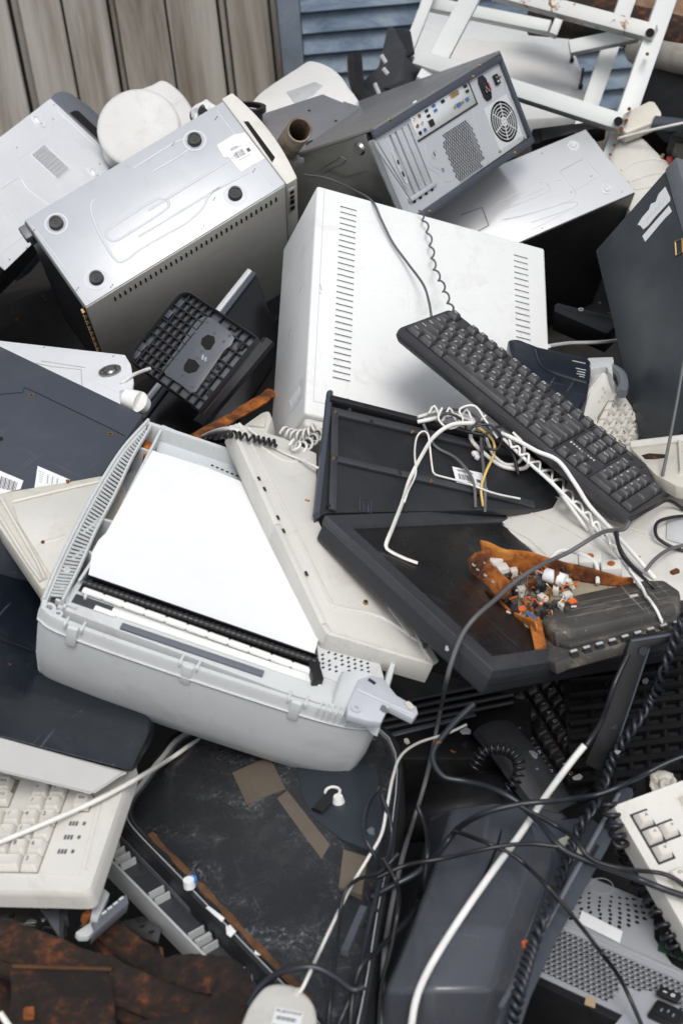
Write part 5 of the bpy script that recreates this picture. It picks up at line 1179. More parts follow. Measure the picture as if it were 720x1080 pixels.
    slab('upper_body', fr, [(570, 655), (577, 634), (604, 627), (680, 611), (700, 611), (716, 622), (716, 636), (700, 642), (620, 660), (584, 668)], -.0, .020, M['dust'], t, .004)
    slab('rail', fr, [(590, 678), (592, 672), (718, 644), (722, 650), (600, 680)], .002, .008, M['dust'], t, .001)
    g = MB()
    for k in range(9): p = fr.p(605+13.5*k, 692-3.9*k); g.rbox(p[0], p[1]-.001, -.002, .0095, .008, .012, fr_ang(fr, (600, 690), (715, 658)), .001)
    g.build('contact_slot', M['black'], t)
    g = MB()
    for k in range(9): p = fr.p(605+13.5*k, 690-3.9*k); g.rbox(p[0], p[1], .0045, .008, .0035, .002, fr_ang(fr, (600, 690), (715, 658)), .0006)
    g.build('contact_tab', M['greyin'], t)
    g = MB()
    for a_, b_ in (((590, 640), (700, 618)), ((592, 646), (705, 623)), ((596, 652), (706, 630))): g.tube([(*fr.p(*a_, .02), .0203), (*fr.p(*b_, .02), .0203)], .0010, 6)
    g.build('moulded_line', M['dust'], t)
    for k, (a_, w_) in enumerate((((640, 634), .016), ((668, 629), .010), ((610, 640), .008))): q = fr.p(*a_, .02); MB().rbox(*q, .0206, w_, .007, .0012, fr_ang(fr, (590, 640), (700, 618)), .0004).build('raised_pad', M['cream2'] if k == 1 else M['dust'], t)
    slab('side_label', fr, [(636, 664), (676, 655), (678, 660), (638, 669)], .002, .0028, M['dust'], t)
    g = MB(); [g.cyl((*fr.p(*p), .0), (*fr.p(*p), .006), .005, n=16) for p in ((607, 668), (622, 666))]; g.build('round_socket', M['black'], t)
    g = MB(); [g.tube([(*fr.p(640, 660+3*k), .0025+.000*k), (*fr.p(706, 645+3*k), .0025)], .0009, 5) for k in range(4)]; g.build('groove', M['black'], t)
    p = fr.p(714, 641); g = MB(); g.cyl((*p, -.005), (p[0]+.02, p[1]-.002, .0), .010, n=20); g.build('side_knob', M['darkgrey'], t)
    p = fr.p(713, 620); g = MB(); g.rbox(*p, .021, .010, .007, .005, .3, .001); p = fr.p(590, 664); g.rbox(*p, .003, .008, .008, .004, .3, .001); g.noise(.001, 100, 3); g.build('rusty_clip', M['rust'], t)
# ================================================================== LOWER THINGS
def navy_housing():
    A = plane3((0, 729, 1.53), (150, 770, 1.52), (30, 610, 1.76)); fr = A
    t = thing('monitor_housing', 'glossy navy monitor housing with pale grey base strip under the printer at the left edge', 'monitor', fr)
    def loc(px, d): return Vector(fr.W.T @ (U(*px, d)-fr.T))
    # profile rings running left to right
    def ring(px_l, dd=0):
        return [tuple(loc((x, y), d+dd)) for x, y, d in px_l]
    L_ = ring([(-60, 470, 1.93), (-60, 560, 1.78), (-60, 655, 1.63), (-60, 705, 1.545), (-60, 722, 1.50), (-60, 760, 1.43), (-60, 765, 1.60), (-60, 560, 2.1)])
    Mi = ring([(0, 540, 1.90), (0, 600, 1.79), (0, 675, 1.64), (0, 720, 1.56), (0, 736, 1.51), (0, 777, 1.44), (0, 782, 1.60), (0, 600, 2.1)])
    Rr = ring([(150, 640, 1.86), (152, 680, 1.77), (154, 725, 1.67), (156, 762, 1.58), (155, 775, 1.53), (138, 813, 1.44), (140, 816, 1.60), (152, 700, 2.0)])
    Re = ring([(160, 660, 1.9), (163, 690, 1.82), (165, 730, 1.72), (165, 765, 1.63), (162, 778, 1.58), (142, 812, 1.47), (144, 816, 1.60), (162, 710, 2.0)])
    def mix(a, b, k): return [tuple(Vector(p).lerp(Vector(q), k)) for p, q in zip(a, b)]
    m = MB(); m.loft([L_, Mi, mix(Mi, Rr, .33), mix(Mi, Rr, .66), Rr, Re]); o = m.build('shell', M['navy'], t, ang=50)
    bv = o.modifiers.new('b', 'BEVEL'); bv.width = .006; bv.segments = 3
    g = MB(); g.tube([tuple(loc((x, y), d-.002)) for x, y, d in ((0, 673.5, 1.641), (18, 680, 1.641), (34, 686, 1.64))], .0009, 5); g.build('seam', M['void'], t)
    s = [(-60, 761, 1.428), (0, 778, 1.438), (136, 815, 1.438), (128, 818, 1.436), (98, 838, 1.425), (0, 814, 1.42), (-60, 798, 1.41)]
    tb = bmesh.new(); P = [loc((x, y), d) for x, y, d in s]; f = [tb.verts.new(p) for p in P]; g_ = [tb.verts.new(loc((x, y), d+.09)) for x, y, d in s]; tb.faces.new(f); tb.faces.new(g_[::-1])
    for k in range(len(f)): tb.faces.new((f[k], g_[k], g_[(k+1) % len(f)], f[(k+1) % len(f)]))
    bmesh.ops.recalc_face_normals(tb, faces=tb.faces[:]); bmesh.ops.bevel(tb, geom=tb.edges[:], offset=.002, segments=2, affect='EDGES'); m = MB(); m.merge(tb); m.build('base_strip', M['greystrip'], t)

def keyboard_left():
    fr = pose('K2'); t = thing('keyboard', 'cream keyboard with lamps beside its number pad at the lower left edge', 'keyboard', fr)
    x0, x1, y0, y1 = -.50, 0, 0, .175
    m = MB(); o = rrect(x0, x1, y0, y1, .008, 5); m.loft([[(x, y, -.024) for x, y in o], [(x, y, -.008) for x, y in o], [(x*.999-.001, y, -.004) for x, y in o], [(x-.002 if x > -.1 else x+.002, y+.002 if y < .1 else y-.002, 0) for x, y in o]]); m.build('body', M['offwhite'], t, ang=50)
    w = MB()
    for c in ((-.1750, -.0600, .0220, .0990), (-.0990, -.0600, .0970, .1350), (-.0500, -.0300, .1000, .1220), (-.2180, -.1180, .1050, .1430)): w.box(*c[:1], c[1], c[2], c[3], -.0008, .0005)
    w.build('key_well', M['keygap'], t)
    s = .019; A = (-.070, .032)
    chs = [[',', '0', '0', '0'], ['3', '2', '1', 'Home'], ['6', '5', '4', 'End'], ['9', '8', '7', 'Del']]
    for r in range(4):
        for c in range(6):
            if r == 0 and c == 1: put_key(t, A[0]-1.5*s, A[1], .0005, 2, 1, s, 'key', '0'); continue
            if r == 0 and c == 2: continue
            put_key(t, A[0]-c*s, A[1]+r*s, .0005, 1, 1, s, 'key', '3692581470./-*+QWER'[(c*4+r) % 19])
    for c in range(2):
        for r in range(2): put_key(t, A[0]-c*s, A[1]+.075+.018*r, .0005, 1, 1, s, 'key', ['*', '-', '/', '+'][c*2+r])
    put_key(t, A[0]+.030, A[1]+.079, .0005, 1, 1.1, s, 'key', 'Ent')
    for c in range(5):
        for r in range(2): put_key(t, A[0]-.058-c*s-.004*r, A[1]+.083+.018*r, .0005, 1, 1, s, 'key', 'F%d' % (12-c))
    g = MB()
    for px in ((79.5, 868.5), (74, 883), (67.5, 898)):
        x, y = fr.p(*px, .0004); [g.rbox(x+k*.0034-.005, y, .0004, .0022, .0055, .0005, 0) for k in range(3)]
        x, y = fr.p(px[0]+9.5, px[1], .0004); g.rbox(x, y, .0004, .0028, .0040, .0008, 0)
    g.build('lamp_mark', M['legend'], t)
    g = MB()
    for k in range(1): q = [(*fr.p(*p), .0002) for p in ((112, 838), (92, 918))]; g.tube(q, .0022, 6, .6, (0, 0, 1)); q = [(*fr.p(*p), .0002) for p in ((106, 838), (84, 925), (0, 922))]; g.tube(q, .0009, 5, .6, (0, 0, 1))
    g.build('moulded_line', M['offwhite'], t)

def keyboard_right():
    fr = pose('K3'); t = thing('keyboard', 'cream keyboard with a lone cluster of four arrow keys at the lower right edge', 'keyboard', fr)
    x0, x1, y0, y1 = -.026, .20, -.022, .17
    m = MB(); o = rrect(x0, x1, y0, y1, .004, 4); m.loft([[(x, y, -.026) for x, y in o], [(x, y, -.006) for x, y in o], [(x+.001 if x < 0 else x, y+.001 if y < 0 else y, 0) for x, y in o]]); m.build('body', M['offwhite'], t, ang=50)
    w = MB(); 
    for c in ((0, 0), (1, 0), (2, 0), (1, 1)): w.box(c[0]*.019-.0104, c[0]*.019+.0104, c[1]*.019-.0104, c[1]*.019+.0104, -.0003, .0004+.00001*c[0]+.00002*c[1])
    w.build('key_well', M['dark'], t)
    for (i, j), ch in zip(((0, 0), (1, 0), (2, 0), (1, 1)), '<v>^'): put_key(t, i*.019, j*.019, .0006, .92, .92, .019, 'key', ch)
    put_key(t, .019*4.05, .0, .0006, 2, 1, .019, 'key', '0'); put_key(t, .019*5.6, .0, .0006, 1, 1, .019, 'key', '.')
    w = MB(); w.box(.019*3.55-.0024, .019*6.2, -.0104, .0112, 0, .0003); w.box(.019*3.55, .019*6.2, .0115, .07, 0, .0003); w.box(-.0108, .0486, .0455, .086, 0, .0003); w.build('key_well', M['cream2'], t)
    for r in range(1, 3):
        for c in range(3): put_key(t, .019*(3.55+c), .002+.019*r, .0006, 1, 1, .019, 'key', '123456'[c+3*(r-1)])
    for r in range(2):
        for c in range(3): put_key(t, .019*c, .057+.019*r, .0006, 1, 1, .019, 'key', ['Del', 'End', 'PgDn', 'Ins', 'Home', 'PgUp'][c+3*r])

def screen_panel():
    fr = plane3((260, 900, 1.50), (330, 1065, 1.30), (380, 830, 1.585))
    t = thing('television_front', 'scratched dark television front with rounded corner, brown tape pieces and rusty edge', 'television', fr)
    px = [(150, 826), (170, 800), (205, 770), (320, 745), (410, 780), (412, 880), (398, 960), (385, 1040), (370, 1100), (352, 1100), (325, 1066), (252, 990), (190, 925), (150, 884), (137, 868), (133, 855), (139, 840)]
    def sc(k, z): 
        q = fr.ps(px, z); c = fr.p(300, 900, z); return [(c[0]+(x-c[0])*k, c[1]+(y-c[1])*k) for x, y in q]
    P = [smooth([(*p, 0) for p in sc(k, z)+[sc(k, z)[0]]], 5)[:-1] for k, z in ((1, 0), )][0]
    c = fr.p(300, 900)
    S = lambda k, z: [(c[0]+(p[0]-c[0])*k, c[1]+(p[1]-c[1])*k, z) for p in P]
    MB().loft([S(1.06, -.06), S(1.06, -.006), S(1.045, 0), S(1.01, .001)], True, False).build('bezel', M['dark'], t, ang=50)
    MB().loft([S(1.012, -.004), S(1.008, .002), S(1.0, .002), S(.992, -.002)], True, False).build('silver_rim', M['greyin'], t, ang=50)
    MB().loft([S(.995, -.006), S(.985, -.001), S(.95, .003), S(.80, .008), S(.5, .0125), S(.2, .0135)]).build('screen', M['tvscreen'], t, ang=60)
    z = .0135
    for q, lab in (([(245, 815), (284, 798), (301, 832), (260, 848)], 'square piece of brown tape'), ([(292, 842), (303, 834), (325, 862), (348, 891), (339, 906), (318, 878)], 'long piece of brown tape'), ([(362, 896), (388, 904), (381, 944), (357, 936)], 'piece of brown tape by the cords')):
        m = MB(); qq = fr.ps(q, z); m.poly(qq, z-.008, z+.0003); m.build('tape', M['tape'], t, lab)
    m = MB(); m.poly(fr.ps([(262, 815), (286, 806), (291, 830), (268, 838)], z+.001), z, z+.0008); m.build('tape', M['tape'], t, 'second layer of brown tape')
    m = MB(); m.poly(fr.ps([(380, 955), (387, 957), (367, 1004), (359, 1003)], z), z-.010, z+.001); m.build('grey_strip', M['bluegrey'], t)
    slab('blue_plate', fr, [(312, 800), (345, 792), (398, 812), (405, 870), (398, 900), (360, 885), (330, 862), (318, 838)], .0, .0140, M['navyhi'], t, .001)
    m = MB(); p = fr.p(351, 838, z); m.tube([(*p, z+.003)]+[(p[0]+.008*math.cos(a), p[1]+.008*math.sin(a), z+.004) for a in [k*.5 for k in range(0, 12)]], .0018, 8); p = fr.p(357, 846, z); m.cyl((*p, z), (*p, z+.008), .007, .005, 18); o = m.build('white_latch', M['white'], t)
    m = MB(); A, B = fr.p(354, 848), fr.p(335, 868); m.tube([(*A, z+.004), (*B, z+.003)], .007, 8, .5, (0, 0, 1)); m.build('latch_arm', M['black'], t)
    # rusty line along the lower left edge
    m = MB(); q = [(*fr.p(*p), .0040) for p in ((160, 882), (190, 914), (220, 945), (252, 980), (290, 1020), (330, 1060))]; m.tube([tuple(p) for p in smooth(q, 8)], lambda u: .0038+.0010*math.sin(u*37), 8, .3, (0, 0, 1)); m.noise(.001, 100, 3); m.build('rusty_edge', M['rustmid'], t)
    # grey moulded rail outside the frame
    m = MB()
    def strip(pl, w_, z0, z1, mt, nm, bev=.0008):
        q = [fr.p(*p, z1) for p in pl]; m = MB()
        for i in range(len(q)-1):
            A, B = q[i], q[i+1]; m.rbox((A[0]+B[0])/2, (A[1]+B[1])/2, (z0+z1)/2, math.hypot(B[0]-A[0], B[1]-A[1]), w_, z1-z0, math.atan2(B[1]-A[1], B[0]-A[0]), bev)
        return m.build(nm, M[mt], t)
    strip([(118, 885), (280, 1050)], .034, -.05, -.028, 'darkgrey', 'rail_bed'); strip([(108, 897), (268, 1060)], .003, -.05, -.016, 'greyin', 'rail_edge'); strip([(126, 880), (292, 1050)], .002, -.05, -.020, 'slatehi', 'rail_inner_edge')
    for u in (.03, .10, .32, .58, .63, .85):
        g = MB(); x, y = 116+162*u, 889+165*u; p = fr.p(x, y, -.02); a_ = fr_ang(fr, (118, 885), (280, 1050)); 
        for s_ in (-1, 1): g.rbox(p[0]+s_*.006*math.cos(a_), p[1]+s_*.006*math.sin(a_), -.024, .0015, .018, .010, a_)
        g.build('rail_cell', M['greyin'], t)
    # small loose bits resting on the rim
    z0 = Vector(fr.w(*fr.p(200, 935, .004), .004)); o = thing('bottle_cap', 'small blue and white cap resting on the rim of the scratched television', 'cap', Frame(fr.W, z0)); m = MB(); m.cyl((0, 0, 0), (0, 0, .009), .0062, .0056, 20); m.build('cap_top', M['label'], o); m = MB(); m.cyl((-.004, .003, -.001), (-.004, .003, .006), .0062, n=20); m.build('cap_ring', M['blue'], o)
    for q, lab in (([(217, 957), (220, 955), (237, 968), (234, 972)], 'narrow white scrap on the rusty television rim, nearest the blue cap'), ([(238, 977), (243, 975), (249, 982), (243, 988), (239, 985)], 'middle white paper scrap on the rusty television rim'), ([(270, 996), (281, 999), (279, 1008), (268, 1006)], 'square white paper scrap furthest down the television rim')):
        o = slab('paper_scrap', fr, q, .003, .0042, M['label'], None, .0003); o.matrix_world = fr.mat(); tag(o, lab, 'paper scrap', 'white scraps on the television rim')

def low_left():
    fr = plane3((40, 950, 1.45), (68, 948, 1.45), (60, 985, 1.40)); t = thing('drive_frame', 'grey plastic drive frame hanging below the cream keyboard at lower left', 'drive frame', fr)
    slab('side_plate', fr, [(30, 938), (62, 938), (69, 950), (70, 985), (66, 991), (60, 984)], -.004, 0, M['slatehi'], t, .001)
    slab('front_tab', fr, [(62, 940), (70, 950), (72, 968), (68, 968), (67, 990), (63, 988)], .0, .012, M['darkgrey'], t, .001)
    fr = plane3((95, 960, 1.40), (130, 945, 1.43), (98, 985, 1.37)); t = thing('connector_bracket', 'grey slotted plastic bracket between the cream keyboard and rusty metal', 'bracket', fr)
    slab('arm', fr, [(100, 945), (108, 935), (116, 942), (104, 968), (96, 966)], -.004, .006, M['greyin'], t, .001); slab('arm', fr, [(98, 968), (134, 942), (136, 952), (102, 982), (97, 987)], -.012, 0, M['slatehi'], t, .001); slab('tongue', fr, [(80, 983), (96, 972), (99, 982), (94, 987), (84, 987)], -.004, .003, M['greyin'], t, .001)
    m = MB(); [m.rbox(*fr.p(110+6*k, 963-5*k), .0, .006, .0018, .002, fr_ang(fr, (98, 968), (134, 942))) for k in range(4)]; m.build('slot', M['label'], t); slab('rusty_corner', fr, [(86, 964), (93, 957), (97, 962), (90, 972)], -.004, .004, M['rust'], t, .001)
    fr = plane3((20, 970, 1.50), (60, 968, 1.50), (30, 985, 1.46)); t = thing('steel_bracket', 'dull steel bracket in the dark under the cream keyboard', 'bracket', fr)
    slab('bar', fr, [(0, 965), (25, 960), (60, 972), (58, 978), (28, 974), (0, 972)], -.002, .001, M['steeldk'], t, .0005); slab('leg', fr, [(30, 986), (40, 972), (47, 976), (38, 992)], -.002, .002, M['steeldk'], t, .0005)
    m = MB(); [m.cyl((*fr.p(*p), 0), (*fr.p(*p), .002), .003, n=12) for p in ((30, 951), (46, 971))]; m.build('rivet', M['chrome'], t)
    fr = plane3((140, 980, 1.47), (168, 985, 1.45), (150, 965, 1.5)); t = thing('steel_plate', 'small dull steel plate with round holes below the grey rail', 'metal plate', fr)
    slab('plate', fr, [(128, 972), (150, 966), (170, 978), (166, 994), (140, 985)], -.002, .001, M['steeldk'], t, .0005); m = MB(); [m.cyl((*fr.p(*p), .001), (*fr.p(*p), .0014), .0035, n=14) for p in ((150, 978), (160, 984))]; m.build('hole', M['void'], t)
    # rusty scrap
    r = M['rustdk']
    def tubething(nm, pts, rad, flat, lab, seed, up=None, n=14):
        q = [U(*p) for p in pts]; o0 = Vector(q[0]); m = MB(); m.tube([tuple(Vector(p)-o0) for p in smooth(q, 10)], rad, 6, flat, (.1, -.2, 1)); m.noise(.003, 60, seed).noise(.0020, 160, seed+4)
        o = m.build(nm, r, None, ang=40); o.location = o0; tag(o, lab, 'scrap metal', 'rusty metal scrap'); return o
    def beamthing(nm, a, b, w_, h_, lab, seed):
        A = Vector(U(*a)); B = Vector(U(*b)); m = MB(); wbeam(m, A-A, B-A, w_, h_, up=(.25, -.25, 1), bev=.002); bmesh.ops.subdivide_edges(m.bm, edges=[e for e in m.bm.edges if e.calc_length() > .02], cuts=14, use_grid_fill=True)
        m.noise(.005, 14, seed).noise(.0030, 90, seed+3); m.tube([(B-A)*k/12+Vector((.0, -.016, .012)) for k in range(13)], .004, 6); o = m.build(nm, r, None, ang=30); o.location = A; tag(o, lab, 'scrap metal', 'rusty metal scrap'); return o
    beamthing('rusty_bar', (-40, 982, 1.40), (210, 1082, 1.29), .050, .014, 'long bent dark rusty bar running under the keyboard to the bottom', 1)
    beamthing('rusty_strap', (95, 968, 1.45), (190, 1050, 1.37), .035, .010, 'short rusty strap just below the grey slotted bracket', 3)
    tubething('rusty_hook', [(140, 1100, 1.26), (190, 1092, 1.26), (232, 1072, 1.27), (246, 1048, 1.29), (236, 1030, 1.31), (205, 1026, 1.33), (165, 1030, 1.35), (145, 1030, 1.37)], .019, .38, 'thick rusty pipe curling round like a hook beside the white mouse', 5)
    fr = plane3((65, 1050, 1.30), (118, 1055, 1.295), (65, 1020, 1.34)); t = thing('rusty_block', 'square block of brown rusted steel at the lower left corner', 'scrap metal', fr, 'rusty metal scrap')
    m = MB(); t_ = bmesh.new(); q = fr.ps([(12, 1021), (60, 1020), (118, 1023), (122, 1060), (124, 1110), (8, 1110)]); m.poly(q, -.06, 0, .003, 2); bmesh.ops.subdivide_edges(m.bm, edges=m.bm.edges[:], cuts=3, use_grid_fill=True); m.noise(.0035, 35, 7); m.build('face', r, t, ang=40)
    m = MB(); m.tube([(*fr.p(14, 1021), .002), (*fr.p(118, 1024), .002)], .002, 6); m.noise(.0008, 90, 2); m.build('rim', M['rustmid'], t)
    m = MB(); m.rbox(*fr.p(31, 1072), .003, .010, .014, .006, .3, .002); m.build('bright_rust_lump', M['rust'], t)
    fr = plane3((140, 1000, 1.44), (170, 1002, 1.44), (150, 1030, 1.40)); t = thing('rusty_plate', 'flat dark rusty plate under the grey rail end', 'scrap metal', fr, 'rusty metal scrap'); slab('plate', fr, [(120, 992), (168, 997), (172, 1034), (150, 1045), (130, 1030)], -.004, 0, r, t, .001); slab('flange', fr, [(168, 997), (172, 999), (176, 1034), (172, 1036)], -.01, .004, M['rustmid'], t, .001)
    m = MB(); 
    o = MB().sheet(lambda u, v: (-.16+.20*u, -.06+.10*v, .03*math.sin(u*5)+.01*math.sin(v*6)), 20, 10, .004).noise(.006, 25, 9).build('rusty_sheet', r); o.location = U(20, 1010, 1.42); tag(o, 'crumpled rusty sheet at the left edge beneath the keyboard', 'scrap metal', 'rusty metal scrap')
    # white mouse
    fr = plane3((295, 1070, 1.225), (333, 1078, 1.215), (300, 1040, 1.26)); t = thing('mouse', 'white computer mouse lying upside down with a label and thin cord at the bottom edge', 'mouse', fr)
    px = [(254, 1078), (262, 1060), (275, 1043), (285, 1037), (297, 1036), (312, 1039), (326, 1050), (333, 1062), (334, 1085), (325, 1130), (285, 1140), (252, 1125), (248, 1100)]
    P = smooth([(*fr.p(*p), 0) for p in px+[px[0]]], 5)[:-1]; c = np.mean(P, axis=0); S = lambda k, z: [(c[0]+(p[0]-c[0])*k, c[1]+(p[1]-c[1])*k, z) for p in P]
    MB().loft([S(.8, -.032), S(.97, -.022), S(1, -.010), S(.985, -.004), S(.94, 0), S(.85, .0008), S(.4, .001)]).build('body', M['offwhite'], t, ang=60)
    q = fr.ps([(291, 1061.5), (320, 1067), (314, 1092), (284, 1086)], .002); o = MB().poly(q, .0008, .0013).build('label', M['label'], t)
    a_ = fr_ang(fr, (291, 1062), (320, 1067)); p = fr.p(305, 1068, .0014); w = addmesh('lettering', glyph('PLEOMAX', .0052, M['legend']), o, (p[0], p[1], .0015), a_)
    g = MB()
    for k in range(9): p = fr.p(292+2.4*k, 1073+.45*k, .0014); g.rbox(p[0], p[1], .0015, .0008+.0006*(k % 2), .0045, .0002, a_)
    for k in range(4): p = fr.p(289+5*k, 1081+.9*k, .0014); g.rbox(p[0], p[1], .0015, .003, .0016, .0002, a_)
    g.build('barcode', M['legend'], o)
    m = MB(); p = fr.p(314, 1048, 0); m.cyl((*p, -.002), (*p, .004), .004, .003, 16); p = fr.p(290, 1056, 0); m.cyl((*p, 0), (*p, .001), .0013, n=10); m.build('cord_guard', M['offwhite'], t)

def low_right():
    # big blue grey moulding
    fr = plane3((440, 1000, 1.33), (550, 1000, 1.33), (480, 930, 1.42)); t = thing('grey_monitor', 'smooth blue grey monitor back with a centre seam, lower middle, under the thick white cable', 'monitor', fr)
    def loc(x, y, d): return tuple(Vector(fr.W.T @ (U(x, y, d)-fr.T)))
    rings = [[loc(*p) for p in r] for r in (
        [(470, 850, 1.75), (452, 862, 1.62), (478, 852, 1.575), (520, 846, 1.56), (562, 850, 1.565), (596, 858, 1.59), (606, 870, 1.75)],
        [(448, 905, 1.74), (440, 926, 1.60), (458, 915, 1.468), (510, 905, 1.455), (556, 908, 1.46), (582, 915, 1.48), (590, 925, 1.65)],
        [(418, 985, 1.70), (412, 1004, 1.52), (432, 985, 1.365), (480, 975, 1.35), (535, 980, 1.355), (556, 990, 1.38), (560, 1000, 1.55)],
        [(398, 1020, 1.66), (390, 1048, 1.47), (406, 1046, 1.315), (455, 1044, 1.29), (520, 1044, 1.295), (536, 1047, 1.32), (540, 1050, 1.5)],
        [(380, 1080, 1.56), (366, 1082, 1.44), (404, 1082, 1.34), (450, 1084, 1.315), (512, 1084, 1.32), (526, 1086, 1.34), (530, 1090, 1.45)],
        [(380, 1150, 1.40), (362, 1130, 1.46), (402, 1140, 1.39), (445, 1145, 1.37), (505, 1145, 1.375), (518, 1140, 1.39), (510, 1150, 1.40)])]
    o = MB().loft(rings).build('shell', M['bluegrey'], t, ang=14); sb = o.modifiers.new('b', 'BEVEL'); sb.width = .005; sb.segments = 3; sb.limit_method = 'ANGLE'; sb.angle_limit = R(9)
    g = MB(); q = [loc(*p) for p in ((532, 858, 1.548), (524, 892, 1.478), (505, 935, 1.402), (490, 965, 1.352), (484, 975, 1.342))]; g.tube([tuple(p) for p in smooth(q, 6)], .0012, 6); g.build('seam', M['black'], t)
    # black machine body above it
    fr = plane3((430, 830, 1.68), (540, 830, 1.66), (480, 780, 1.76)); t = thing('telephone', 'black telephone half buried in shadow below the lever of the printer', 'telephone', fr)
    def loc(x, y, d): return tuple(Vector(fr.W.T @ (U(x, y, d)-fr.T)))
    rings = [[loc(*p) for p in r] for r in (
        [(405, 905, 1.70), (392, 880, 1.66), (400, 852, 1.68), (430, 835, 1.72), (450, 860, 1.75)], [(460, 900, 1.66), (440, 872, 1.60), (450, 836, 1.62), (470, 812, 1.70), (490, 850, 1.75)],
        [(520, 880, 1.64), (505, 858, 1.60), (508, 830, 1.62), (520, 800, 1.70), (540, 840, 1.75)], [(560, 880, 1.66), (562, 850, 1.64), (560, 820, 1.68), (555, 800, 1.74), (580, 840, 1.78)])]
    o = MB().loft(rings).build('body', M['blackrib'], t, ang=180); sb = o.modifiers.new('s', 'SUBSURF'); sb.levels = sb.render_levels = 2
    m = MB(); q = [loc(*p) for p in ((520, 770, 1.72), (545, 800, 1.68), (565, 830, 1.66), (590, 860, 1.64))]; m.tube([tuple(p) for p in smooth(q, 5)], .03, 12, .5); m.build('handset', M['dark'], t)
    # triangular dark shroud
    fr = plane3((540, 800, 1.72), (520, 860, 1.66), (500, 800, 1.72)); t = thing('plastic_shroud', 'dark plastic shroud above the black telephone', 'plastic part', fr); slab('shell', fr, [(548, 765), (560, 800), (590, 842), (520, 850), (490, 800), (525, 790)], -.04, 0, M['dark'], t, .006); m = MB(); m.tube([(*fr.p(548, 768), 0), (*fr.p(520, 805), 0)], .003, 6); m.build('fold', M['slate'], t)
    # black filler case, added to keep the gap under the screen dark
    fr = plane3((430, 740, 1.78), (520, 760, 1.76), (430, 790, 1.70)); t = thing('filler_case', 'added black filler case with grooved side in the gap between the printer and flat monitor', 'case', fr); slab('side', fr, [(400, 690), (560, 740), (560, 800), (400, 800), (370, 790), (380, 770)], -.12, 0, M['black'], t, .003)
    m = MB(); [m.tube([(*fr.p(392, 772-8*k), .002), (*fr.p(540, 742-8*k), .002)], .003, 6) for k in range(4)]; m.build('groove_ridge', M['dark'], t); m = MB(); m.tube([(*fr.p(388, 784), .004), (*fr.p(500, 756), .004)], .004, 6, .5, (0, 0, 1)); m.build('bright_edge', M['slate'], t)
    # dark keyboard
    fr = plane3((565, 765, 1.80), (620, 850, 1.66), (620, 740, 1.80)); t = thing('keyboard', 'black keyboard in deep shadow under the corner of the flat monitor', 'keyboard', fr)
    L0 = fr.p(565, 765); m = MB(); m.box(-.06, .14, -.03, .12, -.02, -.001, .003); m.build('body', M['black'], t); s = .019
    rnd = random.Random(2)
    for i in range(-3, 7):
        for j in range(-1, 6):
            if (i, j) in ((0, 0),): continue
            put_key(t, i*s, j*s, 0, 1, 1, s, 'blackkey', rnd.choice('QWERTYUIOPASDF'), 'legendw')
    # louvred dark grille at the right and a flat stand arm
    fr = plane3((640, 760, 1.72), (715, 750, 1.70), (650, 700, 1.78)); t = thing('louvred_grille', 'black louvred plastic grille behind the twisted cord at the right', 'grille', fr)
    slab('back', fr, [(590, 690), (760, 660), (760, 830), (640, 850), (600, 800)], -.03, -.012, M['void'], t, .001)
    m = MB()
    for k in range(9): A, B = fr.p(600, 702+15*k, 0), fr.p(750, 690+14*k, 0); m.tube([(*A, -.004), (*B, -.004)], .0032, 6, 2, (0, .3, 1))
    m.noise(.004, 9, 3).build('louvre', M['blackrib'], t); m = MB()
    for k in range(7): A, B = fr.p(618+19*k, 680), fr.p(628+19*k, 830); m.tube([(*A, -.006), (*B, -.006)], .002, 6, 2, (1, 0, .3))
    m.build('crossbar', M['black'], t)
    fr = plane3((670, 676, 1.56), (712, 668, 1.56), (640, 780, 1.58)); t = thing('stand_arm', 'flat black bracket arm bent at a sharp corner under the dusty module', 'bracket', fr)
    slab('arm', fr, [(664, 674), (712, 666), (730, 664), (730, 672), (686, 683), (665, 740), (640, 818), (616, 806), (632, 770), (655, 705)], -.012, 0, M['black'], t, .002); m = MB(); m.tube([(*fr.p(665, 676), .0), (*fr.p(720, 667), .0)], .002, 6); m.tube([(*fr.p(684, 684), .0), (*fr.p(640, 816), .0)], .0012, 6); m.build('edge_highlight', M['slate'], t); p = fr.p(677, 686); m = MB(); m.cyl((*p, 0), (*p, .003), .005, n=16); m.build('bolt', M['dark'], t)
    # long slotted strip
    fr = plane3((640, 870, 1.46), (560, 1010, 1.28), (655, 880, 1.455)); t = thing('trim_strip', 'long slate grey slotted plastic strip crossing diagonally beside the perforated case', 'trim strip', fr)
    slab('strip', fr, [(652, 834), (657, 829), (667, 831), (668, 838), (640, 895), (612, 945), (585, 995), (560, 1050), (540, 1110), (510, 1110), (530, 1060), (565, 990), (600, 935)], -.012, 0, M['slate2'], t, .0015)
    m = MB(); a_ = fr_ang(fr, (640, 870), (560, 1010))
    for px, l in (((648, 852), .010), ((640, 872), .006), ((626, 898), .022), ((545, 1062), .008)): p = fr.p(*px); m.rbox(p[0], p[1], .0003, l, .004, .0008, a_)
    m.build('slot', M['black'], t); m = MB(); m.tube([(*fr.p(652, 838), 0), (*fr.p(598, 935), 0), (*fr.p(528, 1062), 0)], .0025, 6); m.build('edge_lip', M['slatehi'], t)
    fr = plane3((600, 920, 1.50), (545, 1040, 1.36), (612, 930, 1.50)); t = thing('plastic_flange', 'slate plastic flange lying under the long slotted strip', 'plastic part', fr); slab('flange', fr, [(560, 870), (620, 860), (640, 875), (600, 940), (570, 985), (545, 1000), (575, 940)], -.01, 0, M['slate'], t, .002); slab('rounded_end', fr, [(570, 985), (592, 950), (594, 965), (585, 990), (568, 1006)], .0003, .004, M['black'], t, .001)
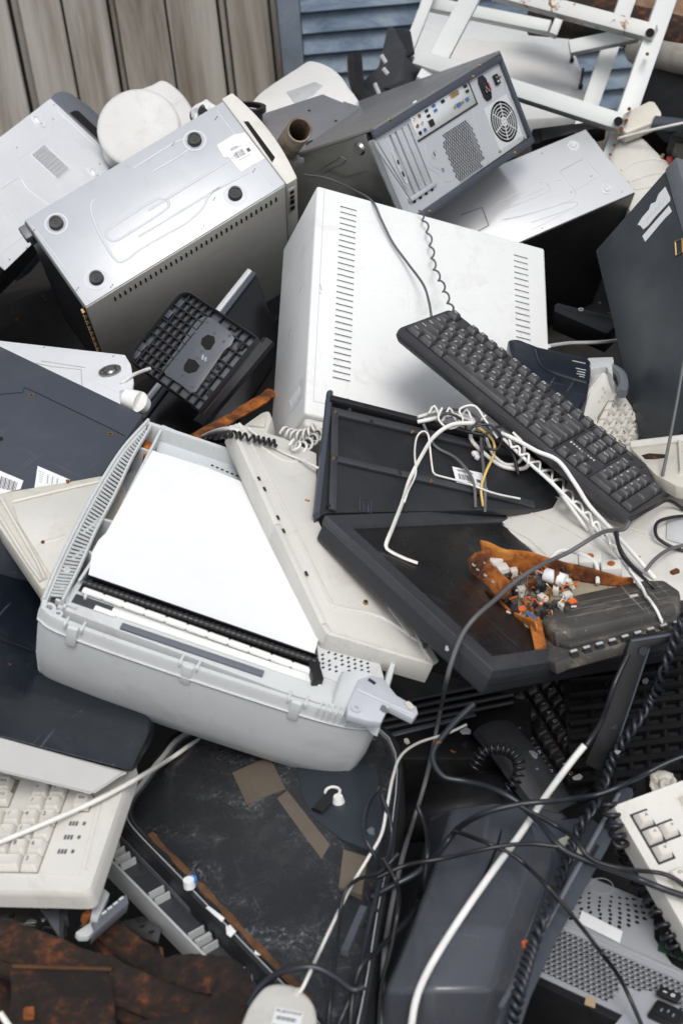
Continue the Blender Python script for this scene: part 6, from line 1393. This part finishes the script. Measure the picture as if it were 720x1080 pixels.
    # perforated silver case
    fr = plane3((640, 1000, 1.44), (719, 1033, 1.40), (650, 950, 1.50)); t = thing('power_supply', 'silver perforated power supply with black socket at the lower right corner', 'power supply', fr)
    A, B, D_ = fr.p(592, 975), fr.p(722, 1032), fr.p(566, 1040)
    w = Frame(np.stack([fr.W @ nrm([B[0]-A[0], B[1]-A[1], 0]), fr.W @ np.cross([0, 0, 1], nrm([B[0]-A[0], B[1]-A[1], 0])), fr.W[:, 2]], axis=1), fr.w(*A)); g = w
    # g: x along the fold, y towards the fan holes
    m = MB(); m.box(-.025, .21, -.085, .085, -.11, -.0015, .002); m.build('case_box', M['black'], t); t_off = None
    for ch in list(t.children): ch.matrix_parent_inverse = fr.mat().inverted() @ g.mat()
    def gb(mb_, nm, mt, lab=None):
        o = mb_.build(nm, M[mt] if isinstance(mt, str) else mt, t, lab); o.matrix_parent_inverse = fr.mat().inverted() @ g.mat(); return o
    m = MB(); m.perf(-.02, .19, -.070, -.006, .0, .001, 34, 11, .00235, True, lambda x, y: not (x > .085 and y < -.040) , 6); m.box(-.025, .21, -.006, .0, -.001, .0004); m.box(-.025, -.02, -.075, -.006, -.001, .0002); m.box(-.025, .20, -.076, -.070, -.001, .0001); gb(m, 'hole_grid', 'steelpsu')
    m = MB(); m.box(-.025, .20, 0, .006, -.0005, .0022, .001); gb(m, 'fold', 'steelpsu')
    m = MB(); m.box(-.01, .20, .006, .080, -.0006, .0006, .0005); pl = gb(m, 'fan_plate', 'steelpsu')
    c = g.p(634, 935); h = MB()
    for k in range(1, 9):
        rr = .012+.0062*k; n = int(5+4.2*k)
        for i in range(n):
            a_ = 2*math.pi*(i+.25*k)/n; x, y = c[0]+rr*math.cos(a_), c[1]+rr*math.sin(a_)
            if .010 < y < .076 and -.006 < x < .17: h.merge(_ell(x, y, .00062, .0019+.00012*k, .0013+.00010*k, a_))
    gb(h, 'fan_hole', 'void'); h = MB(); h.ring(c[0], c[1], .0004, .0012, .0115, .0125, 30, 0, 2*math.pi); gb(h, 'fan_boss', 'steelpsu')
    q = [g.p(*p, .001) for p in ((613, 962), (656, 984), (653, 996), (609, 974))]; h = MB(); h.poly(q, .0022, .0032); gb(h, 'label', 'label', 'white paper label')
    q = [g.p(*p, .001) for p in ((618, 1049), (628, 1054), (627, 1063), (616, 1059))]; h = MB(); h.poly(q, .0002, .0008); gb(h, 'tape', surf('tan_tape', (.42, .31, .19), .6, dirt=.2, seed=120))
    q = [g.p(*p, .001) for p in ((665, 1052), (678, 1044), (700, 1048), (716, 1062), (716, 1100), (640, 1090), (655, 1072))]; h = MB(); h.poly(q, .0003, .0009); gb(h, 'socket_plate', 'steelpsu')
    x, y = g.p(704, 1072); h = MB(); h.box(x-.016, x+.016, y-.014, y+.010, 0, .006, .002); so = gb(h, 'power_socket', 'black'); h = MB(); h.box(x-.012, x+.012, y-.010, y+.004, .006, .0068, .001); h2 = gb(h, 'socket_cavity', 'void'); x2, y2 = g.p(704, 1056); h = MB(); h.box(x2-.011, x2+.011, y2-.006, y2+.006, .006, .010, .001); gb(h, 'rocker_switch', 'black'); h = MB(); h.rbox(x2-.004, y2, .0102, .004, .0011, .0004); h.ring(x2+.004, y2, .010, .0104, .0011, .002, 16); gb(h, 'switch_mark', 'label')
    h = MB(); [h.rbox(x+dx, y-.003+dy, .0072, .0015, .004, .001) for dx, dy in ((-.006, 0), (0, .002), (.006, 0))]; gb(h, 'socket_pin', 'chrome')
    # black drive next to it
    fr = plane3((690, 985, 1.46), (720, 1000, 1.44), (700, 950, 1.5)); t = thing('circuit_box', 'black circuit housing squeezed between the cream keyboard and the perforated power supply', 'electronics', fr); slab('shell', fr, [(687, 1008), (688, 965), (700, 940), (730, 960), (730, 1030)], -.02, .004, M['black'], t, .002); slab('board', fr, [(693, 1002), (696, 975), (722, 985), (722, 1014)], .0045, .006, M['green'], t, .0005)
    m = MB(); [m.rbox(*fr.p(700+4*k, 993+2*k), .008, .004, .006, .004, .3, .0005) for k in range(4)]; m.build('chip', M['black'], t)
    # crumpled cream foam scraps
    for (x, y, d), s_, lab, i in (((600, 893, 1.50), .013, 'torn cream foam scrap between the monitor back and slotted strip', 2), ((697, 828, 1.56), .017, 'torn cream wrapping at the corner of the arrow key keyboard', 5)):
        m = MB(); tt = bmesh.new(); bmesh.ops.create_icosphere(tt, subdivisions=3, radius=s_); bmesh.ops.scale(tt, vec=(.7, 1.3, .6), verts=tt.verts); m.merge(tt); m.noise(s_*.5, 60, i).noise(s_*.2, 160, i); o = m.build('foam_scrap', M['cream2'], ang=30); o.location = U(x, y, d); tag(o, lab, 'foam')
    # ribbed grey vent shell and pale strip left of the monitor back
    fr = plane3((400, 940, 1.50), (345, 1075, 1.31), (412, 950, 1.49)); t = thing('vent_shell', 'ribbed pale grey vent shell wedged between television and monitor back', 'vent', fr)
    slab('shell', fr, [(397, 924), (404, 930), (412, 940), (409, 975), (385, 1020), (350, 1090), (330, 1100), (322, 1095), (375, 1010), (392, 985)], -.02, 0, M['greyin'], t, .002)
    m = MB(); [m.tube([(*fr.p(398+2*k-.0*k, 935+9*k), .001), (*fr.p(404-4*k+12, 950+9*k), .001)], .0015, 5) for k in range(6)]; m.build('rib', M['slatehi'], t)
    m = MB(); q = [(*fr.p(*p), .004) for p in ((392, 984), (372, 1012), (350, 1042), (330, 1078), (322, 1095))]; m.tube(q, .0035, 6, .6, (0, 0, 1)); m.build('pale_strip', M['label'], t)
    # orange clip on the twisted cord
    o = MB().rbox(0, 0, 0, .006, .020, .006, .15, .001).build('cable_clip', M['orange']); o.location = U(556, 1003, 1.28); tag(o, 'small orange clip on the dark twisted cord', 'clip')
def _ell(x, y, z, rx, ry, a):
    t = bmesh.new(); v = [t.verts.new((px, py, z)) for px, py in circ(x, y, rx, 10, ry, a)]; t.faces.new(v); return t

# ================================================================== CABLES
DG = None
def hit(px, py):
    r = ray(px, py); l = np.linalg.norm(r); ok, loc, n, i, o, m_ = bpy.context.scene.ray_cast(DG, Vector(CO), Vector(r/l))
    return (CB[2] @ (np.array(loc)-CO)) if ok else 4.0
def drape(pts, r, lift=0, win=5, cap=None, step=3.0):
    """cord resting on whatever lies under its course; optional third value fixes its distance there"""
    S = smooth([(p[0], p[1], 0) for p in pts], 12); out = [S[0]]; 
    for p in S[1:]:
        if np.linalg.norm((p-out[-1])[:2]) >= step: out.append(p)
    if np.linalg.norm((S[-1]-out[-1])[:2]) > .5: out.append(S[-1])
    H = np.array([hit(p[0], p[1]) for p in out])-r*1.25-lift
    if cap: H = np.minimum(H, cap)
    n = len(H); Mi = np.array([H[max(0, i-win):i+win+1].min() for i in range(n)])
    fx = {}
    for p in pts:
        if len(p) > 2:
            i = int(np.argmin([np.hypot(q[0]-p[0], q[1]-p[1]) for q in out])); fx[i] = p[2]
    for i, d in fx.items():
        for j in range(n):
            k = math.exp(-((i-j)/(win*2.2))**2); Mi[j] = Mi[j]*(1-k)+d*k
    for _ in range(3): Mi = np.array([Mi[max(0, i-2):i+3].mean() for i in range(n)])
    return [U(p[0], p[1], d) for p, d in zip(out, Mi)]
def cord(nm, pts, r, mat, lab, cat='cable', group='loose cables over the pile', flat=1., n=8, **k):
    global DG
    P = drape(pts, r, **k); o0 = Vector(P[len(P)//2]); m = MB(); m.tube([tuple(Vector(p)-o0) for p in P], r, n, flat); o = m.build(nm, M[mat], ang=60); o.location = o0; tag(o, lab, cat, group); bpy.context.view_layer.update(); DG = bpy.context.evaluated_depsgraph_get(); return o
def coil(nm, pts, R_, r, turns, mat, lab, strands=1, group='loose cables over the pile', taper=0, **k):
    global DG
    P = [Vector(p) for p in drape(pts, R_+r, **k)]; o0 = P[len(P)//2].copy(); m = MB()
    for s in range(strands):
        q = []; N = turns*12; ref = Vector((.1, .3, .9))
        for i in range(N+1):
            u = i/N*(len(P)-1); a = P[int(u)].lerp(P[min(int(u)+1, len(P)-1)], u % 1); d = (P[min(int(u)+1, len(P)-1)]-P[max(int(u)-1, 0)]).normalized(); e = d.cross(ref).normalized(); f = e.cross(d); an = 2*math.pi*(i/12+s/strands)
            q.append(tuple(a-o0+e*R_*math.cos(an)+f*R_*math.sin(an)))
        m.tube(q, r, 7)
    o = m.build(nm, M[mat], ang=60); o.location = o0; tag(o, lab, 'cable', group); bpy.context.view_layer.update(); DG = bpy.context.evaluated_depsgraph_get(); return o
def cables():
    global DG
    bpy.context.view_layer.update(); DG = bpy.context.evaluated_depsgraph_get()
    cord('cable', [(320, 184), (345, 188), (372, 200), (392, 212), (402, 232), (414, 256), (430, 278), (446, 300), (452, 318), (455, 336, 2.10)], .0020, 'greycord', 'thin grey cable trailing down the big white case to the left of the curly cord')
    coil('curly_cord', [(443, 222), (450, 240), (455, 262), (458, 282), (466, 300), (473, 318), (478, 330, 2.09)], .0032, .0016, 9, 'greycord', 'thin curly grey cord hanging from the fan tower onto the big white case')
    cord('cable', [(722, 372, 1.95), (714, 420), (706, 462), (698, 502)], .0022, 'greycord', 'grey cable hanging down the front of the slate tower at the right edge', cap=1.93)
    # tangle below the white case
    cord('cable', [(440, 440), (462, 434), (484, 432), (505, 440), (524, 452), (545, 470), (575, 500), (620, 560)], .0026, 'whitecord', 'white cable on top of the tangle running under the black keyboard', win=6)
    cord('cable', [(440, 445), (466, 440), (490, 438), (500, 447), (496, 462), (510, 478), (530, 492), (552, 494), (560, 484)], .0030, 'whitecord', 'white looped cable sagging lowest in the tangle', win=6)
    cord('cable', [(478, 437), (500, 446), (512, 462), (520, 480), (534, 490), (548, 486), (552, 470), (540, 456)], .0024, 'whitecord', 'white inner loop of cable in the tangle', win=6)
    cord('cable', [(446, 447), (458, 470), (480, 483), (495, 500), (500, 515), (501, 535)], .0022, 'greycord', 'grey cable crossing the charcoal keyboard underside', win=4)
    cord('cable', [(507, 455), (508, 480), (511, 510), (511, 540)], .0024, 'greycord', 'straight dark grey cable dropping beside the white label', win=4)
    cord('cable', [(470, 448), (490, 455), (515, 460), (530, 468), (541, 480), (546, 500)], .0025, 'blackcord', 'black cable looping through the white tangle', win=5)
    cord('wire', [(478, 449), (496, 448), (510, 455), (520, 466), (520, 480), (512, 498), (507, 515), (509, 534)], .0019, 'yellow', 'thin yellow wire drooping from the tangle past the white label', win=5)
    for i, (pl, r) in enumerate((([(452, 436), (458, 428), (466, 444), (474, 430), (482, 446), (492, 432), (500, 448), (512, 438)], .0016), ([(460, 446), (470, 436), (486, 442), (494, 454), (506, 444), (520, 456)], .0018), ([(466, 430), (462, 442), (474, 452), (488, 444), (484, 432), (500, 428), (512, 444), (524, 462)], .0016), ([(500, 450), (515, 448), (528, 460), (524, 474), (510, 470), (514, 456), (530, 450), (544, 464)], .0018))):
        cord('wire', pl, r, 'blackcord' if i % 2 else 'whitecord', ['fine white wire zigzagging at the top of the tangle', 'fine black wire zigzagging at the top of the tangle', 'fine white wire curled at the left of the tangle', 'fine black wire curled in the middle of the tangle'][i], win=6, lift=.004)
    # white flat cord with a bent end on the black screen
    cord('wire', [(440, 594), (424, 588), (409, 580), (407, 574), (414, 556), (424, 530), (432, 505), (446, 478), (458, 460), (476, 448), (498, 446)], .0028, 'whitecord', 'white stiff wire with a hooked end standing on the black screen', win=4, flat=.7)
    cord('wire', [(426, 530), (430, 518), (438, 500), (437, 478), (439, 462), (445, 455), (451, 458), (453, 472), (456, 496), (460, 501), (490, 509), (520, 520), (548, 526)], .0014, 'whitecord', 'thin pale wire bent into a tall loop before the charcoal keyboard underside', win=3)
    coil('curly_cord', [(298, 456), (312, 460), (326, 458), (336, 450)], .0085, .0022, 7, 'whitecord', 'bunched white curly cord at the lower corner of the big white case', win=3, lift=.004)
    coil('curly_cord', [(306, 468), (318, 472), (330, 464), (338, 456)], .0065, .0020, 6, 'whitecord', 'second short white curl of cord just under the bunched one', win=3, lift=.004)
    cord('cable', [(262, 452), (280, 466), (300, 478), (320, 486), (336, 494)], .0018, 'offwhite', 'thin cream cord along the upper edge of the cream cover panel', win=3)
    # white lace of flat cable below the keyboard
    A = [(536, 462), (560, 480), (590, 500), (612, 530), (632, 552), (655, 585), (690, 640)]; B = [(540, 474), (560, 494), (590, 520), (616, 545), (640, 576), (662, 600), (700, 660)]
    cord('cable', [(528, 456), (548, 466), (566, 476), (588, 486), (606, 510), (620, 532), (636, 550), (655, 570), (690, 610)], .0031, 'white', 'thick white cable edging the underside of the black keyboard', win=5)
    cord('cable', [(530, 462), (555, 486), (580, 508), (604, 532), (630, 560), (652, 586), (676, 620)], .0026, 'white', 'second white cable running parallel beneath the thick white one', win=5)
    z = []
    for k in range(15):
        u = k/14; i = u*5.99; a = np.array(A[int(i)])*(1-i % 1)+np.array(A[int(i)+1 if int(i) < 6 else 6])*(i % 1); b = np.array(B[int(i)])*(1-i % 1)+np.array(B[int(i)+1 if int(i) < 6 else 6])*(i % 1); z += [tuple(a*.9+b*.1), tuple(a*.45+b*.55), tuple(b*.9+a*.1-np.array([1, 1])), tuple(a*.6+b*.4+np.array([3, 5]))]
    cord('wire', z, .0018, 'white', 'white wire waving back and forth between two white cables', win=3, step=1.6)
    # left side
    cord('cable', [(-70, 912), (-6, 890), (20, 880), (60, 863), (100, 845), (140, 824), (180, 800), (200, 786), (214, 778, 1.62), (222, 772, 1.70)], .0028, 'whitecord', 'white cable crossing the cream keyboard up to the printer', win=5)
    cord('cable', [(0, 1068), (12, 1085)], .003, 'whitecord', 'tip of white cable at the bottom left corner')
    cord('cable', [(128, 404), (140, 396), (152, 391), (158, 389)], .003, 'whitecord', 'short white cable behind the power plug', win=3)
    cord('cable', [(214, 460), (226, 455), (240, 452), (252, 455)], .0028, 'whitecord', 'white cable end at the top rim of the printer')
    coil('curly_cord', [(222, 462), (232, 460), (244, 458), (256, 460), (292, 468)], .004, .0018, 12, 'blackcord', 'black curly cord behind the top rim of the printer', strands=1)
    # right side
    cord('cable', [(664, 548), (658, 558), (640, 560), (626, 566), (600, 582), (570, 596), (545, 612), (520, 634), (500, 652), (486, 672), (474, 705), (465, 745), (457, 785), (448, 825), (436, 865), (424, 905), (412, 960), (405, 1010), (400, 1090)], .0027, 'greycord', 'long grey cable falling from the black keyboard over the screen to the bottom', win=9)
    cord('cable', [(650, 560), (652, 575), (662, 592), (676, 606)], .0024, 'blackcord', 'short black cable over the white lace near the rusty switch boxes')
    cord('cable', [(648, 562), (655, 585), (672, 604), (690, 620)], .0022, 'blackcord', 'second short black cable over the white lace')
    cord('cable', [(724, 544), (706, 546), (692, 552), (692, 566), (706, 576), (724, 582)], .0024, 'blackcord', 'black cable looped on the cream housing at the right edge')
    cord('cable', [(724, 574), (704, 580), (690, 590), (680, 602)], .0024, 'greycord', 'grey cable arching over the cream housing at the right edge')
    cord('cable', [(664, 548), (690, 534), (705, 528), (724, 540)], .0024, 'blackcord', 'black cable leaving the lower right corner of the black keyboard')
    cord('cable', [(616, 786, 1.46), (600, 806), (575, 840), (548, 880), (520, 918), (492, 958), (466, 998), (448, 1030), (438, 1056), (432, 1092)], .0036, 'white', 'thick white cable running diagonally over the blue grey monitor back', win=10, cap=1.5)
    cord('cable', [(662, 690), (648, 720), (634, 760), (618, 786, 1.47)], .0030, 'blackcord', 'black end of the thick white cable beside the bracket arm', win=5)
    cord('wire', [(492, 764), (470, 774), (440, 784), (422, 798), (414, 820), (408, 850), (402, 880), (388, 905), (370, 935), (352, 972), (334, 1010), (320, 1040), (315, 1047)], .0017, 'whitecord', 'thin white mouse cord rising along the television to the dark middle', win=8)
    coil('twisted_cord', [(724, 640), (712, 672), (702, 700), (692, 725), (680, 748), (662, 775), (646, 800), (636, 828), (626, 850), (610, 875), (596, 910), (586, 940), (572, 968), (560, 1000), (548, 1040), (536, 1092)], .0038, .0028, 26, 'cordblue', 'dark twisted cord running down the right side over the slotted strip', strands=2, win=10, cap=1.6)
    coil('curly_cord', [(640, 846), (648, 870), (655, 892), (664, 912), (676, 935), (690, 960), (704, 985), (716, 1004)], .0070, .0026, 15, 'blackcord', 'black curly cord along the front edge of the arrow key keyboard', win=6)
    coil('curly_cord', [(500, 810), (510, 792), (530, 790), (545, 800), (545, 820), (530, 838)], .006, .0017, 18, 'blackcord', 'black curly telephone cord ring in the shadows', win=5, cap=1.62)
    cord('cable', [(500, 742), (474, 768), (456, 795), (466, 818), (490, 824), (520, 832), (548, 848), (572, 872), (592, 895), (620, 908), (660, 922), (700, 938), (730, 948)], .0034, 'cordblue', 'thick dark cable sweeping right across the slotted strip', win=10, cap=1.5)
    cord('cable', [(392, 946), (412, 935), (440, 920), (465, 895), (485, 872), (515, 856), (550, 848), (590, 844), (630, 838), (665, 824), (700, 806), (730, 794)], .0032, 'cordblue', 'thick dark cable sweeping from the television up to the right edge', win=10, cap=1.56)
    cord('cable', [(478, 876), (500, 884), (520, 892), (545, 905), (572, 930), (600, 962), (630, 1000), (655, 1035), (680, 1090)], .0022, 'blackcord', 'thin black cable slanting down over the perforated power supply', win=9, cap=1.48)
    cord('cable', [(400, 830), (388, 850), (384, 880), (396, 905), (402, 930)], .0024, 'cordblue', 'dark cable bent at the right rim of the television, uppermost', win=6)
    cord('cable', [(402, 838), (412, 870), (410, 900), (398, 940), (386, 990), (378, 1030), (366, 1060), (350, 1095)], .0024, 'cordblue', 'dark cable dropping beside the ribbed vent shell', win=7)
    cord('cable', [(440, 850), (450, 880), (448, 920), (436, 960), (415, 985), (395, 1005), (380, 1020), (372, 1050), (368, 1095)], .0026, 'blackcord', 'black cable looping back above the ribbed vent shell', win=7, cap=1.5)
    cord('cable', [(420, 900), (400, 920), (376, 928), (362, 945), (356, 985), (350, 1040), (344, 1095)], .0020, 'blackcord', 'black cable along the right side of the scratched screen', win=7)
    cord('cable', [(262, 1060), (275, 1040), (300, 1024), (330, 1020), (352, 1030), (372, 1044), (384, 1040)], .0034, 'cordblue', 'dark cable arching over the white mouse', win=7, cap=1.30)
    cord('cable', [(398, 925), (430, 912), (470, 905), (500, 898), (530, 892), (560, 890), (588, 893)], .0022, 'blackcord', 'thin black cable crossing the top of the monitor back', win=7)
    cord('cable', [(404, 905), (420, 940), (414, 990), (402, 1040), (398, 1090)], .0022, 'blackcord', 'thin black cable beside the long grey cable near the bottom', win=8)
    cord('cable', [(548, 850), (600, 880), (622, 905), (655, 916), (700, 922), (728, 938)], .0024, 'blackcord', 'thin black cable loop between shroud and slotted strip', win=6)
    cord('cable', [(728, 128), (700, 134), (670, 141), (650, 146)], .0030, 'offwhite', 'thin cream cable leading to the small adapter at the upper right', win=5)

def debris():
    """small loose bits caught on ledges and in the gaps, each lying on what is under it"""
    global DG
    bpy.context.view_layer.update(); DG = bpy.context.evaluated_depsgraph_get(); rnd = random.Random(11); protos = []
    for k in range(5):
        n = rnd.choice((3, 4, 5, 6)); pts = [(rnd.uniform(.004, .010)*math.cos(6.28*i/n+rnd.uniform(-.3, .3)), rnd.uniform(.003, .008)*math.sin(6.28*i/n+rnd.uniform(-.3, .3))) for i in range(n)]
        o = MB().poly(pts, 0, rnd.uniform(.0015, .004), .0004, 1).build('shard', M[('cream2', 'dark', 'greyin', 'slatehi', 'rust')[k]]); protos.append(o)
    zones = [((5, 300), (75, 350), 4), ((580, 300), (650, 350), 4), ((86, 968), (150, 1000), 5), ((390, 745), (500, 800), 8), ((560, 745), (610, 830), 4), ((620, 700), (710, 800), 6), ((400, 580), (500, 690), 2), ((600, 555), (710, 600), 2), ((0, 590), (30, 760), 2), ((0, 950), (60, 985), 4), ((370, 860), (400, 1000), 4)]
    used = set()
    for (xa, ya), (xb, yb), n in zones:
        for _ in range(n):
            px, py = rnd.uniform(xa, xb), rnd.uniform(ya, yb); r = ray(px, py); ok, loc, nr, i, ob, m_ = bpy.context.scene.ray_cast(DG, Vector(CO), Vector(r/np.linalg.norm(r)))
            if not ok or nr.z < .25: continue
            k = rnd.randrange(5)
            if k not in used: o = protos[k]; used.add(k)
            else: o = protos[k].copy(); C.objects.link(o)
            o.rotation_mode = 'QUATERNION'; o.rotation_quaternion = nr.to_track_quat('Z', 'Y') @ Matrix.Rotation(rnd.uniform(0, 6.28), 3, 'Z').to_quaternion(); o.location = loc-nr*.0003; s_ = rnd.uniform(.35, 1.0); o.scale = (s_, s_, s_)
            tag(o, ('small cream plastic shard scattered on the pile', 'small black plastic shard scattered on the pile', 'small grey plastic shard scattered on the pile', 'small slate plastic shard scattered on the pile', 'small rusty metal flake scattered on the pile')[k], 'shard', ('cream shards', 'black shards', 'grey shards', 'slate shards', 'rusty flakes')[k]+' scattered on the pile')
    for k in range(5):
        if k not in used: bpy.data.objects.remove(protos[k])
# ================================================================== CAMERA, LIGHT
M['tvscreen'] = surf('scratched_dark_screen', (.020, .021, .024), .27, dirt=.22, dirtc=(.10, .10, .10), var=.3, scr=.22, sdist=4.0, sk=.8, scrc=(.20, .21, .23), seed=130)
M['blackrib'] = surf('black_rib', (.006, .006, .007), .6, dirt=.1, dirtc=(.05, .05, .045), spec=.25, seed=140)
M['keygap'] = surf('brown_key_gap', (.20, .175, .135), .7, dirt=.5, var=.2, seed=141)
M['greystrip'] = surf('pale_grey_strip', (.38, .38, .375), .45, dirt=.2, var=.05, seed=142)
M['dullwhite'] = surf('dull_white_plastic', (.56, .56, .55), .5, dirt=.25, var=.05, seed=143)
M['navyhi'] = surf('dark_blue_plate', (.022, .028, .038), .4, dirt=.2, dirtc=(.12, .14, .17), var=.2, seed=131)
M['slate2'] = surf('slate_strip', (.045, .052, .066), .45, dirt=.2, dirtc=(.15, .15, .15), var=.1, seed=132)
def scuffed(m):
    nt = m.node_tree; b = nt.nodes['Principled BSDF']; s = NT(nt); old = b.inputs['Base Color'].links[0].from_socket
    wob = s.n('ShaderNodeTexNoise'); wob.inputs['Scale'].default_value = 9; wob.inputs['Detail'].default_value = 6; s.l(s.tc.outputs['Object'], wob.inputs['Vector'])
    ad = s.n('ShaderNodeVectorMath', operation='MULTIPLY_ADD'); s.l(wob.outputs['Color'], ad.inputs[0]); ad.inputs[1].default_value = (.28, .28, .28); s.l(s.tc.outputs['Object'], ad.inputs[2])
    tot = None
    for sc_, th in ((22, .016), (41, .022), (75, .03)):
        v = s.n('ShaderNodeTexVoronoi', feature='DISTANCE_TO_EDGE'); v.inputs['Scale'].default_value = sc_; s.l(ad.outputs[0], v.inputs['Vector'])
        f = s.ramp(v.outputs['Distance'], [(0, (1, 1, 1)), (th, (0, 0, 0))]); tot = f if tot is None else s.mix(1, tot, f, 'ADD')
    loc = s.mapp((1, 1, 1)); msk = s.ramp(s.noise(loc, 11, 6, .75, .5), [(.50, (0, 0, 0)), (.64, (1, 1, 1))]); fine = s.ramp(s.noise(loc, 120, 5, .8), [(.42, (0, 0, 0)), (.6, (1, 1, 1))])
    tot = s.mix(1, s.mix(1, tot, msk, 'MULTIPLY'), fine, 'MULTIPLY'); haze_ = s.mix(1, msk, s.ramp(s.noise(loc, 45, 8, .8, 1.5), [(.45, (0, 0, 0)), (.7, (.5, .5, .5))]), 'MULTIPLY')
    f = s.mix(1, s.mul(tot, .75), s.mul(haze_, .16), 'ADD'); nt.links.new(s.mix(f, old, (.34, .35, .37)), b.inputs['Base Color'])
scuffed(M['tvscreen'])
M['blackkey'] = surf('black_key', (.014, .014, .016), .35, dirt=.1, seed=133)
M['cordblue'] = surf('blue_black_cord', (.014, .017, .024), .36, dirt=.1, dirtc=(.1, .1, .1), seed=134)
M['rustmid'] = rustmat('brown_rust', [(.25, (.03, .015, .008)), (.5, (.10, .045, .018)), (.7, (.22, .10, .035)), (.85, (.32, .17, .07))], 45)
M['steelpsu'] = surf('grey_zinc_steel', (.40, .415, .44), .4, metal=.2, dirt=.12, dirtc=(.2, .2, .2), var=.06, seed=135, bump=.2)

build_setting(); build_wall()
case_T1(); case_T2(); case_T3(); case_T4(); case_B1(); case_T5(); far_things()
stand_base(); panel_monitor(); left_things(); navy_housing(); printer(); rusty_angle(); bezel_panel(); dark_tray(); lcd_screen(); right_things(); full_keyboard(); rusty_board()
keyboard_left(); keyboard_right(); screen_panel(); low_left(); low_right(); cables(); debris()

sc = bpy.context.scene
cam = bpy.data.objects.new('camera', bpy.data.cameras.new('camera')); C.objects.link(cam); cd = cam.data
cd.sensor_fit = 'VERTICAL'; cd.sensor_height = 36; cd.sensor_width = 24; cd.lens = 50; cd.clip_start = .05; cd.clip_end = 500
Mx = Matrix.Identity(4)
for i in range(3): Mx[i][0], Mx[i][1], Mx[i][2], Mx[i][3] = CB[0][i], -CB[1][i], -CB[2][i], CO[i]
cam.matrix_world = Mx; sc.camera = cam
cd.dof.use_dof = True; cd.dof.focus_distance = 2.05; cd.dof.aperture_fstop = 8

SUN_EL, SUN_AZ = R(62), R(165)   # azimuth measured from +Y (ahead) towards +X
sd = Vector((math.sin(SUN_AZ)*math.cos(SUN_EL), math.cos(SUN_AZ)*math.cos(SUN_EL), math.sin(SUN_EL)))
w = bpy.data.worlds.new('World'); sc.world = w; w.use_nodes = True; nt = w.node_tree; bg = nt.nodes['Background']
sky = nt.nodes.new('ShaderNodeTexSky'); sky.sky_type = 'NISHITA'; sky.sun_disc = False; sky.sun_elevation = SUN_EL; sky.sun_rotation = SUN_AZ; sky.dust_density = 4; sky.air_density = 1.0
hs = nt.nodes.new('ShaderNodeHueSaturation'); hs.inputs['Saturation'].default_value = .30
nt.links.new(sky.outputs[0], hs.inputs['Color']); nt.links.new(hs.outputs[0], bg.inputs[0]); bg.inputs[1].default_value = .15
sun = bpy.data.objects.new('sun', bpy.data.lights.new('sun', 'SUN')); C.objects.link(sun); sun.data.energy = 1.2; sun.data.angle = R(22); sun.data.color = (1, .97, .93)
sun.rotation_euler = sd.to_track_quat('Z', 'Y').to_euler(); sun.location = (0, 0, 5)
sc.view_settings.view_transform = 'Standard'; sc.view_settings.look = 'None'; sc.view_settings.gamma = 1; sc.view_settings.exposure = 0.1; sc.view_settings.use_curve_mapping = False
sc.render.engine = 'CYCLES'; sc.cycles.max_bounces = 5; sc.cycles.use_denoising = True
